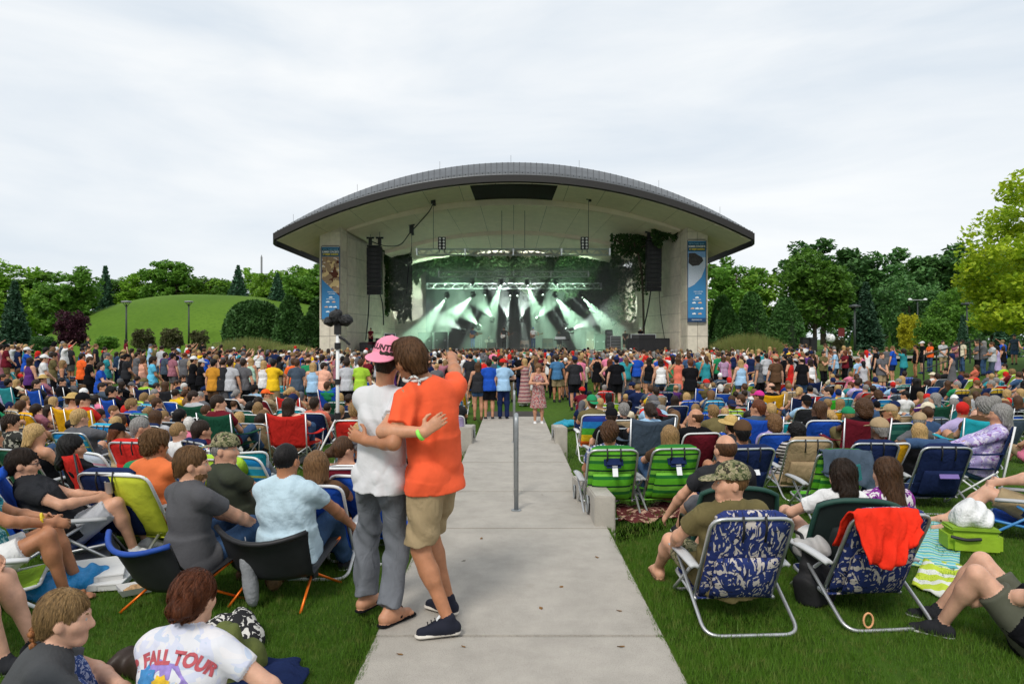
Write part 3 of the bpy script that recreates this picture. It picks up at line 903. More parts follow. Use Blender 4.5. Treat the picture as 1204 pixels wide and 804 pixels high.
for row,nm in((upl,'upper'),(lol,'lower')):
 for i,q in enumerate(row):
  moving_light(*q[:6],q[6]*(1 if q[6]<10 else 1.0),q[7]*BEAM*(1.0 if q[6]<10 else(.95 if nm=='upper' else .5)),'%s lit moving light of the %s row over the band'%(ORD[i],nm),q[8])
hz=MB().box((X0,59.4,4.9),(20,10.4,7.6)).build('haze',None if False else mat('tmp_h',(1,1,1)))
hm=bpy.data.materials.new('stage_fog');hm.use_nodes=True
hn=hm.node_tree;hn.nodes.clear()
ho=hn.nodes.new('ShaderNodeOutputMaterial');hv=hn.nodes.new('ShaderNodeVolumePrincipled')
hv.inputs['Color'].default_value=(.9,.97,.92,1);hv.inputs['Density'].default_value=.07;hv.inputs['Anisotropy'].default_value=.15
hn.links.new(hv.outputs[0],ho.inputs['Volume'])
hz.data.materials.clear();hz.data.materials.append(hm)
tag(hz,'thin stage fog lit green by the beams','fog',kind='stuff')
# ---- boxes, cases, amps
def case(px0,px1,py0,py1,d,dep,name,m,lab,feat=None,edge=None):
 a,c=W(px0,py1,d),W(px1,py0,d)
 wd,h=c.x-a.x,c.z-a.z
 zb=SZ if a.z>SZ-.4 else a.z
 h=c.z-zb
 o=tag(empty(name,((a.x+c.x)/2,d,zb)),lab,name.replace('_',' '),'gear standing on the stage')
 MB().box((0,dep/2,h/2+.02),(wd,dep,h-.04)).build('body',m,o)
 e=edge or TRUSS
 mb=MB()
 for x in(-1,1):mb.box((x*wd/2,0,h/2),(.05,.05,h))
 for z in(.04,h):mb.box((0,-.006,z),(wd,.05,.05))
 mb.build('edge_trim',e,o)
 if feat=='spk':
  for x in(-.25,.25):MB().cyl((x*wd,-.01,h*.5),(x*wd,-.05,h*.5),min(wd*.2,h*.4),n=16).build('speaker_cone',SPK,o)
 if feat=='latch':
  for x in(-.3,.3):MB().box((x*wd,-.03,h*.55),(.16,.04,.12)).build('latch',TRUSS,o)
 if feat=='rack':
  for k in range(5):MB().box((0,-.03,h*(.12+.19*k)),(wd*.85,.04,h*.12)).build('rack_unit',mat('rack_face',(.20,.21,.22),rough=.4,metal=.4),o)
 return o
CASEG=mat('case_dark_green',(.05,.075,.06),rough=.6)
CASEB=mat('case_black',(.018,.018,.02),rough=.6)
case(423,437,403,416,54.5,1.0,'subwoofer',SPK,'black subwoofer box at far left of the stage','spk',BLACK_METAL)
case(442,462,398,412,55.5,1.2,'subwoofer',SPK,'long black subwoofer behind the pink cap','spk',BLACK_METAL)
case(452,465,392,397,56,.8,'mixing_desk',CASEB,'flat black mixing desk on the left stage boxes',None)
case(510.5,526.5,390,409,61,1.2,'road_case',CASEG,'green grey road case with silver edges under left beams','latch')
case(492,508,391,409,62,1.2,'road_case',CASEG,'dark road case left of the silver edged one','latch',BLACK_METAL)
case(738,787,398,414,54.5,1.2,'subwoofer',SPK,'wide black subwoofer stack at far right of the stage','spk',BLACK_METAL)
case(742,771,393,398,54.9,1.0,'mixing_desk',CASEB,'low black monitor desk on top of the right subwoofers',None)
case(718,730,395,411,58,1.0,'equipment_rack',CASEB,'open silver framed equipment rack right of the band','rack')
case(713,720,388,411,58.5,.8,'equipment_rack',CASEB,'tall narrow rack with small lights beside silver rack','rack',BLACK_METAL)
case(689,699,389,407,63,.9,'road_case',mat('case_brown',(.10,.06,.035),rough=.6),'brown upright road case at back right of stage','latch',BLACK_METAL)
case(700,712,393,408,62,.9,'road_case',CASEG,'green road case between brown case and racks','latch',BLACK_METAL)
case(611.5,622,400,409,58,.6,'guitar_amplifier',mat('amp_tweed',(.32,.22,.14),rough=.8),'tan guitar amplifier beside the musician in white','spk',BLACK_METAL)
case(638,650,398,409,59,.6,'guitar_amplifier',mat('amp_brown',(.09,.045,.02),rough=.7),'brown guitar amplifier right of the musician in white','spk',BLACK_METAL)
case(573,583,403,409.5,59,.6,'guitar_amplifier',CASEB,'small black guitar amplifier below the drum kit','spk',BLACK_METAL)
case(602,609,390,409,61,.6,'speaker_cabinet',SPK,'tall black speaker cabinet behind the bass player','spk',BLACK_METAL)
dkp=W(575,409,61);dkp.z=SZ
o=tag(empty('drum_kit',dkp),'pale drum kit with cymbals behind the blue musician','drum kit')
DR=mat('drum_shell_cream',(.55,.50,.40),rough=.35)
MB().cyl((0,-.1,.32),(0,.35,.32),.30,n=20).build('bass_drum',DR,o)
for x,z in((-.25,.75),(.22,.75)):MB().cyl((x,.05,z),(x,.12,z+.22),.16,n=16).build('tom_drum',DR,o)
MB().cyl((.55,.35,.25),(.55,.35,.7),.22,n=16).build('floor_tom',DR,o)
CYM=mat('brass_cymbal',(.55,.42,.14),rough=.25,metal=.9)
for x,z in((-.7,1.25),(.7,1.3),(.1,1.4),(-.85,.95)):
 MB().lathe([(.22,0),(.04,.03),(.01,.04)],16,(x,.2,z)).build('cymbal',CYM,o)
 MB().tube([(x,.2,0),(x,.2,z)],.015,6).build('cymbal_stand',TRUSS,o)
kp=W(660,402,58);kp.z=SZ
o=tag(empty('keyboard_stand',kp),'keyboard on a stand with white music page, right of band','keyboard')
MB().box((0,0,.95),(1.3,.4,.12)).build('keyboard',CASEB,o)
MB().box((-.1,-.02,1.12),(.9,.03,.22),Matrix.Rotation(R(-25),3,'X')).build('music_page',INKW,o)
for s in(-1,1):
 MB().tube([(s*.5,-.25,0),(-s*.1,.2,.9)],.03,6).build('stand_leg',BLACK_METAL,o)
o=tag(MB().box((W(600,412,57).x,57,SZ+.12),(7.4,2.0,.24)).build('stage_riser',mat('riser_black',(.02,.02,.02),rough=.7)),'low black riser the band stands on','riser')
tp=W(397,556,10.6);tp.z=gz(tp.x,tp.y)
o=tag(empty('light_tripod',tp),'white tripod mast carrying wrapped black lamps above left crowd','tripod')
top=CZ+(402-384)/F*tp.y-tp.z
MB().tube([(0,0,.12),(0,0,top)],.027,10).build('mast',WHITE_TUBE,o,smooth=True)
for k in range(3):
 a=R(100+120*k)
 MB().tube([(0,0,.85),(.48*math.cos(a),.48*math.sin(a),.0)],.016,8).build('leg',WHITE_TUBE,o,smooth=True)
 MB().tube([(0,0,.25),(.34*math.cos(a),.34*math.sin(a),.26)],.010,6).build('brace',WHITE_TUBE,o,smooth=True)
MB().cyl((0,0,top-.35),(0,0,top-.25),.05).build('collar',BLACK_PLASTIC,o)
MB().cyl((0,0,.8),(0,0,.9),.05).build('collar',BLACK_PLASTIC,o)
MB().cyl((0,0,top*.6),(0,0,top*.6+.08),.045).build('collar',BLACK_PLASTIC,o)
MB().tube([(0,0,top-.15),(.1,0,top-.2),(.19,0,top-.28)],.022,6).build('clamp_handle',BLACK_PLASTIC,o)
MB().box((0,0,top-.02),(.09,.09,.2)).build('head_bracket',BLACK_PLASTIC,o)
BAGM=mat('black_bin_liner',(.012,.012,.013),rough=.38,bump=.9,bscale=26,bdist=.05)
def lump(name,c,rad,m,parent,seed,amp=.16,nu=18,nv=12):
 rr=random.Random(seed);ph=[rr.uniform(0,6.3)for _ in range(8)]
 V,Q=[],[]
 for j in range(nv+1):
  th=math.pi*j/nv
  for i in range(nu):
   a=2*math.pi*i/nu
   k=1+amp*(math.sin(3*a+ph[0]+2*th)*.5+math.sin(5*a+ph[1]-3*th)*.35+math.sin(4*th+ph[2]+a)*.4+math.sin(9*a+7*th+ph[3])*.25)
   V.append((c[0]+rad[0]*k*math.sin(th)*math.cos(a),c[1]+rad[1]*k*math.sin(th)*math.sin(a),c[2]+rad[2]*k*math.cos(th)))
 for j in range(nv):
  for i in range(nu):Q.append((j*nu+i,(j+1)*nu+i,(j+1)*nu+(i+1)%nu,j*nu+(i+1)%nu))
 return link(name,np_mesh(name,V,Q,[m]),parent)
lump('wrapped_lamp',(-.02,0,top+.15),(.10,.14,.12),BAGM,o,1)
lump('wrapped_lamp',(.13,-.02,top+.10),(.11,.13,.085),BAGM,o,2)
lump('wrapped_lamp',(-.13,.03,top+.08),(.09,.12,.07),BAGM,o,3)
# ================================================================== vegetation
nrg=np.random.default_rng(5)
def leaf_mat(name,a,b,c,trans=.35):
 if name in MATS:return MATS[name]
 m=bpy.data.materials.new(name);m.use_nodes=True
 nt=m.node_tree;nt.nodes.clear();N=nt.nodes.new;L=nt.links.new
 out=N('ShaderNodeOutputMaterial')
 df=N('ShaderNodeBsdfPrincipled');df.inputs['Roughness'].default_value=.55;df.inputs['Specular IOR Level'].default_value=.25
 tr=N('ShaderNodeBsdfTranslucent')
 mx=N('ShaderNodeMixShader');mx.inputs['Fac'].default_value=trans
 tc=N('ShaderNodeTexCoord');oi=N('ShaderNodeObjectInfo')
 n1=N('ShaderNodeTexNoise');n1.inputs['Scale'].default_value=1.1;n1.inputs['Detail'].default_value=3
 n2=N('ShaderNodeTexNoise');n2.inputs['Scale'].default_value=14;n2.inputs['Detail'].default_value=2
 L(tc.outputs['Object'],n1.inputs['Vector']);L(tc.outputs['Object'],n2.inputs['Vector'])
 m1=N('ShaderNodeMixRGB');m1.inputs['Color1'].default_value=tuple(a)+(1,);m1.inputs['Color2'].default_value=tuple(b)+(1,)
 r1=N('ShaderNodeValToRGB');r1.color_ramp.elements[0].position=.36;r1.color_ramp.elements[1].position=.64
 L(n1.outputs['Fac'],r1.inputs['Fac']);L(r1.outputs['Color'],m1.inputs['Fac'])
 m2=N('ShaderNodeMixRGB');m2.inputs['Color2'].default_value=tuple(c)+(1,)
 r2=N('ShaderNodeValToRGB');r2.color_ramp.elements[0].position=.5;r2.color_ramp.elements[1].position=.66
 L(n2.outputs['Fac'],r2.inputs['Fac']);L(r2.outputs['Color'],m2.inputs['Fac']);L(m1.outputs['Color'],m2.inputs['Color1'])
 hs=N('ShaderNodeHueSaturation')
 ma=N('ShaderNodeMath');ma.operation='MULTIPLY_ADD';ma.inputs[1].default_value=.6;ma.inputs[2].default_value=1.0
 L(oi.outputs['Random'],ma.inputs[0]);L(ma.outputs[0],hs.inputs['Value']);L(m2.outputs['Color'],hs.inputs['Color'])
 L(hs.outputs['Color'],df.inputs['Base Color']);L(hs.outputs['Color'],tr.inputs['Color'])
 L(df.outputs[0],mx.inputs[1]);L(tr.outputs[0],mx.inputs[2]);L(mx.outputs[0],out.inputs['Surface'])
 MATS[name]=m
 return m
BARK=mat('tree_bark',(.075,.058,.042),rough=.95,var=.3,scale=4,bump=.6,bscale=20,bdist=.05)
LEAFS={'green':leaf_mat('leaf_mid_green',(0.082,0.192,0.026),(0.136,0.274,0.032),(0.051,0.128,0.019)),'bright':leaf_mat('leaf_bright_green',(0.138,0.268,0.026),(0.203,0.348,0.036),(0.082,0.179,0.019)),
 'dark':leaf_mat('leaf_dark_green',(0.046,0.119,0.032),(0.078,0.172,0.041),(0.027,0.078,0.024),.25),'yellowgreen':leaf_mat('leaf_yellow_green',(0.311,0.447,0.026),(0.474,0.547,0.030),(0.155,0.292,0.022),.45),
 'spruce':leaf_mat('needle_blue_green',(0.032,0.082,0.043),(0.047,0.109,0.055),(0.019,0.051,0.030),.1),'purple':leaf_mat('leaf_purple',(0.041,0.011,0.019),(0.061,0.016,0.027),(0.022,0.008,0.014),.25),
 'hedge':leaf_mat('needle_hedge_green',(0.036,0.095,0.022),(0.055,0.135,0.030),(0.022,0.058,0.016),.12),'ivy':leaf_mat('ivy_dark_green',(0.030,0.068,0.019),(0.049,0.101,0.024),(0.018,0.041,0.014),.2),
 'reed':leaf_mat('ornamental_grass_green',(0.135,0.182,0.041),(0.189,0.230,0.061),(0.243,0.176,0.081),.3),'twig':leaf_mat('leaf_dull_bronze',(0.068,0.078,0.030),(0.095,0.101,0.035),(0.061,0.047,0.027),.25),
 'yellow':leaf_mat('leaf_golden',(0.405,0.378,0.016),(0.486,0.459,0.027),(0.216,0.270,0.016),.45),}
def leaf_quads(C,size,up_bias=.45,aspect=1.6,jitter=.45,droop=0.0):
 """leaf cards (bent pairs of triangles as one quad) at points C"""
 n=len(C)
 nr=nrg.normal(size=(n,3));nr[:,2]=np.abs(nr[:,2])+up_bias
 nr/=np.linalg.norm(nr,axis=1)[:,None]
 t=nrg.normal(size=(n,3));t[:,2]-=droop
 t-=nr*(t*nr).sum(1)[:,None];t/=np.linalg.norm(t,axis=1)[:,None]
 s=np.cross(nr,t)
 sz=size*(1+jitter*nrg.uniform(-1,1,n))[:,None]
 a=C-t*sz*aspect*.5;b_=C+t*sz*aspect*.5
 m1=C+s*sz*.5-nr*sz*.18;m2=C-s*sz*.5-nr*sz*.18
 V=np.stack([a,m1,b_,m2],1).reshape(-1,3)
 Q=np.arange(4*n).reshape(-1,4)
 return V,Q
def crown_points(n_cl,n_leaf,h0,h1,rx,shape='oval',clump=.22,seed=0):
 rg=np.random.default_rng(seed)
 H=h1-h0
 cs=[]
 while len(cs)<n_cl:
  u=rg.uniform(-1,1,3)
  t=(u[2]+1)/2
  if shape=='oval':rmax=math.sqrt(max(0,1-(2*t-1)**2))**.8
  elif shape=='egg':rmax=(math.sqrt(max(0,1-(2*t-1)**2))**.7)*(1.1-.35*t)
  elif shape=='dome':rmax=math.sqrt(max(0,1-t**2.2))
  else:rmax=1-t
  r=math.hypot(u[0],u[1])
  if r>rmax or r<rmax*.35*rg.uniform(0,1.6):continue
  cs.append((u[0]*rx*(1+.12*math.sin(5*t+seed)),u[1]*rx,h0+t*H,(.75+.5*rg.uniform())*clump*rx))
 P=[]
 for x,y,z,r in cs:
  d=rg.normal(size=(n_leaf,3));d/=np.linalg.norm(d,axis=1)[:,None]
  d*=(rg.uniform(.25,1,(n_leaf,1))**.5)*r
  d[:,2]*=.62
  P.append(d+np.array([x,y,z]))
 return np.concatenate(P),cs
def trunk_mesh(h,r,cs,seed,nb=9):
 rr=random.Random(seed);b=MB()
 top=Vector((rr.uniform(-.2,.2),rr.uniform(-.2,.2),h))
 sp=catmull([Vector((0,0,-.3)),Vector((rr.uniform(-.1,.1),0,h*.35)),Vector((rr.uniform(-.2,.2),rr.uniform(-.2,.2),h*.7)),top],4)
 b.tube(sp,[r*(1.25-.95*i/(len(sp)-1))for i in range(len(sp))],9)
 for c in rr.sample(cs,min(nb,len(cs))):
  tgt=Vector(c[:3])
  k=rr.randint(len(sp)//3,len(sp)-2)
  st=sp[k]
  if tgt.z<st.z:st=sp[max(1,len(sp)//4)]
  mid=st.lerp(tgt,.5)+Vector((0,0,.12*(tgt-st).length))
  b.tube(catmull([st,mid,tgt],3),[r*.42,r*.38,r*.34,r*.28,r*.22,r*.16,r*.08][:7],6)
 return b.mesh('trunk',[BARK],True)
PROTO={}
def broad(key,n_cl,n_leaf,leaf,h0,h1,rx,shape,seed,clump=.24,up=1.0):
 P,cs=crown_points(n_cl,n_leaf,h0,h1,rx,shape,clump,seed)
 V,Q=leaf_quads(P,leaf,up)
 PROTO[key]=(np_mesh('crown',V,Q,[LEAFS['green']],smooth=False),trunk_mesh(h1*.8,.22,cs,seed))
broad('oak',110,75,.34,1.6,10,4.0,'oval',3)
broad('round',120,75,.32,1.2,10,4.4,'egg',8)
broad('tall',95,75,.32,1.0,10,2.9,'oval',15,.28)
broad('loose',70,60,.30,1.4,10,3.4,'oval',21,.26)
broad('dome',130,80,.30,.3,10,6.0,'dome',31,.2)
broad('bushy',110,75,.40,.1,10,5.6,'egg',41,.24)
def conifer(key,layers,rx,seed,n_leaf=26,wob=.25,leaf=.34):
 rr=random.Random(seed);P=[]
 rg=np.random.default_rng(seed)
 for k in range(layers):
  t=k/(layers-1)
  z=.5+9.3*t;r=rx*(1-t)**.85+.1
  nb=max(5,int(15*(1-t)+4))
  for i in range(nb):
   a=2*math.pi*(i+rr.random())/nb
   L_=r*(1-wob*rr.random())
   s=rg.uniform(.1,1,n_leaf)**.7
   P.append(np.stack([np.cos(a)*s*L_+rg.normal(0,.12,n_leaf),np.sin(a)*s*L_+rg.normal(0,.12,n_leaf),z-s*L_*.28+rg.normal(0,.09,n_leaf)],1))
 V,Q=leaf_quads(np.concatenate(P),leaf,.9,2.0)
 b=MB();b.tube([(0,0,-.2),(0,0,9.8)],[.24,.03],8)
 PROTO[key]=(np_mesh('crown',V,Q,[LEAFS['spruce']],smooth=False),b.mesh('trunk',[BARK],True))
conifer('spruce',24,3.1,4)
conifer('spruce2',20,3.9,14)
def tree(kind,px,top,base,d,leaf,label,name='tree',wscale=1.0,rot=None,group='trees around the concert lawn',cat='tree'):
 a=W(px,base,d)
 h=(base-top)/F*d
 k=h/(10.9 if kind not in('spruce','spruce2')else 10.0)
 o=tag(empty(name,a,rnd.uniform(0,6.28)if rot is None else rot),label,cat,group)
 cm,tm=PROTO[kind]
 sc=(k*wscale,k*wscale,k)
 link('crown',cm,o,[LEAFS[leaf]],scl=sc)
 link('trunk',tm,o,None,scl=sc)
 return o
TR=[('round',6,296,410,98,'bright','bright green tree at the far left edge behind the spruce',1.0),('tall',40,312,408,104,'green','mid green tree between left edge and rounded tree',1.3),
 ('oak',82,308,406,84,'green','full rounded green tree above the purple shrub',.95),('loose',118,320,400,135,'dark','dark far tree just left of the lone pine top',1.2),
 ('spruce2',124,313,400,130,'spruce','lone dark pine top poking above the left tree line',.6),('round',143,322,398,135,'green','far green tree at the left foot of mound',1.1),
 ('tall',164,318,392,132,'bright','yellowish tree behind the left shoulder of mound',1.2),('tall',189,300,392,128,'green','taller twin crowned tree behind mound, left one',.9),
 ('tall',206,302,392,127,'green','taller twin crowned tree behind mound, right one',.95),('loose',226,312,392,130,'bright','loose bright tree behind the mound summit',1.1),
 ('round',247,318,390,128,'green','green tree behind mound, left of the dark spruce',1.1),('round',263,322,390,130,'bright','pale tree touching the left of the dark mound spruce',1.0),
 ('spruce2',280,312,352,99,'spruce','dark spruce standing on the right slope of mound',.95),('loose',298,309,372,120,'bright','airy pale tree right behind the mound spruce',1.0),
 ('round',318,314,380,116,'bright','bright bushy tree between the two mound spruces',1.0),('spruce2',326,321,360,92,'spruce','lower broad spruce above the clipped hedge',1.0),
 ('round',346,306,386,112,'bright','bright tree behind the conical evergreens left of pavilion',1.0),('oak',366,302,392,98,'green','blue green tree right beside the left pillar',.9),
 ('spruce',17,330,412,72,'spruce','tall dark spruce near the left edge of picture',.85),('bushy',85,358,409,66,'purple','dark purple leaved small tree left of the lamp posts',.72),
 ('loose',842,293,400,112,'green','tree nearest the right pillar, thin top',1.0),('round',866,300,404,106,'green','mid green tree right of the pavilion roof tip',1.0),
 ('loose',895,305,402,104,'bright','loose bright tree left of the big maple',1.0),('oak',968,272,402,112,'dark','huge dark tree rising behind the big maple',1.05),
 ('oak',958,284,410,74,'green','big bright maple in front of the drive',.88),('round',1020,288,404,112,'dark','dark tree right of the huge dark crown',.95),('oak',1055,284,404,108,'dark','dark crowned tree left of the broad domed tree',.95),
 ('round',1100,290,404,110,'green','green tree behind the broad domed tree, right',1.0),('oak',1137,281,404,104,'dark','dark tall tree in the right tree line',1.0),
 ('round',1168,286,404,100,'green','green tree behind the yellow maple leaves',1.0),('oak',1210,290,410,92,'green','green tree cut by the right edge of picture',1.0),
 ('dome',1070,308,408,88,'dark','broad domed tree with dense dark crown',.85),('spruce',1018,332,408,80,'spruce','blue green spruce between maple and domed tree',.95),
 ('round',1118,330,412,78,'green','rounded green tree above the golden shrub',.8),('bushy',1070,362,412,62,'yellow','golden shrub with yellow top by the drive',.55),
 ('bushy',1098,366,416,56,'green','green shrub right of the golden shrub',.85),('spruce',1132,370,418,54,'spruce','small spruce behind people in grey shirts',.7),
 ('spruce2',1180,372,428,48,'spruce','dark low spruce under the yellow maple',1.1),('spruce',1002,390,414,60,'green','slim young conifer right of the right lamp post',.45),
 ('spruce',1046,390,414,60,'green','slim young conifer left of the golden shrub',.45),('bushy',986,393,415,58,'twig','sparse bronze shrub at the right lamp post foot',.7),
 ('bushy',168,382,412,70,'twig','low crab apple tree left in the row below the mound',.85),('bushy',202,381,412,70,'twig','low crab apple tree in the middle below the mound',.85),
 ('bushy',234,384,412,70,'twig','low crab apple tree right in the row below the mound',.8),('bushy',126,392,412,64,'green','low green bush right of the purple tree',1.3),
 ('bushy',52,392,414,64,'dark','low dark bush between spruce and purple tree',1.3),('bushy',392,400,416,54,'hedge','small bush at the foot of the left pillar',.9),
 ('bushy',835,396,414,53,'hedge','small bush at the foot of the right pillar',.9),]
for t in TR:
 tree(t[0],t[1],t[2],t[3],t[4],t[5],t[6],wscale=t[7],name='shrub' if('shrub' in t[6]or 'bush ' in t[6])else 'tree',cat='shrub' if('shrub' in t[6]or 'bush ' in t[6])else 'tree')
P=[]
rr=random.Random(2)
for x in range(-260,261,7):
 P.append((x+rr.uniform(-3,3),165+rr.uniform(-12,25),rr.uniform(7,12)))
allP=[]
for x,y,h in P:
 n=420
 d=nrg.normal(size=(n,3));d/=np.linalg.norm(d,axis=1)[:,None];d*=nrg.uniform(.5,1,(n,1))*np.array([[5.5,5.5,h*.6]])
 allP.append(d+np.array([x,y,h*.5]))
V,Q=leaf_quads(np.concatenate(allP),.85,.4)
tag(link('far_wood',np_mesh('far_wood',V,Q,[LEAFS['dark']],smooth=False)),'distant dark wood closing the horizon','wood',kind='stuff')
def clipped(px0,px1,top,base,d,shape,label,name,leaf='hedge',dep=1.0,n=5200):
 a,c=W(px0,base,d),W(px1,top,d)
 wd,h=(c.x-a.x)/2,c.z-a.z
 o=tag(empty(name,((a.x+c.x)/2,d,a.z)),label,'hedge','clipped evergreens beside the pavilion')
 rg=np.random.default_rng(int(px0))
 def surf(u,th):
  if shape=='cone':r=np.sqrt(np.maximum(0,1-u**1.7))*(.86+.14*np.cos(th*3+1))
  else:r=np.maximum(0,1-np.abs(u)**3.2)**.45
  return r
 u=rg.uniform(0,1,n)**.9;th=rg.uniform(0,2*np.pi,n)
 r=surf(u,th)*(1+.035*np.sin(7*th+9*u)+rg.normal(0,.03,n))
 C=np.stack([wd*r*np.cos(th),wd*dep*r*np.sin(th),h*u+rg.normal(0,.04,n)],1)
 V,Q=leaf_quads(C,.26,.2,1.9)
 link('foliage',np_mesh('foliage',V,Q,[LEAFS[leaf]],smooth=False),o)
 b=MB();pr=[]
 for k in range(9):
  uu=k/8*.97
  pr.append((max(.02,float(surf(np.array(uu),np.array(0.0)))*wd*.9),h*uu*.97))
 b.lathe(pr,18)
 if dep!=1.0:b.v=[(x,y*dep,z)for x,y,z in b.v]
 b.build('core',mat('hedge_inner_twigs',(.012,.026,.008),rough=1),o)
clipped(266,334,355,405,60,'round','broad rounded clipped hedge at the right foot of mound','hedge',dep=.8,n=6500)
clipped(322,360,350,412,58,'cone','tall evergreen between rounded hedge and pillar, rear one','evergreen')
clipped(326,358,366,413,55.5,'cone','evergreen standing against the rounded hedge','evergreen')
clipped(346,384,372,414,54,'cone','evergreen closest to the left pillar, lowest one','evergreen')
clipped(358,392,352,412,60,'cone','dark evergreen just behind the left pillar edge','evergreen')
clipped(832,866,350,412,57,'cone','evergreen hugging the right pillar','evergreen')
clipped(836,872,364,414,54,'cone','lower evergreen in front, right of right pillar','evergreen')
clipped(864,902,345,410,60,'cone','tallest evergreen right of the pavilion','evergreen')
clipped(900,944,352,408,62,'cone','rightmost dark evergreen beside the reed clump','evergreen')
def reeds(px,base,d,wpx,hpx,label):
 c=W(px,base,d);wd=wpx/F*d;h=hpx/F*d
 o=tag(empty('ornamental_grass',c),label,'ornamental grass','reed clumps beside the pavilion')
 rg=np.random.default_rng(int(px));n=2600
 x=rg.uniform(-.5,.5,n)*wd;y=rg.uniform(-.5,.5,n)*2.0
 hh=h*(1-(2*x/wd)**2*.5)*rg.uniform(.5,1.05,n)
 lx=x*.25+rg.normal(0,.18,n)
 wv=.03
 V=np.stack([np.stack([x-wv,y,0*x],1),np.stack([x+wv,y,0*x],1),np.stack([x+lx,y+rg.normal(0,.2,n),hh],1)],1).reshape(-1,3)
 link('blades',np_mesh('blades',V,np.arange(3*n).reshape(-1,3),[LEAFS['reed']],smooth=False),o)
reeds(292,419,52,84,24,'wide reed clump in front of the rounded hedge')
reeds(345,418,51,40,14,'low reed clump right of the wide reed clump')
reeds(880,417,51,70,27,'tall reed clump right of the right evergreens')
def ivy(regions,n,label,size=.2):
 C=[]
 for(px0,px1,py0,py1,d,dens,ragged)in regions:
  k=int(n*dens)
  u=nrg.uniform(0,1,k);v=nrg.uniform(0,1,k)
  px=px0+(px1-px0)*u
  wob=ragged*(np.sin(px*.35)*.5+np.sin(px*.13+2)*.6+np.sin(px*.9)*.25)
  py=py0+(py1-py0+wob)*v+nrg.normal(0,1.0,k)
  dd=d+nrg.normal(0,.12,k)
  C.append(np.stack([(px-602)/F*dd,dd,CZ-(py-402)/F*dd],1))
 V,Q=leaf_quads(np.concatenate(C),size,.1,1.2)
 o=tag(empty('ivy',(0,0,0)),label,'ivy','ivy on the stage walls')
 link('leaves',np_mesh('leaves',V,Q,[LEAFS['ivy']],smooth=False),o)
 return o
ivy([(447,484,296,372,61.8,.34,10),(470,560,300,326,65.4,.34,8),(452,474,286,312,61.6,.10,6)],9000,'ivy curtain hanging down the left back of the stage',.24)
ivy([(556,726,302,330,65.3,.5,7),(600,726,318,348,65.3,.28,10),(690,726,318,372,65.2,.2,8)],9000,'dark ivy mass over the middle and right backdrop',.24)
ivy([(724,757,320,378,64.0,.12,4),(724,757,284,326,63,.14,4)],6000,'thin ivy over the stone strip at right back of stage',.2)
o=ivy([(718,766,276,304,56.5,.26,8),(766,806,262,284,54.5,.16,7),(745,762,270,345,57,.09,4)],6000,'climbing vine spreading over the right vault and speaker array',.2)
V_=[[(757,400,57.4),(756,350,57),(753,310,56.8),(745,285,56.4)],[(752,300,56.6),(735,288,56.4),(722,282,56.2)],[(752,292,56.4),(775,280,55),(800,268,53.6),(828,251,52.6)],[(770,282,55),(790,262,54),(806,258,53.4)]]
mb=MB()
for st in V_:mb.tube(catmull([W(*q)for q in st],5),.09 if st is V_[0]else .05,6)
mb.build('stems',BARK,o)
P,cs=crown_points(150,150,2.2,10.6,4.6,'egg',.20,77)
V,Q=leaf_quads(P,.20,.7,1.25)
mo=tag(empty('tree',(W(1248,402,34).x,34,gz(20,34))),'near yellow green maple overhanging the right edge of picture','tree','trees around the concert lawn')
link('crown',np_mesh('crown',V,Q,[LEAFS['yellowgreen']],smooth=False),mo,scl=(1,1,1.0))
link('trunk',trunk_mesh(8.5,.24,cs,77,24),mo)
# ---------------------------------------------------------------- lamp posts
POST=mat('dark_green_post',(.03,.04,.036),rough=.5,var=.1)
def lamp_post(px,top,base,d,label,style):
 c=W(px,base,d);h=(base-top)/F*d
 o=tag(empty('lamp_post',c),label,'lamp post','lamp posts beyond the crowd')
 MB().tube([(0,0,0),(0,0,h*.35),(0,0,h*.93)],[.11,.085,.07],10).build('post',POST,o,smooth=True)
 if style=='flare':
  mb=MB()
  for k in range(4):
   a=R(45+90*k)
   mb.tube([(0,0,h*.86),(.32*math.cos(a),.32*math.sin(a),h*.97)],.028,6)
  mb.build('bracket',POST,o)
  MB().lathe([(.44,h*.965),(.47,h*.99),(.40,h*1.0),(.05,h*1.01)],18).build('lamp_head',mat('lamp_head_grey',(.30,.31,.31),rough=.4,metal=.4),o)
 elif style=='disc':
  MB().lathe([(.07,h*.93),(.48,h*.955),(.45,h*.975),(.10,h)],18).build('lamp_head',POST,o)
 else:
  MB().box((0,0,h*.97),(1.9,.08,.07)).build('bracket',GREY_PLASTIC,o)
  for s in(-1,1):MB().lathe([(.20,h*.965),(.22,h*.99),(.06,h*1.005)],14,(s*.9,0,0)).build('lamp_head',INKW,o)
lamp_post(148.5,354,408,66,'left lamp post in front of the mound','flare')
lamp_post(222,354,404,74,'right lamp post in front of the mound, slimmer','flare')
lamp_post(1005,358,412,58,'dark lamp post with disc head by the drive','disc')
lamp_post(1137,355,412,62,'lamp post half hidden among right trees','disc')
lamp_post(1079,351,408,80,'twin white headed lamp post behind golden shrub','twin')
mp_=W(307.5,330,160)
tag(MB().tube([mp_,W(307.5,302,160)],.22,6).tube([W(307.5,303,160),W(307.5,300,160)],.1,6).build('radio_mast',mat('mast_grey',(.25,.25,.26),rough=.6)),'thin grey mast above the left tree line','mast')
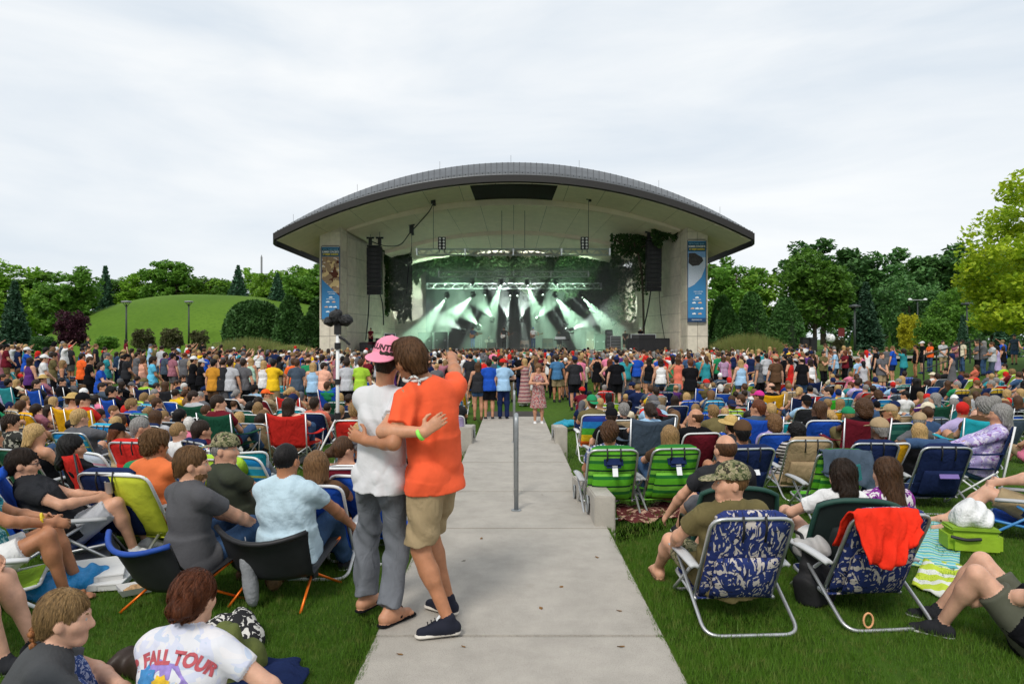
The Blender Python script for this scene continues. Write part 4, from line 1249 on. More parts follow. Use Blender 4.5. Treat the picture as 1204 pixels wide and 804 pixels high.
def tube_fence(pts,h,n,label,r=.03):
 o=tag(empty('railing',pts[0]),label,'railing')
 a,b_=Vector(pts[0]),Vector(pts[1])
 d=b_-a
 for k in range(n+1):MB().tube([d*(k/n),d*(k/n)+Vector((0,0,h))],r,6).build('post',BLACK_METAL,o)
 MB().tube([Vector((0,0,h)),d+Vector((0,0,h))],r,6).build('top_rail',BLACK_METAL,o)
 MB().tube([Vector((0,0,h*.45)),d+Vector((0,0,h*.45))],r*.8,6).build('mid_rail',BLACK_METAL,o)
tube_fence([W(250,418,62),W(266,417,62)],1.1,3,'short dark railing left of the wide reed clump')
tube_fence([W(1086,447,26),W(1152,423,31)],.95,5,'black railing rising to the right through standing people')
for i,px in enumerate((947,954)):
 c=W(px,412,57)
 o=tag(empty('wheeled_bin',c),['left of two dark wheeled bins by the drive','right of two dark wheeled bins by the drive'][i],'bin','bins by the drive')
 MB().box((0,0,.5),(.62,.6,1.0),taper=1.12).build('body',CASEB,o)
 MB().box((0,-.02,1.05),(.74,.74,.08)).build('lid',BLACK_PLASTIC,o)
c=W(989,410,60)
o=tag(empty('sign_post',c),'small dark red sign on a post by the drive','sign')
MB().tube([(0,0,0),(0,0,1.3)],.05,6).build('post',BLACK_METAL,o)
MB().box((0,-.03,1.45),(.55,.06,.75)).build('sign_board',mat('dark_red_board',(.13,.015,.015),rough=.6),o)
c=W(976.5,412,56)
o=tag(empty('camera_ball',c),'white black spotted ball lamp on short post by the drive','ball lamp')
MB().tube([(0,0,0),(0,0,.75)],.04,6).build('post',BLACK_METAL,o)
lump('globe',(0,0,1.0),(.36,.36,.36),printed('white_black_spots',(.75,.75,.75),[(.62,(.01,.01,.01))],scale=4,fold=0),o,5,amp=.01)
# ---------------------------------------------------------------- blades of the near lawn
def blades(n,x0,x1,y0,y1,h,wv,seed,hide):
 rg=np.random.default_rng(seed)
 x=rg.uniform(x0,x1,n);y=rg.uniform(y0,y1,n)
 if hide is not None:
  keep=~((x>XL-.005)&(x<XR+.005));x=x[keep];y=y[keep]
 keep=np.abs(x)<y*.80+.5;x=x[keep];y=y[keep]
 n=len(x)
 z=np.array([gz(a,b_)for a,b_ in zip(x,y)])
 hh=h*rg.uniform(.45,1.15,n)*(1+.35*np.sin(x*3.1+1.7*np.sin(y*2.3))*np.sin(y*4.1+x))
 a=rg.uniform(0,2*np.pi,n);ln=rg.uniform(.1,.75,n)*hh;b2=rg.uniform(0,2*np.pi,n)
 w2=wv*rg.uniform(.6,1.3,n)
 V=np.stack([np.stack([x-np.cos(a)*w2,y-np.sin(a)*w2,z-.006],1),np.stack([x+np.cos(a)*w2,y+np.sin(a)*w2,z-.006],1),np.stack([x+np.cos(b2)*ln,y+np.sin(b2)*ln,z+hh],1)],1).reshape(-1,3)
 return V
def fringe(n,seed):
 rg=np.random.default_rng(seed)
 y=2.4+8.0*rg.uniform(0,1,n)**1.5;sd_=rg.integers(0,2,n)
 wobx=.012*np.sin(y*7)+.01*np.sin(y*19+1)
 x=np.where(sd_==0,XL+.01-rg.uniform(0,.03,n)+wobx,XR-.01+rg.uniform(0,.03,n)+wobx)
 inw=np.where(sd_==0,1,-1)*rg.uniform(-.2,1,n)*.035
 hh=.05*rg.uniform(.4,1.1,n);a=rg.uniform(0,6.28,n);z=np.array([gz(0,q)for q in y])
 w2=.003
 return np.stack([np.stack([x-np.cos(a)*w2,y-np.sin(a)*w2,z],1),np.stack([x+np.cos(a)*w2,y+np.sin(a)*w2,z],1),np.stack([x+inw,y+rg.normal(0,.01,n),z+hh],1)],1).reshape(-1,3)
BL=leaf_mat('grass_blade',(.052,.120,.010),(.072,.150,.014),(.105,.140,.028),.3)
V=np.concatenate([fringe(16000,8),blades(260000,-5,5.2,2.6,6.2,.045,.0026,1,1),blades(150000,-9,9.5,6.2,10.5,.045,.0038,2,1),blades(60000,-13,14,10.5,17,.05,.006,3,1)])
tag(link('grass',np_mesh('grass',V,np.arange(len(V)).reshape(-1,3),[BL],smooth=False)),'short mown grass blades of the near lawn','grass',kind='stuff')
# ================================================================== organic bodies from distance fields
def _np(v):return np.array([v[0],v[1],v[2]],np.float32)
class Fig:
 """a figure made of soft primitives in named groups; one continuous surface comes out"""
 def __init__(s):s.p=[];s.order=[]
 def add(s,kind,g,k,bb,prm,sub=False):
  if g not in s.order:s.order.append(g)
  s.p.append((kind,g,k,bb,prm,sub))
 def rc(s,g,a,b,ra,rb,k=.03,flat=None,sub=False):
  a,b=_np(a),_np(b);m=max(ra,rb)
  s.add('rc',g,k,(np.minimum(a,b)-m,np.maximum(a,b)+m),(a,b,ra,rb,None if flat is None else(_np(Vector(flat[0]).normalized()),flat[1])),sub)
 def cc(s,g,a,b,ra,rb,k=.02,flat=None,sub=False):
  a,b=_np(a),_np(b);m=max(ra,rb)
  s.add('cc',g,k,(np.minimum(a,b)-m,np.maximum(a,b)+m),(a,b,ra,rb,None if flat is None else(_np(Vector(flat[0]).normalized()),flat[1])),sub)
 def el(s,g,c,r,M=None,k=.02,sub=False):
  c=_np(c);m=max(r)
  s.add('el',g,k,(c-m,c+m),(c,np.array(r,np.float32),None if M is None else np.array(M,np.float32)),sub)
 def bx(s,g,c,h,M=None,rad=.01,k=.0,sub=False):
  c=_np(c);m=math.sqrt(h[0]**2+h[1]**2+h[2]**2)+rad
  s.add('bx',g,k,(c-m,c+m),(c,np.array(h,np.float32),None if M is None else np.array(M,np.float32),rad),sub)
 def solve(s,vox,disp=None,zmin=None,smooth=1):
  lo=np.min([q[3][0]for q in s.p if not q[5]],0)-3*vox
  hi=np.max([q[3][1]for q in s.p if not q[5]],0)+3*vox
  if zmin is not None:lo[2]=max(lo[2],zmin-3*vox)
  n=np.ceil((hi-lo)/vox).astype(int)+1
  ax=[lo[i]+vox*np.arange(n[i],dtype=np.float32)for i in range(3)]
  G={g:np.full(n,.5,np.float32)for g in s.order}
  for kind,g,k,bb,prm,sub in s.p:
   mg=k+3.5*vox
   i0=np.clip(np.floor((bb[0]-mg-lo)/vox).astype(int),0,n-1)
   i1=np.clip(np.ceil((bb[1]+mg-lo)/vox).astype(int)+1,1,n)
   if np.any(i1<=i0):continue
   sl=tuple(slice(a,b)for a,b in zip(i0,i1))
   X=ax[0][sl[0]][:,None,None];Y=ax[1][sl[1]][None,:,None];Z=ax[2][sl[2]][None,None,:]
   if kind in('rc','cc'):
    a,b,ra,rb,fl=prm
    px,py,pz=X-a[0],Y-a[1],Z-a[2]
    ba=b-a;L2=float(ba@ba)+1e-12
    t=(px*ba[0]+py*ba[1]+pz*ba[2])/L2
    h=np.clip(t,0,1)
    dx,dy,dz=px-h*ba[0],py-h*ba[1],pz-h*ba[2]
    if kind=='cc':
     dx,dy,dz=px-t*ba[0],py-t*ba[1],pz-t*ba[2]
    if fl is not None:
     f,q=fl;dd=(dx*f[0]+dy*f[1]+dz*f[2])*(q-1)
     dx,dy,dz=dx+dd*f[0],dy+dd*f[1],dz+dd*f[2]
    d=np.sqrt(dx*dx+dy*dy+dz*dz)-(ra+(rb-ra)*h)
    if fl is not None:d=d/(fl[1]if fl[1]>1 else 1)*(1+(fl[1]-1)*.5 if fl[1]>1 else 1)
    if kind=='cc':
     L_=math.sqrt(L2)
     d=np.maximum(d,np.maximum(-t*L_,(t-1)*L_))
   elif kind=='el':
    c,r,M=prm
    px,py,pz=X-c[0],Y-c[1],Z-c[2]
    if M is not None:
     px,py,pz=(px*M[0][0]+py*M[1][0]+pz*M[2][0],px*M[0][1]+py*M[1][1]+pz*M[2][1],px*M[0][2]+py*M[1][2]+pz*M[2][2])
    k0=np.sqrt((px/r[0])**2+(py/r[1])**2+(pz/r[2])**2)
    k1=np.sqrt((px/r[0]**2)**2+(py/r[1]**2)**2+(pz/r[2]**2)**2)+1e-6
    d=k0*(k0-1)/k1
   else:
    c,h,M,rad=prm
    px,py,pz=X-c[0],Y-c[1],Z-c[2]
    if M is not None:
     px,py,pz=(px*M[0][0]+py*M[1][0]+pz*M[2][0],px*M[0][1]+py*M[1][1]+pz*M[2][1],px*M[0][2]+py*M[1][2]+pz*M[2][2])
    qx,qy,qz=np.abs(px)-h[0],np.abs(py)-h[1],np.abs(pz)-h[2]
    d=np.sqrt(np.maximum(qx,0)**2+np.maximum(qy,0)**2+np.maximum(qz,0)**2)+np.minimum(np.maximum(qx,np.maximum(qy,qz)),0)-rad
   A=G[g][sl]
   d=np.broadcast_to(d,A.shape)
   if sub:
    A[...]=np.maximum(A,-d)
   elif k>0:
    h=np.maximum(k-np.abs(A-d),0)/k
    A[...]=np.minimum(A,d)-h*h*k*.25
   else:
    A[...]=np.minimum(A,d)
  if disp:
   for g,fn in disp.items():
    if g in G:
     near=np.abs(G[g])<.06
     I=np.nonzero(near)
     G[g][near]+=fn(ax[0][I[0]],ax[1][I[1]],ax[2][I[2]])
  if getattr(s,'hem',None)and 'top' in G and 'bottom' in G:
   P_,u_,f_,off,fm=s.hem
   X=ax[0][:,None,None]-P_[0];Y=ax[1][None,:,None]-P_[1];Z=ax[2][None,None,:]-P_[2]
   al=X*u_[0]+Y*u_[1]+Z*u_[2];fo_=X*f_[0]+Y*f_[1]+Z*f_[2]
   G['top']=np.minimum(G['top'],np.maximum(G['bottom']-.011,np.maximum(-(al+off),fo_-fm)))
  if zmin is not None:
   cut=(zmin-ax[2])[None,None,:]
   for g in s.order:G[g]=np.maximum(G[g],cut)
  S=None
  for g in s.order:
   S=G[g].copy()if S is None else np.minimum(S,G[g])
  V,Q=surface_nets(S)
  if not len(Q):return None
  if smooth:
   for _ in range(smooth):V=relax(V,Q)
  mi=np.zeros(len(Q),np.int32)
  c=V[Q].mean(1)
  ci=np.clip(np.rint(c).astype(int),0,n-1)
  best=np.full(len(Q),9.,np.float32)
  for i,g in enumerate(s.order):
   v=trilin(G[g],c)
   m=v<best-1e-5;mi[m]=i;best[m]=v[m]
  return V*vox+lo,Q,mi
def trilin(A,p):
 n=np.array(A.shape)
 i=np.clip(np.floor(p).astype(int),0,n-2);f=(p-i)
 r=0
 for dx in(0,1):
  for dy in(0,1):
   for dz in(0,1):
    w_=(f[:,0]if dx else 1-f[:,0])*(f[:,1]if dy else 1-f[:,1])*(f[:,2]if dz else 1-f[:,2])
    r=r+w_*A[i[:,0]+dx,i[:,1]+dy,i[:,2]+dz]
 return r
def relax(V,Q,lam=.5):
 acc=np.zeros_like(V);cnt=np.zeros(len(V),np.float32)
 for a in range(4):
  b=(a+1)%4
  np.add.at(acc,Q[:,a],V[Q[:,b]]);np.add.at(cnt,Q[:,a],1)
  np.add.at(acc,Q[:,b],V[Q[:,a]]);np.add.at(cnt,Q[:,b],1)
 return V+lam*(acc/np.maximum(cnt,1)[:,None]-V)
def surface_nets(S):
 ins=S<0
 n0,n1,n2=S.shape
 c=np.zeros((n0-1,n1-1,n2-1),np.int8)
 for dx in(0,1):
  for dy in(0,1):
   for dz in(0,1):
    c+=ins[dx:n0-1+dx,dy:n1-1+dy,dz:n2-1+dz]
 act=(c>0)&(c<8)
 I=np.argwhere(act)
 if not len(I):return np.zeros((0,3)),np.zeros((0,4),int)
 idx=np.full(act.shape,-1,np.int32);idx[act]=np.arange(len(I),dtype=np.int32)
 acc=np.zeros((len(I),3),np.float32);cnt=np.zeros(len(I),np.float32)
 corners=[(dx,dy,dz)for dx in(0,1)for dy in(0,1)for dz in(0,1)]
 val={q:S[I[:,0]+q[0],I[:,1]+q[1],I[:,2]+q[2]]for q in corners}
 for q in corners:
  for a in range(3):
   if q[a]==0:
    r=list(q);r[a]=1;r=tuple(r)
    v0,v1=val[q],val[r]
    m=(v0<0)!=(v1<0)
    t=np.where(m,v0/np.where(m,v0-v1,1),0)
    p=np.empty((len(I),3),np.float32)
    for k in range(3):p[:,k]=q[k]
    p[:,a]=t
    acc+=p*m[:,None];cnt+=m
 V=I+acc/np.maximum(cnt,1)[:,None]
 Qs=[]
 for a in range(3):
  b,d=(a+1)%3,(a+2)%3
  sl0=[slice(None)]*3;sl1=[slice(None)]*3
  sl0[a]=slice(0,S.shape[a]-1);sl1[a]=slice(1,S.shape[a])
  ch=ins[tuple(sl0)]!=ins[tuple(sl1)]
  E=np.argwhere(ch)
  ok=(E[:,b]>0)&(E[:,d]>0)&(E[:,b]<S.shape[b]-1)&(E[:,d]<S.shape[d]-1)
  E=E[ok]
  if not len(E):continue
  first=ins[tuple(sl0)][E[:,0],E[:,1],E[:,2]]
  def cell(ob,od):
   K=E.copy();K[:,b]-=ob;K[:,d]-=od
   return idx[K[:,0],K[:,1],K[:,2]]
  q=np.stack([cell(1,1),cell(0,1),cell(0,0),cell(1,0)],1)
  q[~first]=q[~first][:,::-1]
  Qs.append(q)
 Q=np.concatenate(Qs)
 Q=Q[(Q>=0).all(1)]
 return V,Q
def folds(amp=.006,f=26.0,seed=0.0,gather=None):
 def fn(x,y,z):
  wx=x*f+2.2*np.sin(z*9+seed)+1.3*np.sin(y*13+seed*2)
  wz=z*f*.55+1.7*np.sin(x*11+seed*1.7)+1.1*np.sin(y*8-seed)
  return amp*(np.sin(wx)*np.cos(wz*.7+1)+.5*np.sin(wx*1.9+wz+seed))
 return fn
def ik(root,tip,l1,l2,pole):
 root,tip,pole=Vector(root),Vector(tip),Vector(pole)
 d=tip-root;L=d.length
 mx=(l1+l2)*.995
 if L>mx:tip=root+d*(mx/L);d=tip-root;L=mx
 L=max(L,abs(l1-l2)+.01)
 u=d.normalized()
 a=(l1*l1-l2*l2+L*L)/(2*L)
 h=math.sqrt(max(0,l1*l1-a*a))
 pv=pole-u*pole.dot(u)
 if pv.length<1e-4:pv=Vector((0,0,1))-u*u.z
 pv.normalize()
 return root+u*a+pv*h,tip
def head_prims(f,M,s,detail,beard=False,jaw=1.0,ears=True):
 R3=M.to_3x3()
 def T(x,y,z):return M@(Vector((x,y,z))*s)
 f.el('skin',T(0,-.012,.024),(.076*s,.096*s,.099*s),R3,.02)
 f.el('skin',T(0,.030,-.045),(.060*s*jaw,.068*s,.082*s),R3,.035)
 f.rc('skin',T(-.018,.074,-.100),T(.018,.074,-.100),.021*s,.021*s,.03)
 f.rc('skin',T(0,.090,.012),T(0,.113,-.030),.010*s,.0145*s,.014)
 if ears:
  for q in(-1,1):f.el('skin',T(.079*q,-.008,-.012),(.012*s,.022*s,.033*s),R3,.008)
 if detail:
  for q in(-1,1):
   f.rc('skin',T(.012*q,.087,.027),T(.048*q,.072,.026),.012*s,.011*s,.014)
   f.el('skin',T(.032*q,.097,.004),(.017*s,.014*s,.011*s),R3,0,sub=True)
   f.el('skin',T(.031*q,.079,.004),(.0125*s,.0125*s,.0125*s),R3,.004)
   f.rc('skin',T(.035*q,.074,-.03),T(.05*q,.055,-.02),.02*s,.02*s,.03)
   f.el('skin',T(.009*q,.106,-.036),(.009*s,.011*s,.008*s),R3,.008)
  f.rc('lips',T(-.017,.088,-.064),T(.017,.088,-.064),.0075*s,.0075*s,.010)
  f.rc('lips',T(-.015,.087,-.076),T(.015,.087,-.076),.0085*s,.0085*s,.010)
 if beard:
  f.el('beard',T(0,.038,-.066),(.062*s,.070*s,.070*s),R3,.0)
  f.el('beard',T(0,.11,-.045),(.03*s,.05*s,.028*s),R3,0,sub=True)
  f.bx('beard',T(0,.05,.02),(.1*s,.1*s,.05*s),R3,0,0,sub=True)
def hand_prims(f,wr,d,n,side,s,curl=.5,fingers=True,g='skin',spread=.0):
 """wr wrist, d wrist->fingers, n palm normal, side +1/-1 which way the thumb leaves"""
 d=Vector(d).normalized();n=Vector(n);n=(n-d*n.dot(d)).normalized()
 t=d.cross(n)*side
 wr=Vector(wr)
 f.rc(g,wr-d*.01*s,wr+d*.075*s,.030*s,.039*s,.02,(n,2.1))
 if not fingers:
  c=d.lerp(n,curl*.7).normalized()
  f.rc(g,wr+d*.075*s,wr+d*.085*s+c*.08*s,.034*s,.026*s,.02,(n,2.0))
  f.rc(g,wr+d*.02*s+t*.03*s,wr+d*.065*s+t*.05*s+n*.02*s,.014*s,.011*s,.012)
  return
 for off,L_ in((.032,.070),(.011,.080),(-.011,.074),(-.031,.058)):
  p=wr+d*.085*s+t*off*s
  a=curl*.75
  dirv=d+t*off*4*spread
  for k,fr in enumerate((.45,.31,.24)):
   dirv=(dirv.normalized()*math.cos(a)+n*math.sin(a)).normalized()if k==0 else(dd*math.cos(a*1.1)+nn*math.sin(a*1.1)).normalized()
   nn_src=n if k==0 else nn
   dd=dirv;nn=(n-dd*n.dot(dd));nn=nn.normalized()if nn.length>.05 else-d
   q=p+dd*L_*fr*s
   f.rc(g,p,q,(.0082-.0005*k)*s,(.0079-.0007*k)*s,.004)
   p=q
 b0=wr+d*.018*s+t*.028*s
 b1=b0+(d*.55+t*.75+n*.25).normalized()*.038*s
 b2=b1+(d*.8+t*.3+n*(.2+.5*curl)).normalized()*.03*s
 b3=b2+(d*.85-t*.1+n*(.2+.6*curl)).normalized()*.024*s
 f.rc(g,b0,b1,.014*s,.0115*s,.012);f.rc(g,b1,b2,.0105*s,.0095*s,.006);f.rc(g,b2,b3,.0095*s,.008*s,.006)
def rotm(yaw=0,pitch=0,roll=0):
 """yaw left positive, pitch up positive, roll to the right positive (degrees)"""
 return Matrix.Rotation(R(yaw),3,'Z')@Matrix.Rotation(R(pitch),3,'X')@Matrix.Rotation(R(roll),3,'Y')
def body(pelvis,lean=0,side=0,twist=0,hip_yaw=0,head=(0,0,0),hands=None,elbows=None,feet=None,knees=None,s=1.0,w=1.0,fat=0.0,top='tee',bottom='shorts',shoe='shoe',foot_yaw=(0,0),fingers=False,detail=False,hand_d=None,hand_n=None,curl=(.5,.5),beard=False,
 sleeve=.55,hem=None,jaw=1.0,female=False,head_off=(0,0,0),extra=None,foot_pitch=(0,0),neck_fwd=.03,tight=0.0,legw=1.0):
 """one clothed person facing +Y. Returns the figure and the matrix of the head."""
 f=Fig()
 P=Vector(pelvis)
 RT=rotm(hip_yaw,0,0)
 TT=rotm(hip_yaw+twist,0,0)@Matrix.Rotation(R(lean),3,'X')@Matrix.Rotation(R(side),3,'Y')
 u=TT@Vector((0,0,1));xr=TT@Vector((1,0,0));fw=TT@Vector((0,1,0))
 xh=RT@Vector((1,0,0));fh=RT@Vector((0,1,0))
 sw=(.152 if female else .172)*s*w
 waist=P+u*.17*s;chest=P+u*.37*s;shc=P+u*.485*s;nb=P+u*.535*s
 sh=[shc-xr*sw,shc+xr*sw]
 tg='skin' if top=='bare' else 'top'
 hw=.098*s*w
 f.rc(tg,P+u*.02*s,waist,(.150+fat*.9)*s*w,(.140+fat)*s*w,.05,(fw,1.38-fat*1.5))
 f.rc(tg,waist,chest,(.140+fat)*s*w,(.165+fat*.6)*s*w,.06,(fw,1.42-fat*1.6))
 f.rc(tg,chest,P+u*.45*s,(.165+fat*.6)*s*w,.125*s*w,.06,(fw,1.35))
 if fat>.03:f.el(tg,waist+fw*.05*s,((.13+fat)*s,(.13+fat)*s,.15*s),TT,.06)
 if female:
  for q in(-1,1):f.el(tg,chest+xr*q*.075*s+fw*.085*s-u*.02*s,(.065*s,.055*s,.06*s),TT,.05)
 f.rc(tg,sh[0]*.92+sh[1]*.08-u*.015*s,sh[0]*.08+sh[1]*.92-u*.015*s,.062*s,.062*s,.06)
 f.rc(tg,sh[0].lerp(nb,.25)-u*.01*s,nb-u*.02*s,.055*s,.055*s,.06)
 f.rc(tg,sh[1].lerp(nb,.25)-u*.01*s,nb-u*.02*s,.055*s,.055*s,.06)
 if top=='tank':
  for q,S_ in((-1,sh[0]),(1,sh[1])):
   f.el(tg,S_+u*.03*s,(.10*s,.12*s,.10*s),TT,0,sub=True)
   f.rc('skin',S_,S_.lerp(nb,.7)-u*.005*s,.060*s,.050*s,.04)
  f.el(tg,nb+u*.02*s,(.10*s,.10*s,.075*s),TT,0,sub=True)
  f.rc('skin',chest+u*.02*s,nb-u*.02*s,.120*s*w,.058*s,.05,(fw,1.35))
  for q in(-1,1):f.rc(tg,chest+xr*q*.085*s+fw*.08*s,nb+xr*q*.080*s-u*.035*s-fw*.03*s,.022*s,.020*s,.01);f.rc(tg,chest+xr*q*.085*s-fw*.105*s,nb+xr*q*.080*s-u*.035*s-fw*.045*s,.022*s,.020*s,.01)
 if top in('tee','tank','long')and bottom!='dress':
  f.cc(tg,P-u*(.085 if P.z>.6 else .03)*s,waist+u*.04*s,(.203+fat*.9)*s*w-tight,(.160+fat)*s*w-tight,.05,(fw,1.10-fat))
 hm=rotm(hip_yaw+twist,0,0)@rotm(*head)
 hu=(u*.55+Vector((0,0,.45))).normalized()
 hc=nb+hu*.155*s+(rotm(hip_yaw+twist)@Vector((0,neck_fwd,0)))*s+Vector(head_off)
 HM=Matrix.Translation(hc)@hm.to_4x4()
 f.rc('skin',nb-u*.03*s,HM@Vector((0,-.022*s,-.055*s)),.060*s*(.9 if female else 1),.052*s*(.88 if female else 1),.02)
 if top!='tank' and top!='bare':
  f.cc('top',nb-u*.035*s,nb+hu*.012*s+fw*.004,.080*s,.066*s,.02)
 head_prims(f,HM,s,detail,beard,jaw)
 la,lf=.285*s,.255*s
 hands=hands or[P+xh*-.30*s+Vector((0,.06,-.05)),P+xh*.30*s+Vector((0,.06,-.05))]
 elbows=elbows or[(-1,-.6,-.2),(1,-.6,-.2)]
 for i,q in((0,-1),(1,1)):
  S_=sh[i]
  E,Wp=ik(S_,hands[i],la,lf,elbows[i])
  f.rc('skin',S_,E,.050*s,.040*s,.02)
  f.rc('skin',E,E.lerp(Wp,.3),.041*s,.042*s,.02)
  f.rc('skin',E.lerp(Wp,.3),Wp,.042*s,.027*s,.02)
  if top in('tee',):
   a=(E-S_)
   f.rc('top',S_-u*.008*s,S_+a*.35,.060*s,.060*s,.05)
   f.cc('top',S_+a*.05,S_+a*sleeve,.060*s,.067*s,.025)
  elif top=='long':
   f.rc('top',S_,E,.066*s,.055*s,.05);f.cc('top',E-(Wp-E)*.05,E.lerp(Wp,.93),.056*s,.040*s,.04)
  elif top=='tank':
   f.rc('skin',S_,S_.lerp(E,.4),.060*s,.050*s,.03)
  hd=Vector(hand_d[i])if hand_d and hand_d[i]is not None else(Wp-E).normalized()
  hn=Vector(hand_n[i])if hand_n and hand_n[i]is not None else Vector((-q*.8,.1,-.4))
  sd=q if hd.cross((hn-hd*hn.dot(hd))).dot(Vector((0,1,.3)))*q>0 else-q
  hand_prims(f,Wp,hd,hn,sd,s,curl[i],fingers)
 bg_='bottom'
 f.rc(bg_,P-xh*hw*.6-fh*.012*s,P+xh*hw*.6-fh*.012*s,(.112+fat*.5)*s,(.112+fat*.5)*s,.05)
 lt,ls=.43*s,.425*s
 feet=feet or[Vector((-.10,.02,.08))*s,Vector((.10,.02,.08))*s]
 knees=knees or[(-.1,1,.2),(.1,1,.2)]
 for i,q in((0,-1),(1,1)):
  Hj=P+xh*q*hw*.9
  K,A=ik(Hj,feet[i],lt,ls,knees[i])
  th=K-Hj;sn=A-K
  if bottom in('shorts','skirt','dress'):
   he=hem if hem is not None else .80
   f.rc('skin',Hj,K,.085*s,.056*s,.03)
   if bottom=='shorts':
    f.rc(bg_,Hj,Hj+th*he*.5,(.100+fat*.3)*s,.094*s,.06)
    f.cc(bg_,Hj+th*.1,Hj+th*he,(.100+fat*.3)*s,.094*s,.04)
  else:
   f.rc(bg_,Hj,K,(.100+fat*.3)*s,.070*s,.05)
   f.cc(bg_,K-sn*.04,K+sn*.95,.068*s*(1+(legw-1)*.5),.066*s*legw,.05)
   f.rc(bg_,K,K+sn*.1,.070*s,.066*s,.04)
  if bottom=='pants':f.rc('skin',K+sn*.8,A,.036*s,.034*s,.02)
  else:f.rc('skin',K,K+sn*.3,.055*s,.054*s,.02)
  cb=Vector((0,-1,0))if abs(sn.normalized().y)<.8 else Vector((0,0,-1))
  if bottom!='pants':
   f.rc('skin',K+sn*.12+cb*.012*s,K+sn*.42+cb*.018*s,.046*s,.044*s,.03)
   f.rc('skin',K+sn*.3,A,.050*s,.034*s,.03)
  fy=R(foot_yaw[i]+hip_yaw)
  fd=Vector((-math.sin(fy),math.cos(fy),math.sin(R(foot_pitch[i])))).normalized()
  fs_=Vector((math.cos(fy),math.sin(fy),0));fu=fs_.cross(fd)
  hl=A-fd*.035*s-fu*.045*s;to=A+fd*.155*s-fu*.058*s
  fg='shoe' if shoe in('shoe','sneaker')else 'skin'
  f.rc(fg,hl,A+fd*.06*s-fu*.04*s,.040*s,.040*s,.03)
  f.rc(fg,A+fd*.02*s-fu*.035*s,to,.040*s,.030*s,.04,(fu,1.15))
  if fg=='shoe':
   f.rc(fg,A+fu*.005,A-fu*.03*s,.042*s,.046*s,.02)
   f.rc('sole',hl-fu*.026*s,to-fu*.018*s,.040*s,.041*s,.02,(fu,2.8))
  else:
   f.rc('shoe',hl-fu*.036*s-fd*.01*s,to-fu*.024*s+fd*.02*s,.042*s,.044*s,.02,(fu,4.0))
   if fingers or detail:
    for k_ in range(5):
     b0=to-fs_*q*(.030-.015*k_)*s*1-fu*.004*s
     f.rc('skin',b0,b0+fd*(.034-.004*k_)*s,(.012-.001*k_)*s,.010*s,.006)
    f.rc('shoe',A+fd*.06*s-fs_*.045*s-fu*.05*s,A+fd*.10*s-fu*.012*s,.010*s,.010*s,.008)
    f.rc('shoe',A+fd*.06*s+fs_*.045*s-fu*.05*s,A+fd*.10*s-fu*.012*s,.010*s,.010*s,.008)
  if bottom in('skirt','dress'):
   pass
 if bottom in('skirt','dress'):
  he=hem if hem is not None else .55
  if abs(lean)<14 and P.z>.6:
   lo=P-Vector((0,0,1))*(P.z*he)
   f.cc('bottom' if bottom=='skirt' else 'top',lo,P+u*.12*s,(.20+.10*he)*s,.145*s,.05,(fw,1.2))
  else:
   for i,q in((0,-1),(1,1)):
    Hj=P+xh*q*hw*.9;K,A=ik(Hj,feet[i],lt,ls,knees[i])
    f.cc('bottom' if bottom=='skirt' else 'top',Hj,Hj.lerp(K,.8),.105*s,.10*s,.08)
  if bottom=='dress':
   f.p=[(a,('top' if g=='bottom' else g),c,d_,e,s_)for a,g,c,d_,e,s_ in f.p]
   f.order=[g for g in f.order if g!='bottom']
 if top in('tee','tank','long')and bottom not in('dress',):f.hem=(tuple(P),tuple(u),tuple(fw),(.085 if P.z>.6 else .05)*s,.6 if P.z>.6 else .12*s)
 if extra:extra(f,locals())
 return f,HM
SLOTS=['skin','top','bottom','shoe','sole','beard','lips']
def low_mesh(f,vox):
 V,Q,mi=f.solve(vox,None,0,1)
 return V,Q,np.array([SLOTS.index(g)for g in f.order])[mi]
def body_mesh(f,vox,disp=None,zmin=None,slots=SLOTS,smooth=1):
 V,Q,mi=f.solve(vox,disp,zmin,smooth)
 mp=np.array([slots.index(g)for g in f.order],np.int32)
 me=np_mesh('person',V,Q,[MATS['skin_tone_0']]*0,mp[mi])
 return me
for i in range(6):skin(i)
# ------------------------------------------------------------------ hair and hats, in head space
def strand(amp=.0022,f=90.0,seed=0.0):
 def fn(x,y,z):
  a=np.arctan2(y+.02,x)
  return amp*(np.sin(a*17+6*np.sin(z*23+seed)+seed)+.7*np.sin(a*31+z*40+3*np.sin(x*60))+.5*np.sin(x*f+y*f*.7+z*50))
 return fn
HAIR={}
def cut_face(f,low=-.055,fr=.0):
 f.el('h',(0,.125+fr,-.055),(.082,.088,.115),None,0,sub=True)
 f.bx('h',(0,.02,low-.2),(.2,.2,.2),None,0,0,sub=True)
 for q in(-1,1):f.el('h',(.085*q,.012,-.03),(.03,.038,.045),None,0,sub=True)
def hair(key,fn,vox=.0065,disp=None,smooth=1):
 f=Fig();fn(f)
 V,Q,mi=f.solve(vox,{'h':disp or strand()},None,smooth)
 HAIR[key]=np_mesh('hair',V,Q)
def h_short(f,vol=.0):
 f.el('h',(0,-.016,.034),(.085+vol,.104+vol,.103+vol),None,0)
 f.rc('h',(0,-.07,.0),(0,-.075,-.06),.055,.045,.04,((0,1,0),1.3))
 cut_face(f,-.078)
hair('short',h_short)
hair('crop',lambda f:(f.el('h',(0,-.014,.028),(.081,.100,.101),None,0),cut_face(f,-.06)),disp=strand(.0015))
hair('full',lambda f:(h_short(f,.012),f.el('h',(0,.05,.095),(.06,.05,.035),None,.03)),disp=strand(.006))
def h_curly(f):
 f.el('h',(0,-.02,.03),(.118,.125,.125),None,0);f.el('h',(0,-.06,-.06),(.10,.085,.08),None,.04)
 f.el('h',(0,.14,-.055),(.082,.095,.12),None,0,sub=True)
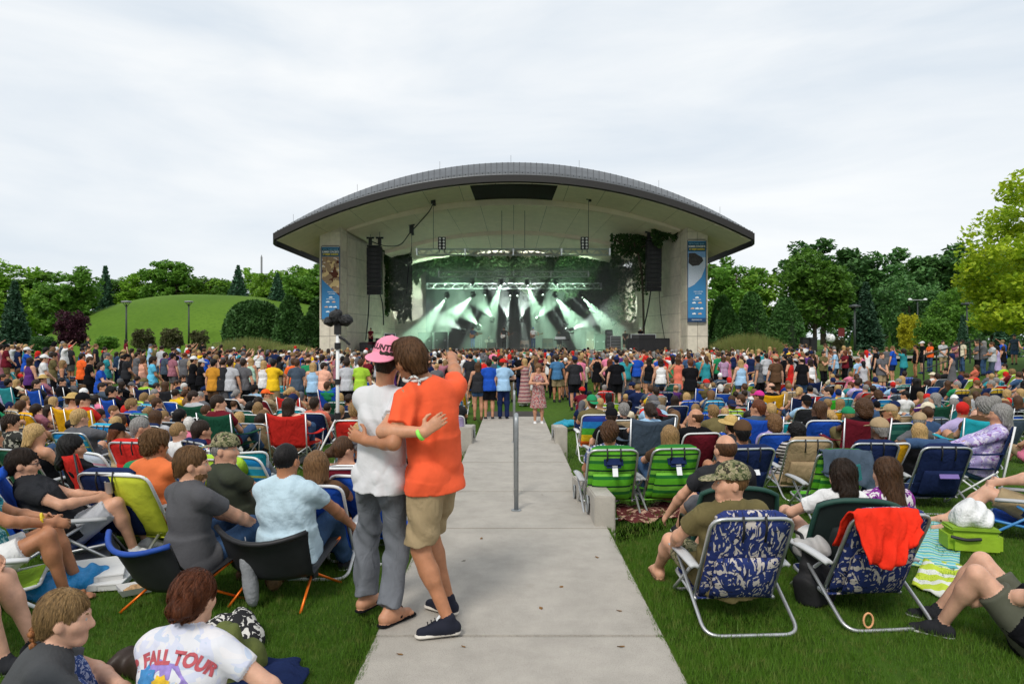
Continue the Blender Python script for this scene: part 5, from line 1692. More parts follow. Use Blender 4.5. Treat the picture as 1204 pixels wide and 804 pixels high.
hair('curly',h_curly,disp=lambda x,y,z:.006*(np.sin(x*130+3*np.sin(z*70))*np.sin(y*120+2*np.sin(x*80))*np.sin(z*125+2*np.sin(y*90))*1.6+.4*np.sin(x*60+z*50)))
def h_long(f,L=.30):
 f.el('h',(0,-.018,.034),(.090,.108,.104),None,0)
 f.rc('h',(0,-.05,.0),(0,-.085,-L),.098,.078,.04,((0,1,0),1.7))
 for q in(-1,1):f.rc('h',(.072*q,-.01,.02),(.085*q,-.035,-L*.75),.030,.022,.03)
 f.el('h',(0,.125,-.055),(.075,.088,.120),None,0,sub=True)
hair('long',h_long)
hair('verylong',lambda f:h_long(f,.40))
hair('bob',lambda f:h_long(f,.135))
def h_bun(f):
 f.el('h',(0,-.016,.032),(.088,.106,.103),None,0);f.rc('h',(0,-.06,.0),(0,-.075,-.05),.062,.05,.04)
 f.el('h',(.02,-.125,-.015),(.055,.045,.048),None,.012)
 cut_face(f,-.075)
hair('bun',h_bun)
def h_pony(f):
 f.el('h',(0,-.016,.032),(.086,.104,.102),None,0);f.rc('h',(0,-.06,.0),(0,-.07,-.04),.06,.05,.04)
 f.rc('h',(0,-.115,.035),(0,-.165,-.03),.026,.036,.015);f.rc('h',(0,-.165,-.03),(0,-.13,-.22),.036,.014,.03)
 cut_face(f,-.07)
hair('pony',h_pony)
def h_bald(f):
 f.el('h',(0,-.016,.022),(.084,.102,.098),None,0);f.bx('h',(0,0,.14),(.2,.2,.085),None,0,0,sub=True);f.bx('h',(0,.12,0),(.2,.1,.3),None,0,0,sub=True);cut_face(f,-.06)
hair('balding',h_bald,disp=strand(.001))
HATS={}
def hat(key,fn,vox=.006):
 f=Fig();fn(f)
 V,Q,mi=f.solve(vox,None,None,1)
 HATS[key]=np_mesh('cap',V,Q)
def cap_fn(f):
 f.el('h',(0,-.012,.048),(.094,.113,.098),None,0)
 f.bx('h',(0,0,-.165),(.3,.3,.2),None,0,0,sub=True)
 f.el('h',(0,.115,.034),(.080,.095,.010),Matrix.Rotation(R(-10),3,'X'),.012)
 f.el('h',(0,-.012,.146),(.008,.008,.006),None,.004)
hat('cap',cap_fn)
def sunhat_fn(f):
 f.el('h',(0,-.01,.075),(.095,.110,.085),None,0);f.bx('h',(0,0,-.14),(.3,.3,.2),None,0,0,sub=True)
 f.rc('h',(0,-.01,.055),(0,-.01,.062),.180,.172,.02,((0,0,1),11))
hat('sunhat',sunhat_fn,.007)
def beanie_fn(f):
 f.el('h',(0,-.016,.045),(.095,.112,.100),None,0);f.bx('h',(0,.02,-.18),(.3,.3,.2),None,0,0,sub=True)
hat('beanie',beanie_fn)
for k_,fn_ in(('short',h_short),('bob',lambda f:h_long(f,.135)),('long',h_long),('pony',h_pony),('crop',lambda f:(f.el('h',(0,-.014,.028),(.081,.100,.101),None,0),cut_face(f,-.06)))):
 def und(f,fn_=fn_):
  fn_(f);f.bx('h',(0,0,.255),(.3,.3,.2),None,0,0,sub=True);f.bx('h',(0,.15,.04),(.3,.10,.3),None,0,0,sub=True)
 hair(k_+'_under',und,disp=strand(.002))
def dress_up(o,HM,hairkey,haircol,hatkey=None,hatm=None,back=False,s=1.0):
 if hatkey:hairkey=(hairkey if hairkey in('short','bob','long','pony','crop')else 'short')+'_under'
 if hairkey and hairkey!='none':
  h=link('hair',HAIR[hairkey],o,[hairmat(haircol)]);h.matrix_local=HM@Matrix.Scale(s,4)
 if hatkey:
  c=link('cap' if hatkey=='cap' else('hat' if hatkey=='sunhat' else 'knit_cap'),HATS[hatkey],o,[hatm])
  c.matrix_local=HM@Matrix.Scale(s*1.015,4)@(Matrix.Rotation(math.pi,4,'Z')if back else Matrix.Identity(4))
  # ================================================================== folding chairs (facing +Y, origin on the ground under the seat)
CH={}
def arc(a,b,n):return[a+(b-a)*i/n for i in range(n+1)]
def back_line(t,z0=.20,z1=.84,y0=-.20,y1=-.55):
 return y0+(y1-y0)*t,z0+(z1-z0)*t
def fabric(w,ya,za,yb,zb,sag,n=8,m=10,th=.012,inset=0.0):
 """cloth panel between two lines, sagging behind the straight"""
 def fn(u,v):
  x=(u-.5)*(w-inset)
  y=ya+(yb-ya)*v;z=za+(zb-za)*v
  k=sag*(1-(2*u-1)**2)*math.sin(math.pi*min(1,max(0,v))*.9+.2)
  d=Vector((0,zb-za,-(yb-ya))).normalized()
  return Vector((x,y-d.y*k*1.0,z-d.z*k))
 b=MB();b.sheet(fn,n,m,th)
 return b
def chair_beach(pouch=True,seat_z=.13,back_top=.73,w=.52,roll=True,tall=0.0):
 parts=[]
 yb,zb=-.20,seat_z
 yt,zt=-.20-(back_top-seat_z)*.52,back_top
 h=w/2
 parts.append(('back_frame',MB().tube(bend([(-h,yb+.04,zb),(-h,yt,zt),(h,yt,zt),(h,yb+.04,zb)],.09,5),.0125,8).mesh('back_frame',[],True),'tube'))
 fb=fabric(w-.03,yb,zb+.02,yt+.005,zt-.01,.05)
 parts.append(('back_fabric',fb.mesh('back_fabric',[],True),'fabric'))
 sf=MB();sf.sheet(lambda u,v:Vector(((u-.5)*(w-.03),.26-.46*v,seat_z+.05-.05*v-.045*math.sin(math.pi*v)*(1-(2*u-1)**2*.6))),8,8,.012)
 parts.append(('seat_fabric',sf.mesh('seat_fabric',[],True),'fabric'))
 parts.append(('seat_frame',MB().tube(bend([(-h,yb,zb),(-h,.27,seat_z+.05),(h,.27,seat_z+.05),(h,yb,zb)],.07,4),.0125,8).mesh('seat_frame',[],True),'tube'))
 az=seat_z+.24
 hh=h+.035
 parts.append(('rear_leg',MB().tube(bend([(-hh,.06,az-.03),(-hh,-.50,.014),(hh,-.50,.014),(hh,.06,az-.03)],.10,6),.0125,8).mesh('rear_leg',[],True),'tube'))
 parts.append(('front_leg',MB().tube(bend([(-hh+.028,-.16,az-.03),(-hh+.028,.30,.014),(hh-.028,.30,.014),(hh-.028,-.16,az-.03)],.08,5),.0125,8).mesh('front_leg',[],True),'tube'))
 for q in(-1,1):
  b=MB()
  b.sheet(lambda u,v:Vector((q*(hh+.002)+(u-.5)*(.062-.022*abs(2*v-1)**3),-.30+.52*v,az+.012*math.sin(math.pi*v)-.01*(2*u-1)**2)),4,8,-.022)
  parts.append(('armrest',b.mesh('armrest',[],True),'arm'))
 if pouch:
  def pf(u,v):
   t=.10+.50*v
   y=yb+(yt-yb)*t;z=zb+(zt-zb)*t
   k=.035+.05*(1-(2*u-1)**4)*math.sin(math.pi*min(1,v*1.05))**.6
   n=Vector((0,-(zt-zb),(yt-yb))).normalized()
   return Vector(((u-.5)*(w-.12),y,z))+n*(k+.012)
  b=MB();b.sheet(pf,8,8,-.01)
  parts.append(('storage_pouch',b.mesh('storage_pouch',[],True),'pouch'))
 if roll:
  parts.append(('headrest_roll',MB().tube([(-h+.04,yt+.035,zt-.005),(-h+.10,yt+.05,zt+.005),(0,yt+.052,zt+.006),(h-.10,yt+.05,zt+.005),(h-.04,yt+.035,zt-.005)],[.02,.036,.038,.036,.02],10).mesh('headrest_roll',[],True),'fabric'))
  for q in(-1,1):
   b=MB().tube(bend([(q*.07,yt-.015,zt+.02),(q*.07,yt-.03,zt-.05),(q*.07,yt+.0,zt-.14)],.02,3),.008,5)
   parts.append(('strap',b.mesh('strap',[],True),'strap'))
 return parts
def chair_quad():
 """camp chair with crossed legs and a rounded cloth back"""
 p=[]
 w=.56;h=w/2
 def back(u,v):
  x=(u-.5)*(w+.06);z=.40+.50*v+.05*(abs(2*u-1)**2.0)*v-.02*v
  y=-.22-.16*v-.06*(1-(2*u-1)**2)
  return Vector((x,y,z))
 b=MB();b.sheet(back,10,8,.012);p.append(('back_fabric',b.mesh('back_fabric',[],True),'fabric'))
 b=MB();b.sheet(lambda u,v:Vector(((u-.5)*w,.24-.46*v,.43-.06*math.sin(math.pi*v)*(1-(2*u-1)**2))),8,8,.012);p.append(('seat_fabric',b.mesh('seat_fabric',[],True),'fabric'))
 for q in(-1,1):
  b=MB();b.sheet(lambda u,v:Vector((q*(h+.04)+(u-.5)*.07,.26-.56*v,.62-.03*math.sin(math.pi*v))),3,6,.012);p.append(('armrest',b.mesh('armrest',[],True),'fabric'))
  p.append(('back_post',MB().tube([(q*h,-.24,.02),(q*(h+.03),-.40,.93)],.011,8).mesh('back_post',[],True),'tube'))
  p.append(('front_post',MB().tube([(q*h,.26,.02),(q*(h+.04),.26,.64)],.011,8).mesh('front_post',[],True),'tube'))
  p.append(('cross_leg',MB().tube([(q*h,.26,.03),(-q*h,.25,.42)],.010,7).mesh('cross_leg',[],True),'tube'))
  p.append(('cross_leg',MB().tube([(q*h,-.25,.03),(-q*h,-.24,.42)],.010,7).mesh('cross_leg',[],True),'tube'))
  p.append(('side_cross',MB().tube([(q*h,-.25,.03),(q*h,.25,.42)],.010,7).mesh('side_cross',[],True),'tube'))
  p.append(('side_cross',MB().tube([(q*(h+.012),.25,.03),(q*(h+.012),-.25,.42)],.010,7).mesh('side_cross',[],True),'tube'))
 return p
def chair_pack():
 """small packable chair: a cloth sling on four poles with a hub each side"""
 p=[]
 def sl(u,v):
  x=(u-.5)*(.50+.10*v)
  if v<.45:
   t=v/.45;y=.22-.42*t;z=.32-.12*t-.07*math.sin(math.pi*t)*(1-(2*u-1)**2)
  else:
   t=(v-.45)/.55;y=-.20-.13*t;z=.20+.30*t
  bow=.11*(1-(2*u-1)**2)
  y-=bow*(.4+.6*v);z-=bow*.55*(v if v>.6 else .5)*(1.0 if v>.9 else .8)
  return Vector((x,y,z))
 b=MB();b.sheet(sl,12,16,.008);p.append(('sling',b.mesh('sling',[],True),'fabric'))
 b=MB();b.tube([sl(u,1)for u in arc(0,1,10)],.017,6);p.append(('top_edge',b.mesh('top_edge',[],True),'edge'))
 for q in(-1,1):
  hub=(q*.19,-.06,.17)
  p.append(('hub',MB().box(hub,(.05,.06,.06)).mesh('hub',[]),'hub'))
  p.append(('back_pole',MB().tube([hub,(q*.25,-.24,.35),sl(0 if q<0 else 1,1)],.0085,7).mesh('back_pole',[],True),'polef'))
  p.append(('front_pole',MB().tube([hub,(q*.25,.20,.32)],.0085,7).mesh('front_pole',[],True),'pole'))
  p.append(('leg',MB().tube([hub,(q*.24,-.30,.005)],.0085,7).mesh('leg',[],True),'pole'))
  p.append(('leg',MB().tube([hub,(q*.24,.24,.005)],.0085,7).mesh('leg',[],True),'pole'))
 p.append(('cross_pole',MB().tube([(-.19,-.06,.16),(.19,-.06,.16)],.0085,7).mesh('cross_pole',[],True),'pole'))
 return p
def chair_low():
 """low legless ground chair with a padded rounded back"""
 p=[]
 w=.56
 def bk(u,v):
  e=(2*u-1)
  x=e*w/2*(1-.10*v**3)
  z=.10+.52*v-.05*abs(e)**3*v;y=-.20-.22*v-.035*(1-e*e)
  return Vector((x,y,z))
 b=MB();b.sheet(bk,12,10,.035);p.append(('backrest',b.mesh('backrest',[],True),'fabric'))
 b=MB();b.tube([bk(0,t)for t in arc(0,1,6)]+[bk(u,1)for u in arc(.08,.92,8)]+[bk(1,1-t)for t in arc(0,1,6)],.017,7);p.append(('rim',b.mesh('rim',[],True),'edge'))
 def pc(u,v):
  q=bk(.18+.64*u,.22+.50*v);return q+Vector((0,-.06-.05*(1-(2*u-1)**4)*(1-(2*v-1)**4),-.02))
 b=MB();b.sheet(pc,8,8,-.02);p.append(('back_pocket',b.mesh('back_pocket',[],True),'pouch'))
 b=MB();b.sheet(lambda u,v:Vector(((u-.5)*w,.28-.48*v,.15-.05*v-.03*math.sin(math.pi*u))),8,8,.03);p.append(('seat',b.mesh('seat',[],True),'fabric'))
 for q in(-1,1):
  b=MB();b.tube(bend([(q*.28,.24,.02),(q*.29,.20,.28),(q*.29,-.22,.33),(q*.29,-.26,.02)],.05,4),.012,7);p.append(('arm_frame',b.mesh('arm_frame',[],True),'tube'))
 return p
CH['beach']=chair_beach()
CH['sling']=chair_beach(False,.13,.72,.52,False)
CH['tall']=chair_beach(False,.27,.84,.53,False)
CH['quad']=chair_quad()
CH['pack']=chair_pack()
CH['low']=chair_low()
PADM=mat('armrest_navy_pad',(.05,.07,.13),rough=.7)
NPIL={}
def place_chair(kind,x,y,yaw,fab,label,tube=None,z=None,pouch=None,edge=None,arm=None,scl=1.0,group='folding chairs on the lawn',pole=None,polef=None,name='folding_chair'):
 o=tag(empty(name,(x,y,gz(x,y)if z is None else z),R(yaw)),label,'chair',group)
 o.scale=(scl,scl,scl)
 tube=tube or ALU
 for nm,me,role in CH[kind]:
  m={'tube':tube,'fabric':fab,'pouch':pouch or fab,'strap':BLACK_PLASTIC,'arm':arm or GREY_PLASTIC,'edge':edge or fab,'hub':BLACK_PLASTIC,'pole':pole or ORANGE_POLE,'polef':polef or BLACK_METAL}[role]
  link(nm,me,o,[m])
 return o
 # ================================================================== ordinary people of the crowd
SEATV,STANDV=[],[]
def proto(lst,vox,key,female=False,**kw):
 f,HM=body(female=female,**kw)
 me=body_mesh(f,vox,{'top':folds(.004,24,len(lst)),'bottom':folds(.004,20,len(lst)+3)},zmin=0)
 lst.append((me,HM,key,female,kw.get('top','tee'),kw.get('bottom','shorts')))
VX=.0165
P0=(0,-.10,.215)
F0=[(-.13,.50,.08),(.13,.52,.08)]
LAP=[(-.09,.10,.38),(.09,.13,.39)]
proto(SEATV,VX,'hands in lap',pelvis=P0,lean=22,feet=F0,hands=LAP)
proto(SEATV,VX,'head turned right',pelvis=P0,lean=20,feet=F0,hands=[(-.28,.08,.40),(.08,.12,.38)],head=(-55,0,0),bottom='pants')
proto(SEATV,VX,'legs stretched out',pelvis=P0,lean=30,feet=[(-.12,.70,.08),(.10,.68,.08)],hands=[(-.06,.05,.48),(.06,.07,.48)],curl=(.8,.8))
proto(SEATV,VX,'head turned left',pelvis=P0,lean=18,feet=F0,hands=[(-.08,.12,.38),(.29,.08,.40)],head=(50,0,0),bottom='pants')
proto(SEATV,VX,'leaning forward',pelvis=P0,lean=-22,feet=F0,hands=[(-.06,.50,.48),(.06,.50,.50)],head=(10,8,0))
proto(SEATV,VX,'holding a drink',pelvis=P0,lean=20,feet=F0,hands=[(-.10,.12,.38),(.12,.14,.60)],head=(-20,0,0),curl=(.5,1.0))
proto(SEATV,VX,'hands in lap',female=True,pelvis=P0,lean=20,feet=F0,hands=LAP,top='tank',s=.94)
proto(SEATV,VX,'head turned right',female=True,pelvis=P0,lean=16,feet=F0,hands=[(-.1,.12,.40),(.1,.14,.40)],top='tank',head=(-50,-4,0),s=.94)
proto(SEATV,VX,'knees drawn up',female=True,pelvis=P0,lean=20,feet=[(-.1,.30,.08),(.1,.32,.08)],hands=[(-.1,.20,.50),(.1,.20,.50)],s=.94,bottom='pants')
proto(SEATV,VX,'head turned left',female=True,pelvis=P0,lean=20,feet=F0,hands=[(-.08,.12,.38),(.28,.06,.40)],head=(45,5,0),s=.94)
S0=(0,0,.93)
proto(STANDV,VX,'arms at sides',pelvis=S0,bottom='shorts')
proto(STANDV,VX,'arms folded',pelvis=S0,bottom='pants',hands=[(.10,.24,1.14),(-.10,.26,1.18)],elbows=[(-1,-.2,-.6),(1,-.2,-.6)])
proto(STANDV,VX,'hands clasped in front',pelvis=S0,bottom='shorts',hands=[(-.03,.26,1.0),(.03,.26,1.0)])
proto(STANDV,VX,'one arm raised',pelvis=S0,bottom='shorts',hands=[(-.3,.0,.86),(.16,.36,1.72)],elbows=[(-1,-.5,0),(1,.2,-.3)])
proto(STANDV,VX,'head turned right',pelvis=S0,bottom='pants',head=(-60,0,0),hands=[(-.28,.05,.86),(.14,.28,1.16)])
proto(STANDV,VX,'clapping',pelvis=S0,bottom='shorts',hands=[(-.04,.34,1.30),(.04,.34,1.30)],head=(15,0,0))
proto(STANDV,VX,'arms at sides',female=True,pelvis=(0,0,.88),s=.945,top='tank',bottom='shorts',hem=.45)
proto(STANDV,VX,'hand on hip',female=True,pelvis=(0,0,.88),s=.945,top='tank',bottom='dress',hem=.5,hands=[(-.19,.03,.96),(.30,.05,.85)],elbows=[(-1,-.3,0),(1,-.6,0)])
proto(STANDV,VX,'hands clasped in front',female=True,pelvis=(0,0,.88),s=.945,top='tee',bottom='pants',hands=[(-.03,.28,1.08),(.03,.28,1.08)],head=(-35,0,0))
proto(STANDV,VX,'arm raised',female=True,pelvis=(0,0,.88),s=.945,top='tank',bottom='pants',hands=[(-.18,.25,1.66),(.25,.1,.84)],elbows=[(-1,.2,-.3),(1,-.6,0)],head=(20,0,0))
proto(STANDV,VX,'arms at sides',female=True,pelvis=(0,0,.88),s=.945,top='tee',bottom='skirt',hem=.42)
PEOPLE=[]
USED={}
def hat_m(c):
 return printed('straw_weave',(.52,.36,.13),[(.55,(.38,.25,.08))],scale=60,fold=.1)if c=='straw' else cloth(c)
def add_person(v,x,y,yaw,shirt,bottom,hairkey,haircol,hatk=None,hatc=None,back=False,sk=0,shoe='charcoal',s=1.0,z=None,stand=False,chair=None,shirtm=None,note=None,zone=None):
 me,HM,pose,fem,top,bot=v
 o=link('person',me,None,[skin(sk),shirtm or cloth(shirt),cloth(bottom),cloth(shoe),cloth('white'),hairmat(haircol or 'brown')])
 o.location=(x,y,gz(x,y)if z is None else z);o.rotation_euler=(0,0,R(yaw));o.scale=(s,s,s)
 if chair=='ground':o.location.z-=.20
 dress_up(o,HM,hairkey,haircol or 'brown',hatk,hat_m(hatc)if hatc else None,back,.945 if fem else 1.0)
 PEOPLE.append(dict(o=o,shirt=shirt,bottom=bottom,pose=pose,stand=stand,chair=chair,hat=(hatk,hatc),top=top,bot=bot,x=x,y=y,note=note))
 return o
def solve_depth(px,py,hh,lo=2.2,hi=60):
 """depth along the ray of a pixel where a head at height hh above the lawn sits"""
 best=None
 d=lo
 prev=None
 while d<hi:
  p=W(px,py,d);g=p.z-(gz(p.x,d)+hh)
  if prev is not None and(g<=0)!=(prev<=0):return d
  prev=g;d+=.1
 return None
def facing(x,y):
 """yaw (degrees) from a seat towards the stage, rows curving in a little"""
 a=math.degrees(math.atan2(x,58-y))
 return a*.6+2*sstep(1.5,7,x)if x>0 else a-12*sstep(1.5,6,-x)
M_={'R':lambda f:[v for v in SEATV if v[2]=='head turned right' and v[3]==f],'L':lambda f:[v for v in SEATV if v[2]=='head turned left' and v[3]==f],'B':lambda f:[v for v in SEATV if 'turned' not in v[2]and v[3]==f]}
GREENCH=banded('green_stripe_canvas',[(1,(.10,.40,.02)),(.55,(.02,.16,.03)),(.7,(.18,.50,.05)),(.3,(.012,.05,.02))],'Z',.17)
RAINBOW=banded('rainbow_canvas',[(1,(.03,.06,.35)),(1,(.62,.03,.16)),(1,(.80,.14,.02)),(1,(.82,.55,.02)),(1,(.08,.42,.04)),(1,(.02,.22,.60))],'Z',.72)
STRIPES=banded('blue_white_stripe_canvas',[(1,(.03,.09,.38)),(.8,(.60,.62,.66)),(.4,(.45,.06,.08)),(.8,(.55,.60,.66)),(1,(.04,.25,.32)),(.7,(.60,.62,.66))],'X',.17)
TURQ=banded('turquoise_stripe_canvas',[(1.6,(.01,.20,.50)),(.4,(.45,.50,.10)),(1.2,(.02,.33,.55)),(.5,(.30,.52,.60))],'Z',.21)
TEALS=banded('teal_drip_canvas',[(1,(.01,.16,.36)),(.6,(.02,.34,.42)),(.4,(.28,.50,.60)),(.8,(.01,.10,.22))],'X',.16,wob=.4)
SERAPE=banded('pale_rainbow_canvas',[(1,(.48,.52,.62)),(.3,(.62,.30,.40)),(1,(.50,.55,.66)),(.3,(.42,.42,.60)),(.8,(.55,.58,.62))],'Z',.26)
YELNAV=banded('yellow_navy_canvas',[(1,(.55,.36,.03)),(1.2,(.012,.02,.06))],'Z',.62)
BLUERED=banded('blue_red_canvas',[(1,(.02,.04,.22)),(.4,(.50,.10,.12)),(.5,(.03,.10,.40))],'Z',.26)
FLOWER=printed('denim_flower_canvas',(.05,.13,.26),[(.60,(.42,.52,.60))],scale=16)
GREENTEAL=banded('dark_teal_canvas',[(1,(.015,.11,.09)),(.5,(.05,.20,.15))],'Z',.20)
CHM={'rainbow':RAINBOW,'blue striped':STRIPES,'turquoise striped':TURQ,'teal streaked':TEALS,'pale striped':SERAPE,'yellow and navy':YELNAV,'blue and red striped':BLUERED,'flowered denim':FLOWER,'dark teal':GREENTEAL,'green striped':GREENCH}
def chm(c):return CHM.get(c)or cloth(c)
CHAIRS=[]
def add_chair(kind,x,y,yaw,col,white=False,pouch=None):
 o=place_chair(kind,x,y,yaw,chm(col),'',WHITE_TUBE if white else ALU,arm=WHITE_TUBE if white else GREY_PLASTIC,pouch=pouch)
 CHAIRS.append(dict(o=o,col=col,kind=kind,x=x,y=y))
 return o
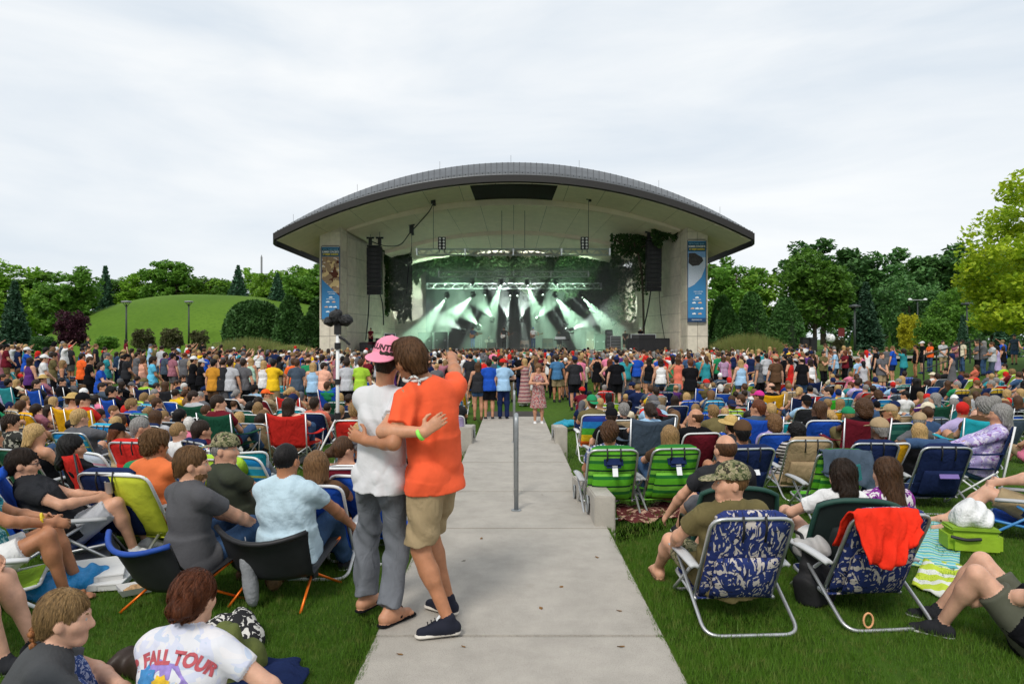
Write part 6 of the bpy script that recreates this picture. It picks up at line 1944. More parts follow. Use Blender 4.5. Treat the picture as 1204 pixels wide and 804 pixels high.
SEATED=[(4,444,'M','R','navy','denim','short','dark brown',None,None,None,None),(10,450,'F','B','black','black','short','black',None,None,'teal','quad'),(20,450,'F','B','cream','denim','bob','blond',None,None,None,None),
 (28,447,'F','R','maroon','denim','bob','dark brown',None,None,None,None),(43,452,'M','R','charcoal','denim','short','dark brown',None,None,'royal blue','quad'),
 (51,446,'M','R','mauve','denim','short','brown','sunhat','straw','royal blue','quad'),(73,449,'M','R','black','denim','short','black',None,None,'black','quad'),(86,449,'M','R','grey','denim','crop','dark brown',None,None,None,None),
 (97,447,'F','R','cream','white','bob','blond',None,None,None,None),(106,447,'F','R','white','denim','bob','dark blond',None,None,'slate','sling'),(114,448,'M','R','pale grey','denim','short','dark brown',None,None,'royal blue','sling'),
 (97,457,'M','R','slate','denim','full','light brown',None,None,None,None),(127,452,'M','B','teal','black','short','brown',None,None,'navy','sling'),(144,453,'F','B','black','black','bob','dark brown',None,None,'royal blue','sling'),
 (4,458,'M','R','lilac','khaki','short','brown','cap','navy',None,None),(30,471,'F','R','white','khaki','bob','dark blond',None,None,None,None),(58,482,'F','R','black','denim','verylong','dark brown',None,None,None,None),
 (85,470,'F','R','magenta','denim','short','brown','sunhat','straw','gold','quad'),(98,470,'M','R','red','denim','short','dark brown','cap','black','gold','quad'),(131,461,'M','R','black','denim','full','black',None,None,'royal blue','quad'),
 (134,483,'M','R','orange','denim','crop','light brown',None,None,None,None),(118,487,'F','B','charcoal','grey','short','dark brown',None,None,None,None),(155,454,'M','R','tan','khaki','short','brown','cap','grey',None,None),(170,450,'M','B','lime green','khaki','short','grey','cap','olive','navy','quad'),(173,458,'M','B','black','black','short','black',None,None,None,None),
 (182,463,'M','R','grey','denim','short','grey',None,None,'royal blue','sling'),(195,454,'F','B','brown','denim','bob','brown',None,None,'charcoal','quad'),(208,451,'F','R','tan','denim','short','brown',None,None,None,None),
 (217,455,'F','R','white','denim','short','white',None,None,'dark teal','beach'),(228,466,'M','R','pale grey','denim','short','dark brown',None,None,'dark green','quad'),(241,460,'M','R','black','black','short','dark brown','cap','navy',None,None),
 (251,459,'F','B','black','black','bob','black',None,None,None,None),(271,458,'F','R','white','denim','long','dark blond',None,None,'black','beach'),(233,451,'M','R','black','denim','short','black','cap','white',None,None),
 (155,476,'M','R','royal blue','navy','full','dark blond',None,None,'navy','sling'),(185,474,'M','B','navy','denim','short','brown',None,None,'royal blue','sling'),(184,490,'F','B','pale grey','denim','bob','brown',None,None,'navy','beach'),
 (257,473,'M','R','maroon','denim','short','dark brown',None,None,'dark green','quad'),(286,453,'M','R','black','denim','short','dark brown',None,None,None,None),(299,458,'M','B','light blue','denim','full','black',None,None,'black','sling'),
 (313,464,'M','R','khaki','olive','short','brown','cap','orange','maroon','sling'),(320,458,'M','B','black','black','short','black','cap','black',None,None),(343,461,'F','R','pale grey','denim','pony','blond',None,None,'red','quad'),
 (340,476,'F','B','peach','denim','bob','dark brown',None,None,'red','quad'),(370,474,'M','B','coral','denim','short','dark brown',None,None,'navy','tall'),(385,454,'M','B','green','denim','short','brown',None,None,'royal blue','quad'),
 (400,468,'F','B','white','denim','verylong','blond',None,None,'dark green','beach'),(412,457,'F','B','tan','denim','long','brown',None,None,'navy','sling'),(425,464,'F','B','slate','denim','short','white',None,None,'red','sling'),
 (357,453,'F','B','white','black','bob','dark brown',None,None,None,None),(377,453,'F','B','pink','black','bob','brown',None,None,None,None),(416,448,'M','B','maroon','denim','short','black','cap','black',None,None),
 (343,493,'M','B','grey','grey','short','black','cap','navy',None,None),(311,489,'M','R','charcoal','charcoal','crop','light brown',None,None,None,None),(282,491,'F','B','white','denim','long','blond',None,None,None,None),
 (166,502,'M','R','white','denim','short','grey',None,None,'red','beach'),(13,497,'M','R','flowered black','denim','full','dark brown',None,None,None,None),(42,511,'F','R','black','denim','bob','blond',None,None,'dark green','sling'),
 (181,525,'M','B','green','khaki','short','brown',None,None,'navy','beach'),(210,507,'M','B','white','denim','crop','dark blond',None,None,None,None),(222,498,'F','L','pink','white','short','white',None,None,None,None),
 (263,523,'F','B','lime green','denim','bob','light brown',None,None,'lime green','beach'),(405,528,'F','R','charcoal','charcoal','pony','brown',None,None,'maroon','sling'),(373,548,'F','B','brown','black','bob','light brown',None,None,'royal blue','sling'),
 (425,507,'F','B','white','denim','bob','blond',None,None,'teal streaked','sling'),(426,523,'M','R','navy','grey','crop','grey','beanie','grey','royal blue','sling'),
 (696,474,'M','B','olive','khaki','short','brown','cap','green','rainbow','tall'),(719,489,'M','B','black','grey','short','dark brown','cap','black','black','sling'),(743,454,'M','L','navy','denim','short','dark brown','cap','navy',None,None),
 (771,461,'M','B','yellow','denim','short','dark brown',None,None,'tan','tall'),(768,474,'M','B','light blue','white','short','grey','cap','grey','charcoal','tall'),(771,489,'M','L','black','black','short','dark brown','cap','maroon','black','low'),
 (793,471,'F','B','black','denim','long','dark brown',None,None,'navy','sling'),(807,467,'F','B','peach','denim','long','blond',None,None,'royal blue','beach'),(787,512,'F','B','brown','denim','long','dark blond',None,None,'green striped','beach'),(717,509,'M','B','plaid','khaki','full','brown',None,None,'green striped','beach'),
 (847,457,'M','B','black','black','short','white',None,None,'royal blue','sling'),(870,447,'M','B','black','denim','short','dark brown',None,None,'lime green','tall'),(886,462,'F','L','white','denim','bob','light brown',None,None,None,None),
 (892,466,'F','L','cyan','denim','short','brown','cap','magenta','navy','quad'),(906,456,'M','L','black','black','balding','dark brown',None,None,'gold','quad'),(860,477,'M','B','olive','khaki','short','brown','cap','navy','lime green','beach'),
 (891,479,'F','L','slate','denim','short','auburn',None,None,'royal blue','quad'),(940,461,'F','R','flowered white','denim','pony','blond',None,None,'navy','quad'),(893,444,'F','L','peach','denim','bob','blond',None,None,None,None),
 (912,443,'F','B','black','denim','long','dark blond',None,None,None,None),(945,441,'M','L','white','denim','balding','grey',None,None,None,None),(932,441,'F','L','white','denim','short','grey',None,None,'royal blue','sling'),
 (908,497,'F','L','lilac','denim','curly','light brown',None,None,'royal blue','sling'),(935,507,'F','L','striped','black','curly','black',None,None,None,None),(860,502,'M','B','charcoal','denim','short','dark brown','sunhat','straw',None,None),
 (873,508,'M','B','slate','denim','short','black','cap','brown','navy','beach'),(978,443,'F','L','cream','denim','long','blond',None,None,None,None),(1000,453,'M','L','teal','denim','short','auburn',None,None,None,None),
 (1008,437,'F','B','black','denim','bob','dark brown',None,None,'black','sling'),(1020,453,'F','B','teal','denim','curly','auburn',None,None,'dark teal','beach'),(1040,443,'F','B','navy','denim','bob','dark brown',None,None,None,None),
 (1056,449,'M','L','striped pale','denim','crop','grey',None,None,'dark teal','beach'),(1064,465,'M','L','white','khaki','short','black',None,None,None,None),(1076,449,'F','B','black','black','long','black',None,None,'black','quad'),
 (1097,442,'F','L','white','tan','short','brown','sunhat','cream',None,None),(974,461,'M','L','denim','denim','short','dark brown',None,None,'bright green','tall'),(987,475,'F','B','navy','denim','long','dark blond',None,None,'lime green','sling'),
 (1000,440,'F','B','pink','denim','short','dark blond',None,None,None,None),(1090,481,'M','L','royal blue','khaki','short','dark brown','cap','cream','slate','beach'),(1130,442,'F','L','pink','denim','pony','auburn',None,None,None,None),
 (1163,440,'M','L','grey','khaki','short','dark brown','cap','navy',None,None),(1125,453,'M','L','green','denim','short','grey',None,None,'yellow and navy','beach'),(1121,474,'F','B','white','denim','long','grey',None,None,'teal','sling'),
 (1165,452,'M','L','navy','khaki','short','grey',None,None,'yellow and navy','beach'),(1168,472,'F','L','flowered navy','denim','bob','grey',None,None,'black','quad'),(1198,441,'M','L','white','denim','short','dark brown',None,None,'blue and red striped','sling'),
 (1181,431,'M','L','lime green','denim','short','dark brown',None,None,None,None),(1080,507,'F','B','black','black','bob','blond',None,None,None,None),(1148,432,'F','L','coral','denim','bob','brown',None,None,None,None),(1112,436,'M','L','charcoal','denim','short','dark brown',None,None,None,None),(1199,462,'F','L','teal','denim','bob','blond',None,None,'turquoise','sling'),
 (1148,489,'F','L','slate','denim','none','brown',None,None,'flowered denim','sling'),]
SPEC={'plaid':lambda:plaid('navy_white_plaid',(.55,.55,.58),(.03,.05,.14),(.05,.07,.20),.035),'purple plaid':lambda:plaid('purple_white_plaid',(.60,.55,.60),(.30,.06,.22),(.22,.05,.25),.05),
 'striped':lambda:banded('black_white_stripe_knit',[(1,(.55,.52,.50)),(1,(.012,.012,.014))],'Z',.045),'striped pale':lambda:banded('grey_white_stripe_knit',[(1,(.62,.62,.64)),(.6,(.16,.15,.18))],'Z',.075),
 'flowered black':lambda:printed('black_flower_shirt',(.03,.03,.028),[(.55,(.40,.38,.32))],scale=15),'flowered white':lambda:printed('white_flower_shirt',(.66,.64,.62),[(.60,(.50,.08,.12)),(.64,(.06,.08,.20))],scale=22),
 'flowered navy':lambda:printed('navy_flower_shirt',(.015,.02,.05),[(.58,(.40,.46,.50))],scale=20),'purple flowered':lambda:printed('purple_flower_blouse',(.66,.62,.64),[(.50,(.22,.03,.26)),(.60,(.08,.01,.12))],scale=13,dist=1.6),
 'camouflage':lambda:printed('camouflage_cloth',(.20,.19,.10),[(.52,(.06,.075,.03)),(.56,(.30,.26,.16)),(.60,(.035,.03,.02))],scale=24)}
DARKSKIN=set()
i=0
FINE=[]
for(px,py,sex,turn,shirt,bottom,hk,hc,hatk,hatc,cc,ck)in SEATED:
 fem=sex=='F'
 sz={'tall':.13,'quad':.20,'low':-.04}.get(ck,0.0)if cc else-.10
 sc=(1.0 if not fem else 1.0)
 pool=M_[turn](fem)
 v=pool[i%len(pool)]
 if fem and shirt not in('black','white','navy','pink','peach','lime green','teal','cyan')and v[4]=='tank':
  alt=[q for q in pool if q[4]!='tank'];v=alt[0]if alt else v
 d=solve_depth(px,py,v[1].translation.z+sz)
 if d is None:continue
 p=W(px,py,d)
 rr_=random.Random(px*7+py)
 yaw=facing(p.x,d)+rr_.uniform(-9,9)
 off=Matrix.Rotation(R(yaw),3,'Z')@Vector((v[1].translation.x,v[1].translation.y,0))
 x,y=p.x-off.x,p.y-off.y
 gnd=gz(x,y)
 o=add_person(v,x,y,yaw,shirt if shirt in PAL else shirt,bottom,hk,hc,hatk,hatc,rr_.random()<.15,rr_.choice([0,0,1,3,5,2]),rr_.choice(['charcoal','white','navy','brown']),1.0,
 z=gnd+sz,chair=cc,shirtm=SPEC[shirt]()if shirt in SPEC else None)
 if cc:
  add_chair(ck,x,y,yaw,cc,white=(px+py)%3==0 and ck in('sling','tall'));CHAIRS[-1]['who']=PEOPLE[-1]
 i+=1
 # ================================================================== people close to the camera, each posed on its own
def strands(parent,hairmesh,HMs,col,n=900,length=.06,seed=1,flow=(0,-.35,-1),wid=.0016,name='hair_strands'):
 rg=random.Random(seed)
 bv=BVHTree.FromPolygons([v.co for v in hairmesh.vertices],[p.vertices for p in hairmesh.polygons])
 polys=hairmesh.polygons
 V,Q=[],[]
 for _ in range(n):
  p=polys[rg.randrange(len(polys))]
  c=Vector(p.center);nr=Vector(p.normal)
  pts=[c+nr*.0005]
  cur=c.copy();L_=length*rg.uniform(.5,1.2)
  crown=Vector((0,-.03,.12))
  for k in range(4):
   t=Vector(flow)+(cur-crown)*6+Vector((rg.uniform(-.25,.25),rg.uniform(-.25,.25),0))
   t-=nr*t.dot(nr)
   if t.length<1e-4:break
   cur=cur+t.normalized()*(L_/4)
   h=bv.find_nearest(cur)
   if h[0]is None:break
   nr=h[1];cur=h[0].lerp(cur,.35)
   pts.append(cur+nr*(.0025+.0015*k))
  if len(pts)<3:continue
  b0=len(V)
  for k,q in enumerate(pts):
   t=(pts[min(k+1,len(pts)-1)]-pts[max(k-1,0)]).normalized()
   s_=t.cross(nr)
   if s_.length<1e-4:s_=Vector((1,0,0))
   s_=s_.normalized()*wid*(1-.75*k/(len(pts)-1))
   V+=[tuple(q-s_),tuple(q+s_)]
  for k in range(len(pts)-1):Q.append((b0+2*k,b0+2*k+1,b0+2*k+3,b0+2*k+2))
 o=link(name,np_mesh(name,V,Q,[hairmat(col)]),parent)
 o.matrix_local=HMs
 o['kind']='stuff'
 return o
NEAR=[]
def near(label,x,y,yaw,kw,mats,hk,hc,hatk=None,hatm=None,back=False,vox=.0095,z=None,fold=.006,disp=None,eyes=False,group='people seated close to the camera',world=False,slots=SLOTS,hs=None):
 kw=dict(kw);kw.setdefault('detail',True);kw.setdefault('fingers',True)
 f,HM=body(**kw)
 dp={'top':folds(fold,23,x*3),'bottom':folds(fold,19,x*5)}
 if disp:dp.update(disp)
 me=body_mesh(f,vox,dp,zmin=None if kw.get('free')else .0,slots=slots)
 o=link('person',me,None,mats)
 if not world:
  o.location=(x,y,gz(x,y)if z is None else z);o.rotation_euler=(0,0,R(yaw))
 tag(o,label,'person',group)
 s=kw.get('s',1.0)
 dress_up(o,HM,hk,hc,hatk,hatm,back,hs or s)
 if eyes:
  for q in(-1,1):
   b=MB().lathe([(.0005,-.0125),(.009,-.009),(.0125,0),(.009,.009),(.0005,.0125)],10)
   e=b.build('eye',mat('eye_white',(.42,.39,.36),rough=.2,var=.02),o,smooth=True);e.matrix_local=HM@Matrix.Scale(s,4)@Matrix.Translation((.031*q,.0820,.004))
   i_=MB().cyl((0,.0098,-.001),(0,.0132,-.001),.0078,.006,12).build('iris',mat('eye_iris',(.05,.03,.015),rough=.15),o);i_.matrix_local=e.matrix_local.copy()
   br=MB().tube([(.012*q,.094,.022),(.030*q,.091,.030),(.047*q,.077,.026)],[.0035,.004,.002],6).build('eyebrow',hairmat(hc if hc else 'brown'),o,smooth=True);br.matrix_local=HM@Matrix.Scale(s,4)
 PEOPLE_NEAR.append(dict(x=x,y=y))
 if not hatk and y<6.2 and hk not in('bun','none','balding','crop'):strands(o,HAIR[hk],HM@Matrix.Scale(hs or s,4),hc,2600,.065,int(x*100)+400)
 return o,HM,me
PEOPLE_NEAR=[]
def mats6(sk,top,bottom,shoe='charcoal',sole='white',beard='brown'):
 g=lambda c:c if not isinstance(c,str)else cloth(c)
 return[skin(sk),g(top),g(bottom),g(shoe),g(sole),hairmat(beard),mat('lips_rose',(.42,.13,.10),rough=.45,var=.1)]
LEAFP=printed('navy_leaf_canvas',(.02,.035,.15),[(.555,(.52,.47,.44)),(.62,(.015,.02,.06))],scale=9,dist=3.2,stretch=(1.5,1,.8))
LOW0=dict(pelvis=(0,-.10,.215))
# ---- right: camouflage cap, olive T-shirt, leaf print chair
x,y,yw=1.45,4.68,3
o,HM,me=near('person in camouflage cap and olive T-shirt in nearest leaf print chair',x,y,yw,dict(pelvis=(0,-.10,.235),lean=17,side=-4,w=1.08,fat=.03,head=(84,0,-2),feet=[(-.30,.56,.09),(-.04,.54,.09)],knees=[(-.5,.2,1),(-.2,.3,1)],hands=[(-.30,.16,.36),(.06,.12,.40)],elbows=[(-1,-.6,0),(1,-.6,0)],
 bottom='shorts',shoe='sandal',jaw=1.08),mats6(1,'olive',SPEC['camouflage'](),'brown','brown'),'crop','light brown','cap',SPEC['camouflage'](),False,vox=.0085,eyes=True)
place_chair('beach',x,y,yw,LEAFP,'navy leaf print beach chair with aluminium frame under camouflage cap person',arm=mat('armrest_silver',(.52,.53,.54),rough=.4),group='leaf print chairs',name='folding_chair')
for q in(-1,1):
 pass
 # ---- right: empty leaf chair with a red jacket over it
x2,y2,yw2=2.33,4.76,5
ch2=place_chair('beach',x2,y2,yw2,LEAFP,'empty navy leaf print beach chair with red jacket on its back',arm=mat('armrest_silver',(.52,.53,.54),rough=.4),group='leaf print chairs')
PAL['jacket red']=(.72,.03,.012)
def drape(name,parent_loc,rz,path,wid,m,label,cat,hood=None,seed=1.0,skew=0.0,th=.012):
 """cloth hung over an edge: path is a list of (y, z) from front hem over the top to the back hem"""
 P=catmull([Vector((0,a,b))for a,b in path],5)
 n=len(P)-1
 def fn(u,v):
  t=v*n;k=min(int(t),n-1);p=P[k].lerp(P[k+1],t-k)
  e=2*u-1
  hem=max(0,v-.45)/.55
  drop=hem*(.05*math.sin(5*u+seed)+.07*math.sin(2.3*u+seed*2))-skew*e*hem
  fo=(.010+.028*hem)*math.sin(u*8+seed+3.5*v+1.5*math.sin(v*5+u*3))+.010*math.sin(u*17-9*v+seed)+.014*math.sin(v*12+u*7)+.006*math.sin(u*41+v*23)
  return Vector((e*wid*(.5+.09*hem*math.sin(3*v+seed)),p.y-abs(fo)-.02,p.z+drop+.35*fo*(1-hem)))
 b=MB();b.sheet(fn,40,26,-th)
 o=b.build(name,m,smooth=True);o.location=parent_loc;o.rotation_euler=(0,0,R(rz))
 return tag(o,label,cat)
jk=drape('jacket',ch2.location,yw2,[(-.30,.50),(-.40,.66),(-.48,.775),(-.545,.77),(-.585,.70),(-.61,.63),(-.62,.57)],.42,cloth('jacket red'),'bright red jacket draped over the empty leaf print chair','jacket',seed=2.0,skew=-.07)
jk.location=ch2.matrix_basis@Vector((-.09,0,0))
rg=MB().tube([(.03*math.cos(a),0,.045+.045*math.sin(a))for a in[2*math.pi*k/16 for k in range(16)]],.006,6,closed=True).build('paper_band',mat('orange_white_band',(.75,.38,.18),rough=.7))
rg.location=W(1021,733,4.26);rg.location.z=.0;tag(rg,'small orange paper band standing on the grass','band')
# ---- right: bald head, charcoal T-shirt
near('person with bare crown in charcoal T-shirt in black low chair',1.76,5.85,4,dict(pelvis=(0,-.08,.24),lean=12,w=1.06,fat=.03,head=(10,-6,0),feet=[(-.16,.55,.08),(.12,.5,.08)],hands=[(-.40,.14,.30),(.1,.15,.40)],elbows=[(-1,-.3,.1),(1,-.6,0)],bottom='shorts'),
 mats6(1,'charcoal','grey'),'balding','brown',vox=.0095)
place_chair('low',1.78,5.72,-4,mat('black_green_pad',(.012,.016,.015),rough=.8),'black padded low chair with green rim under charcoal T-shirt person',BLACK_METAL,pouch=BLACK_PLASTIC,edge=mat('dark_green_piping',(.015,.06,.045),rough=.6),scl=1.12,group='padded low chairs')
near('person with dark bob in dark green low chair, one knee raised',2.52,5.45,0,dict(pelvis=(0,-.10,.17),lean=16,s=.94,female=True,head=(8,-4,0),feet=[(-.30,.36,.08),(.05,.48,.08)],knees=[(-.5,.5,1),(0,.6,1)],hands=[(-.30,.14,.40),(.1,.12,.36)],bottom='shorts',hem=.5),
 mats6(5,'white','white'),'bob','dark brown',vox=.0095)
place_chair('low',2.52,5.30,-7,mat('dark_green_pad',(.012,.024,.022),rough=.8),'dark green padded low chair with tiny gold mark under dark bob person',BLACK_METAL,pouch=mat('dark_green_pocket',(.010,.016,.016),rough=.8),edge=mat('dark_green_piping',(.015,.06,.045),rough=.6),scl=1.12,group='padded low chairs')
gm=text_mesh('^',.06,bold=.004)
mk=link('gold_mark',gm,None,[mat('gold_thread',(.45,.30,.05),rough=.5)])
for nm_ in[q for q in bpy.data.objects if q.get('label','').startswith('dark green padded')]:
 mk.parent=nm_;mk.location=(0,-.47,.36);mk.rotation_euler=(R(66),0,0)
 # ---- right: purple flowered blouse, phone
o,HM,me=near('person in purple flowered blouse holding up a phone',2.93,5.42,0,dict(pelvis=(0,-.06,.13),lean=4,s=.95,female=True,head=(22,-8,0),feet=[(-.22,.5,.08),(.2,.5,.08)],hands=[(-.27,.14,.62),(.12,.25,.3)],elbows=[(-1,-.1,-.6),(1,-.6,0)],bottom='pants',hand_d=[(.15,.25,1),None],hand_n=[(.5,.8,0),None],curl=(.55,.5)),
 mats6(5,SPEC['purple flowered'](),'turquoise'),'verylong','brown',vox=.0095)
ph=empty('phone',W(1008,556,5.48));ph.rotation_euler=(R(8),R(-14),R(10))
bevel=bevel_box('case',-.036,.036,-.005,.005,-.07,.07,.004)
link('case',bevel,ph,[mat('phone_teal_case',(.03,.20,.20),rough=.35)])
MB().cyl((0,-.0065,.045),(0,-.0045,.045),.010,n=12).build('camera_lens',BLACK_PLASTIC,ph)
tag(ph,'teal phone held up by person in flowered blouse','phone')
# ---- right edge: black T-shirt, olive shorts, half lying on a towel
near('person in black T-shirt and olive shorts half lying at the right edge',2.96,4.02,52,dict(pelvis=(0,-.10,.12),lean=30,w=1.08,fat=.03,head=(10,0,0),feet=[(-.05,.36,.08),(.20,.40,.08)],knees=[(-.2,.5,1),(.2,.5,.8)],hands=[(-.12,.12,.30),(.40,-.28,.06)],elbows=[(-1,-.4,0),(1,-.6,0)],bottom='shorts',hem=.72),
 mats6(5,'black',mat('olive_shorts',(.085,.088,.062),rough=.9)),'short','dark brown',vox=.0095)
# ---- right edge: khaki shorts in a blue chair
near('person in navy T-shirt and khaki shorts with crossed legs at right edge',4.78,6.35,52,dict(pelvis=(0,-.10,.23),lean=26,head=(0,0,0),feet=[(-.22,.55,.08),(.12,.62,.08)],hands=[(-.05,.35,.45),(.22,.3,.42)],bottom='shorts',shoe='sandal'),mats6(5,'navy','khaki','brown'),'short','brown',vox=.012)
place_chair('sling',4.78,6.35,52,cloth('royal blue'),'blue low chair under khaki shorts person at right edge',mat('blue_tube',(.05,.22,.50),rough=.3),group='folding chairs on the lawn')
# ---- right edge: jeans with one foot up
near('person in jeans with foot crossed over knee, lilac sleeves, right edge',5.35,8.0,62,dict(pelvis=(0,-.10,.38),lean=22,head=(0,0,0),feet=[(-.05,.62,.10),(.10,.66,.62)],knees=[(-.4,.2,1),(.6,.1,.8)],hands=[(-.24,.32,.60),(.2,.2,.6)],top='long',bottom='pants',foot_pitch=(0,30),foot_yaw=(0,60)),mats6(0,printed('lilac_flower_sleeve',(.42,.36,.62),[(.56,(.62,.58,.70)),(.63,(.25,.12,.35))],scale=18),'denim','brown','brown'),'bob','grey',vox=.012)
place_chair('quad',5.35,8.0,62,cloth('navy'),'navy camp chair with white legs under lilac sleeves person',WHITE_TUBE)
for px,yb,colr,kd,yw_,lab in((1033,590,'navy','beach',-3,'empty looking navy beach chair left of the blonde bob person'),(1118,600,'navy','beach',-4,'navy beach chair with pale emblem right of the blonde bob person'),(955,582,'tan','beach',-2,'tan canvas beach chair right of black striped top')):
 d=1.80*F/(yb-402);p=W(px,yb,d)
 c_=place_chair(kd,p.x,d+.5,yw_,cloth(colr),lab,ALU)
 if colr=='navy':
  em=bevel_box('emblem',-.10,.10,-.004,.004,-.025,.025,.003)
  e_=link('emblem',em,c_,[mat('lilac_emblem',(.20,.14,.40),rough=.6)]);e_.location=(.02,-.50,.42);e_.rotation_euler=(R(-27),0,0)
d=6.9;p=W(990,511,d)
drape('shirt',(p.x,d+.42,gz(p.x,d)),-2,[(-.36,.56),(-.44,.72),(-.50,.76),(-.56,.70),(-.60,.52),(-.60,.42)],.50,cloth('slate'),'grey blue shirt thrown over a chair beside the tan chair','shirt',seed=4.0,skew=.1)
_c=place_chair('beach',p.x,d+.42,-2,GREENCH,'green striped beach chair under the grey blue shirt',ALU)
# ---- left foreground --------------------------------------------------------
TIE=printed('tie_dye_white_cotton',(.66,.66,.70),[(.50,(.58,.60,.72)),(.56,(.70,.68,.70)),(.62,(.50,.56,.68))],scale=5,dist=2.5)
o2,HM2,me2=near('person with bun in tie-dye tour T-shirt sitting nearest the camera',-1.38,2.78,-6,dict(pelvis=(0,-.02,.10),lean=-15,s=.91,female=True,w=1.12,head=(-6,-8,0),feet=[(-.25,.45,.08),(.30,.42,.08)],knees=[(-1,.4,.5),(1,.4,.5)],hands=[(-.1,.4,.3),(.42,.22,.20)],elbows=[(-1,-.4,0),(1,-.6,0)],bottom='shorts'),
 mats6(5,TIE,'denim'),'bun','auburn',vox=.0085,fold=.004)
def wrap_print(me,loc,rz,tm,origin,direc,upv,lift=.0025):
 bv=BVHTree.FromPolygons([v.co for v in me.vertices],[p.vertices for p in me.polygons])
 d=Vector(direc).normalized();upv=Vector(upv);rt=d.cross(upv).normalized();upv=rt.cross(d)
 bm=bmesh.new();bm.from_mesh(tm)
 bmesh.ops.triangulate(bm,faces=bm.faces[:])
 for _ in range(2):
  lg=[e for e in bm.edges if e.calc_length()>.012]
  if lg:bmesh.ops.subdivide_edges(bm,edges=lg,cuts=1)
 ok=True
 for v in bm.verts:
  p0=Vector(origin)+rt*v.co.x+upv*v.co.y
  h=bv.ray_cast(p0-d*.5,d)
  v.co=(h[0]-d*lift)if h[0]is not None else p0
 me2_=bpy.data.meshes.new('print');bm.to_mesh(me2_);bm.free()
 return me2_
INKR=mat('tour_red_ink',(.46,.09,.11),rough=.8,var=.2,scale=60)
def arch(tm,rad):
 for v in tm.vertices:
  a=v.co.x/rad;r_=rad+v.co.y
  v.co=Vector((r_*math.sin(a),r_*math.cos(a)-rad,0))
 return tm
wm=wrap_print(me2,None,0,arch(text_mesh("& FALL TOUR",.062,bold=.0035,spacing=1.0),.26),(.0,-.1,.535),(0,1,0),(0,.25,1))
link('shirt_lettering',wm,o2,[INKR])
def blob_mesh(pts):
 bm=bmesh.new();vs_=[bm.verts.new((x_,y_,0))for x_,y_ in pts];bm.faces.new(vs_)
 me_=bpy.data.meshes.new('b');bm.to_mesh(me_);bm.free();return me_
def star(cx,cy,r1,r2,n,ph=0):return[(cx+(r1 if k%2 else r2)*math.cos(ph+math.pi*k/n),cy+(r1 if k%2 else r2)*math.sin(ph+math.pi*k/n))for k in range(2*n)]
for k,(pts,colr)in enumerate(((star(-.02,.37,.12,.11,9),(.30,.22,.55)),(star(-.085,.415,.05,.035,7,.4),(.05,.22,.48)),(star(-.015,.40,.045,.035,8,.9),(.70,.45,.03)),(star(.06,.37,.05,.018,6,.2),(.70,.52,.08)),(star(-.05,.345,.06,.04,6,1.1),(.25,.17,.12)))):
 wm=wrap_print(me2,None,0,blob_mesh([(a,b-.40)for a,b in pts]),(0,-.1,.44),(0,1,0),(0,.25,1),.002+.0012*k)
 link('shirt_print',wm,o2,[mat('shirt_ink_%s'%'abcde'[k],colr,rough=.8,var=.25,scale=40)])
o1,HM1,me1=near('person with blond braid in charcoal T-shirt smiling to the right',-1.99,2.68,-54,dict(pelvis=(0,-.02,.09),lean=-20,s=.90,female=True,w=1.05,head=(-16,-6,0),feet=[(-.12,.42,.08),(.12,.40,.08)],hands=[(.0,.40,.34),(.10,.38,.36)],elbows=[(-1,-.3,0),(1,-.3,0)],bottom='pants'),
 mats6(5,mat('charcoal_knit',(.055,.058,.062),rough=.9,bump=.3,bscale=70),printed('blue_print_trousers',(.03,.06,.20),[(.55,(.30,.34,.50))],scale=55)),'short','dark blond',vox=.0085,eyes=True)
b=MB()
for k in range(7):
 b.lathe([(.003,-.016),(.016-.001*k,-.006),(.017-.001*k,.006),(.003,.016)],8,(.006*(-1)**k,0,-.024*k))
br=b.build('braid',hairmat('ginger'),o1,smooth=True);br.matrix_local=HM1@Matrix.Translation((.02,-.105,-.05))@Matrix.Rotation(R(10),4,'X')
pb=MB().tube([HM1@Vector((-.07,.045,.085)),HM1@Vector((-.085,-.02,.04)),HM1@Vector((-.075,-.085,-.02)),HM1@Vector((-.01,-.115,-.055))],[.012,.017,.017,.014],8).build('braid',hairmat('ginger'),o1,smooth=True)
near('person at left edge showing only a bare bent leg',-3.18,3.75,-78,dict(pelvis=(0,-.12,.40),lean=15,female=True,s=.97,feet=[(-.08,.46,.08),(.12,.40,.08)],hands=[(-.1,.3,.55),(.1,.34,.50)],bottom='shorts',hem=.35),mats6(5,'white','denim'),'bob','brown',vox=.0095)
near('person in pale knitted lace top at the bottom left corner',-1.86,2.28,-20,dict(pelvis=(0,-.05,.20),lean=6,female=True,s=.97,top='long',feet=[(-.2,.45,.08),(.2,.45,.08)],hands=[(-.1,.35,.35),(.12,.35,.35)],bottom='pants'),mats6(5,mat('pale_aqua_lace',(.58,.66,.64),rough=.9,bump=1.0,bscale=110,bdist=.01,var=.12,scale=90),'denim'),'bob','grey',vox=.0095)
PACKB=mat('black_ripstop',(.018,.019,.022),rough=.55,var=.2)
near('person in grey T-shirt and jeans turned right in blue edged packable chair',-2.19,4.78,-34,dict(pelvis=(0,-.06,.27),lean=2,w=1.05,head=(-34,-4,0),beard=True,feet=[(-.14,.46,.08),(.16,.50,.08)],hands=[(.06,.36,.46),(.16,.40,.44)],elbows=[(-1,-.3,-.2),(1,-.5,0)],bottom='pants',curl=(.7,.8)),
 mats6(1,'grey tee' if False else mat('heather_grey_cotton',(.075,.075,.082),rough=.92,bump=.25,bscale=60),'denim','brown','brown','light brown'),'short','light brown',vox=.0085,eyes=True)
place_chair('pack',-2.22,4.70,-30,PACKB,'packable chair with blue edge and orange legs under grey T-shirt person',edge=mat('blue_webbing',(.012,.06,.32),rough=.6),scl=1.1,group='packable chairs')
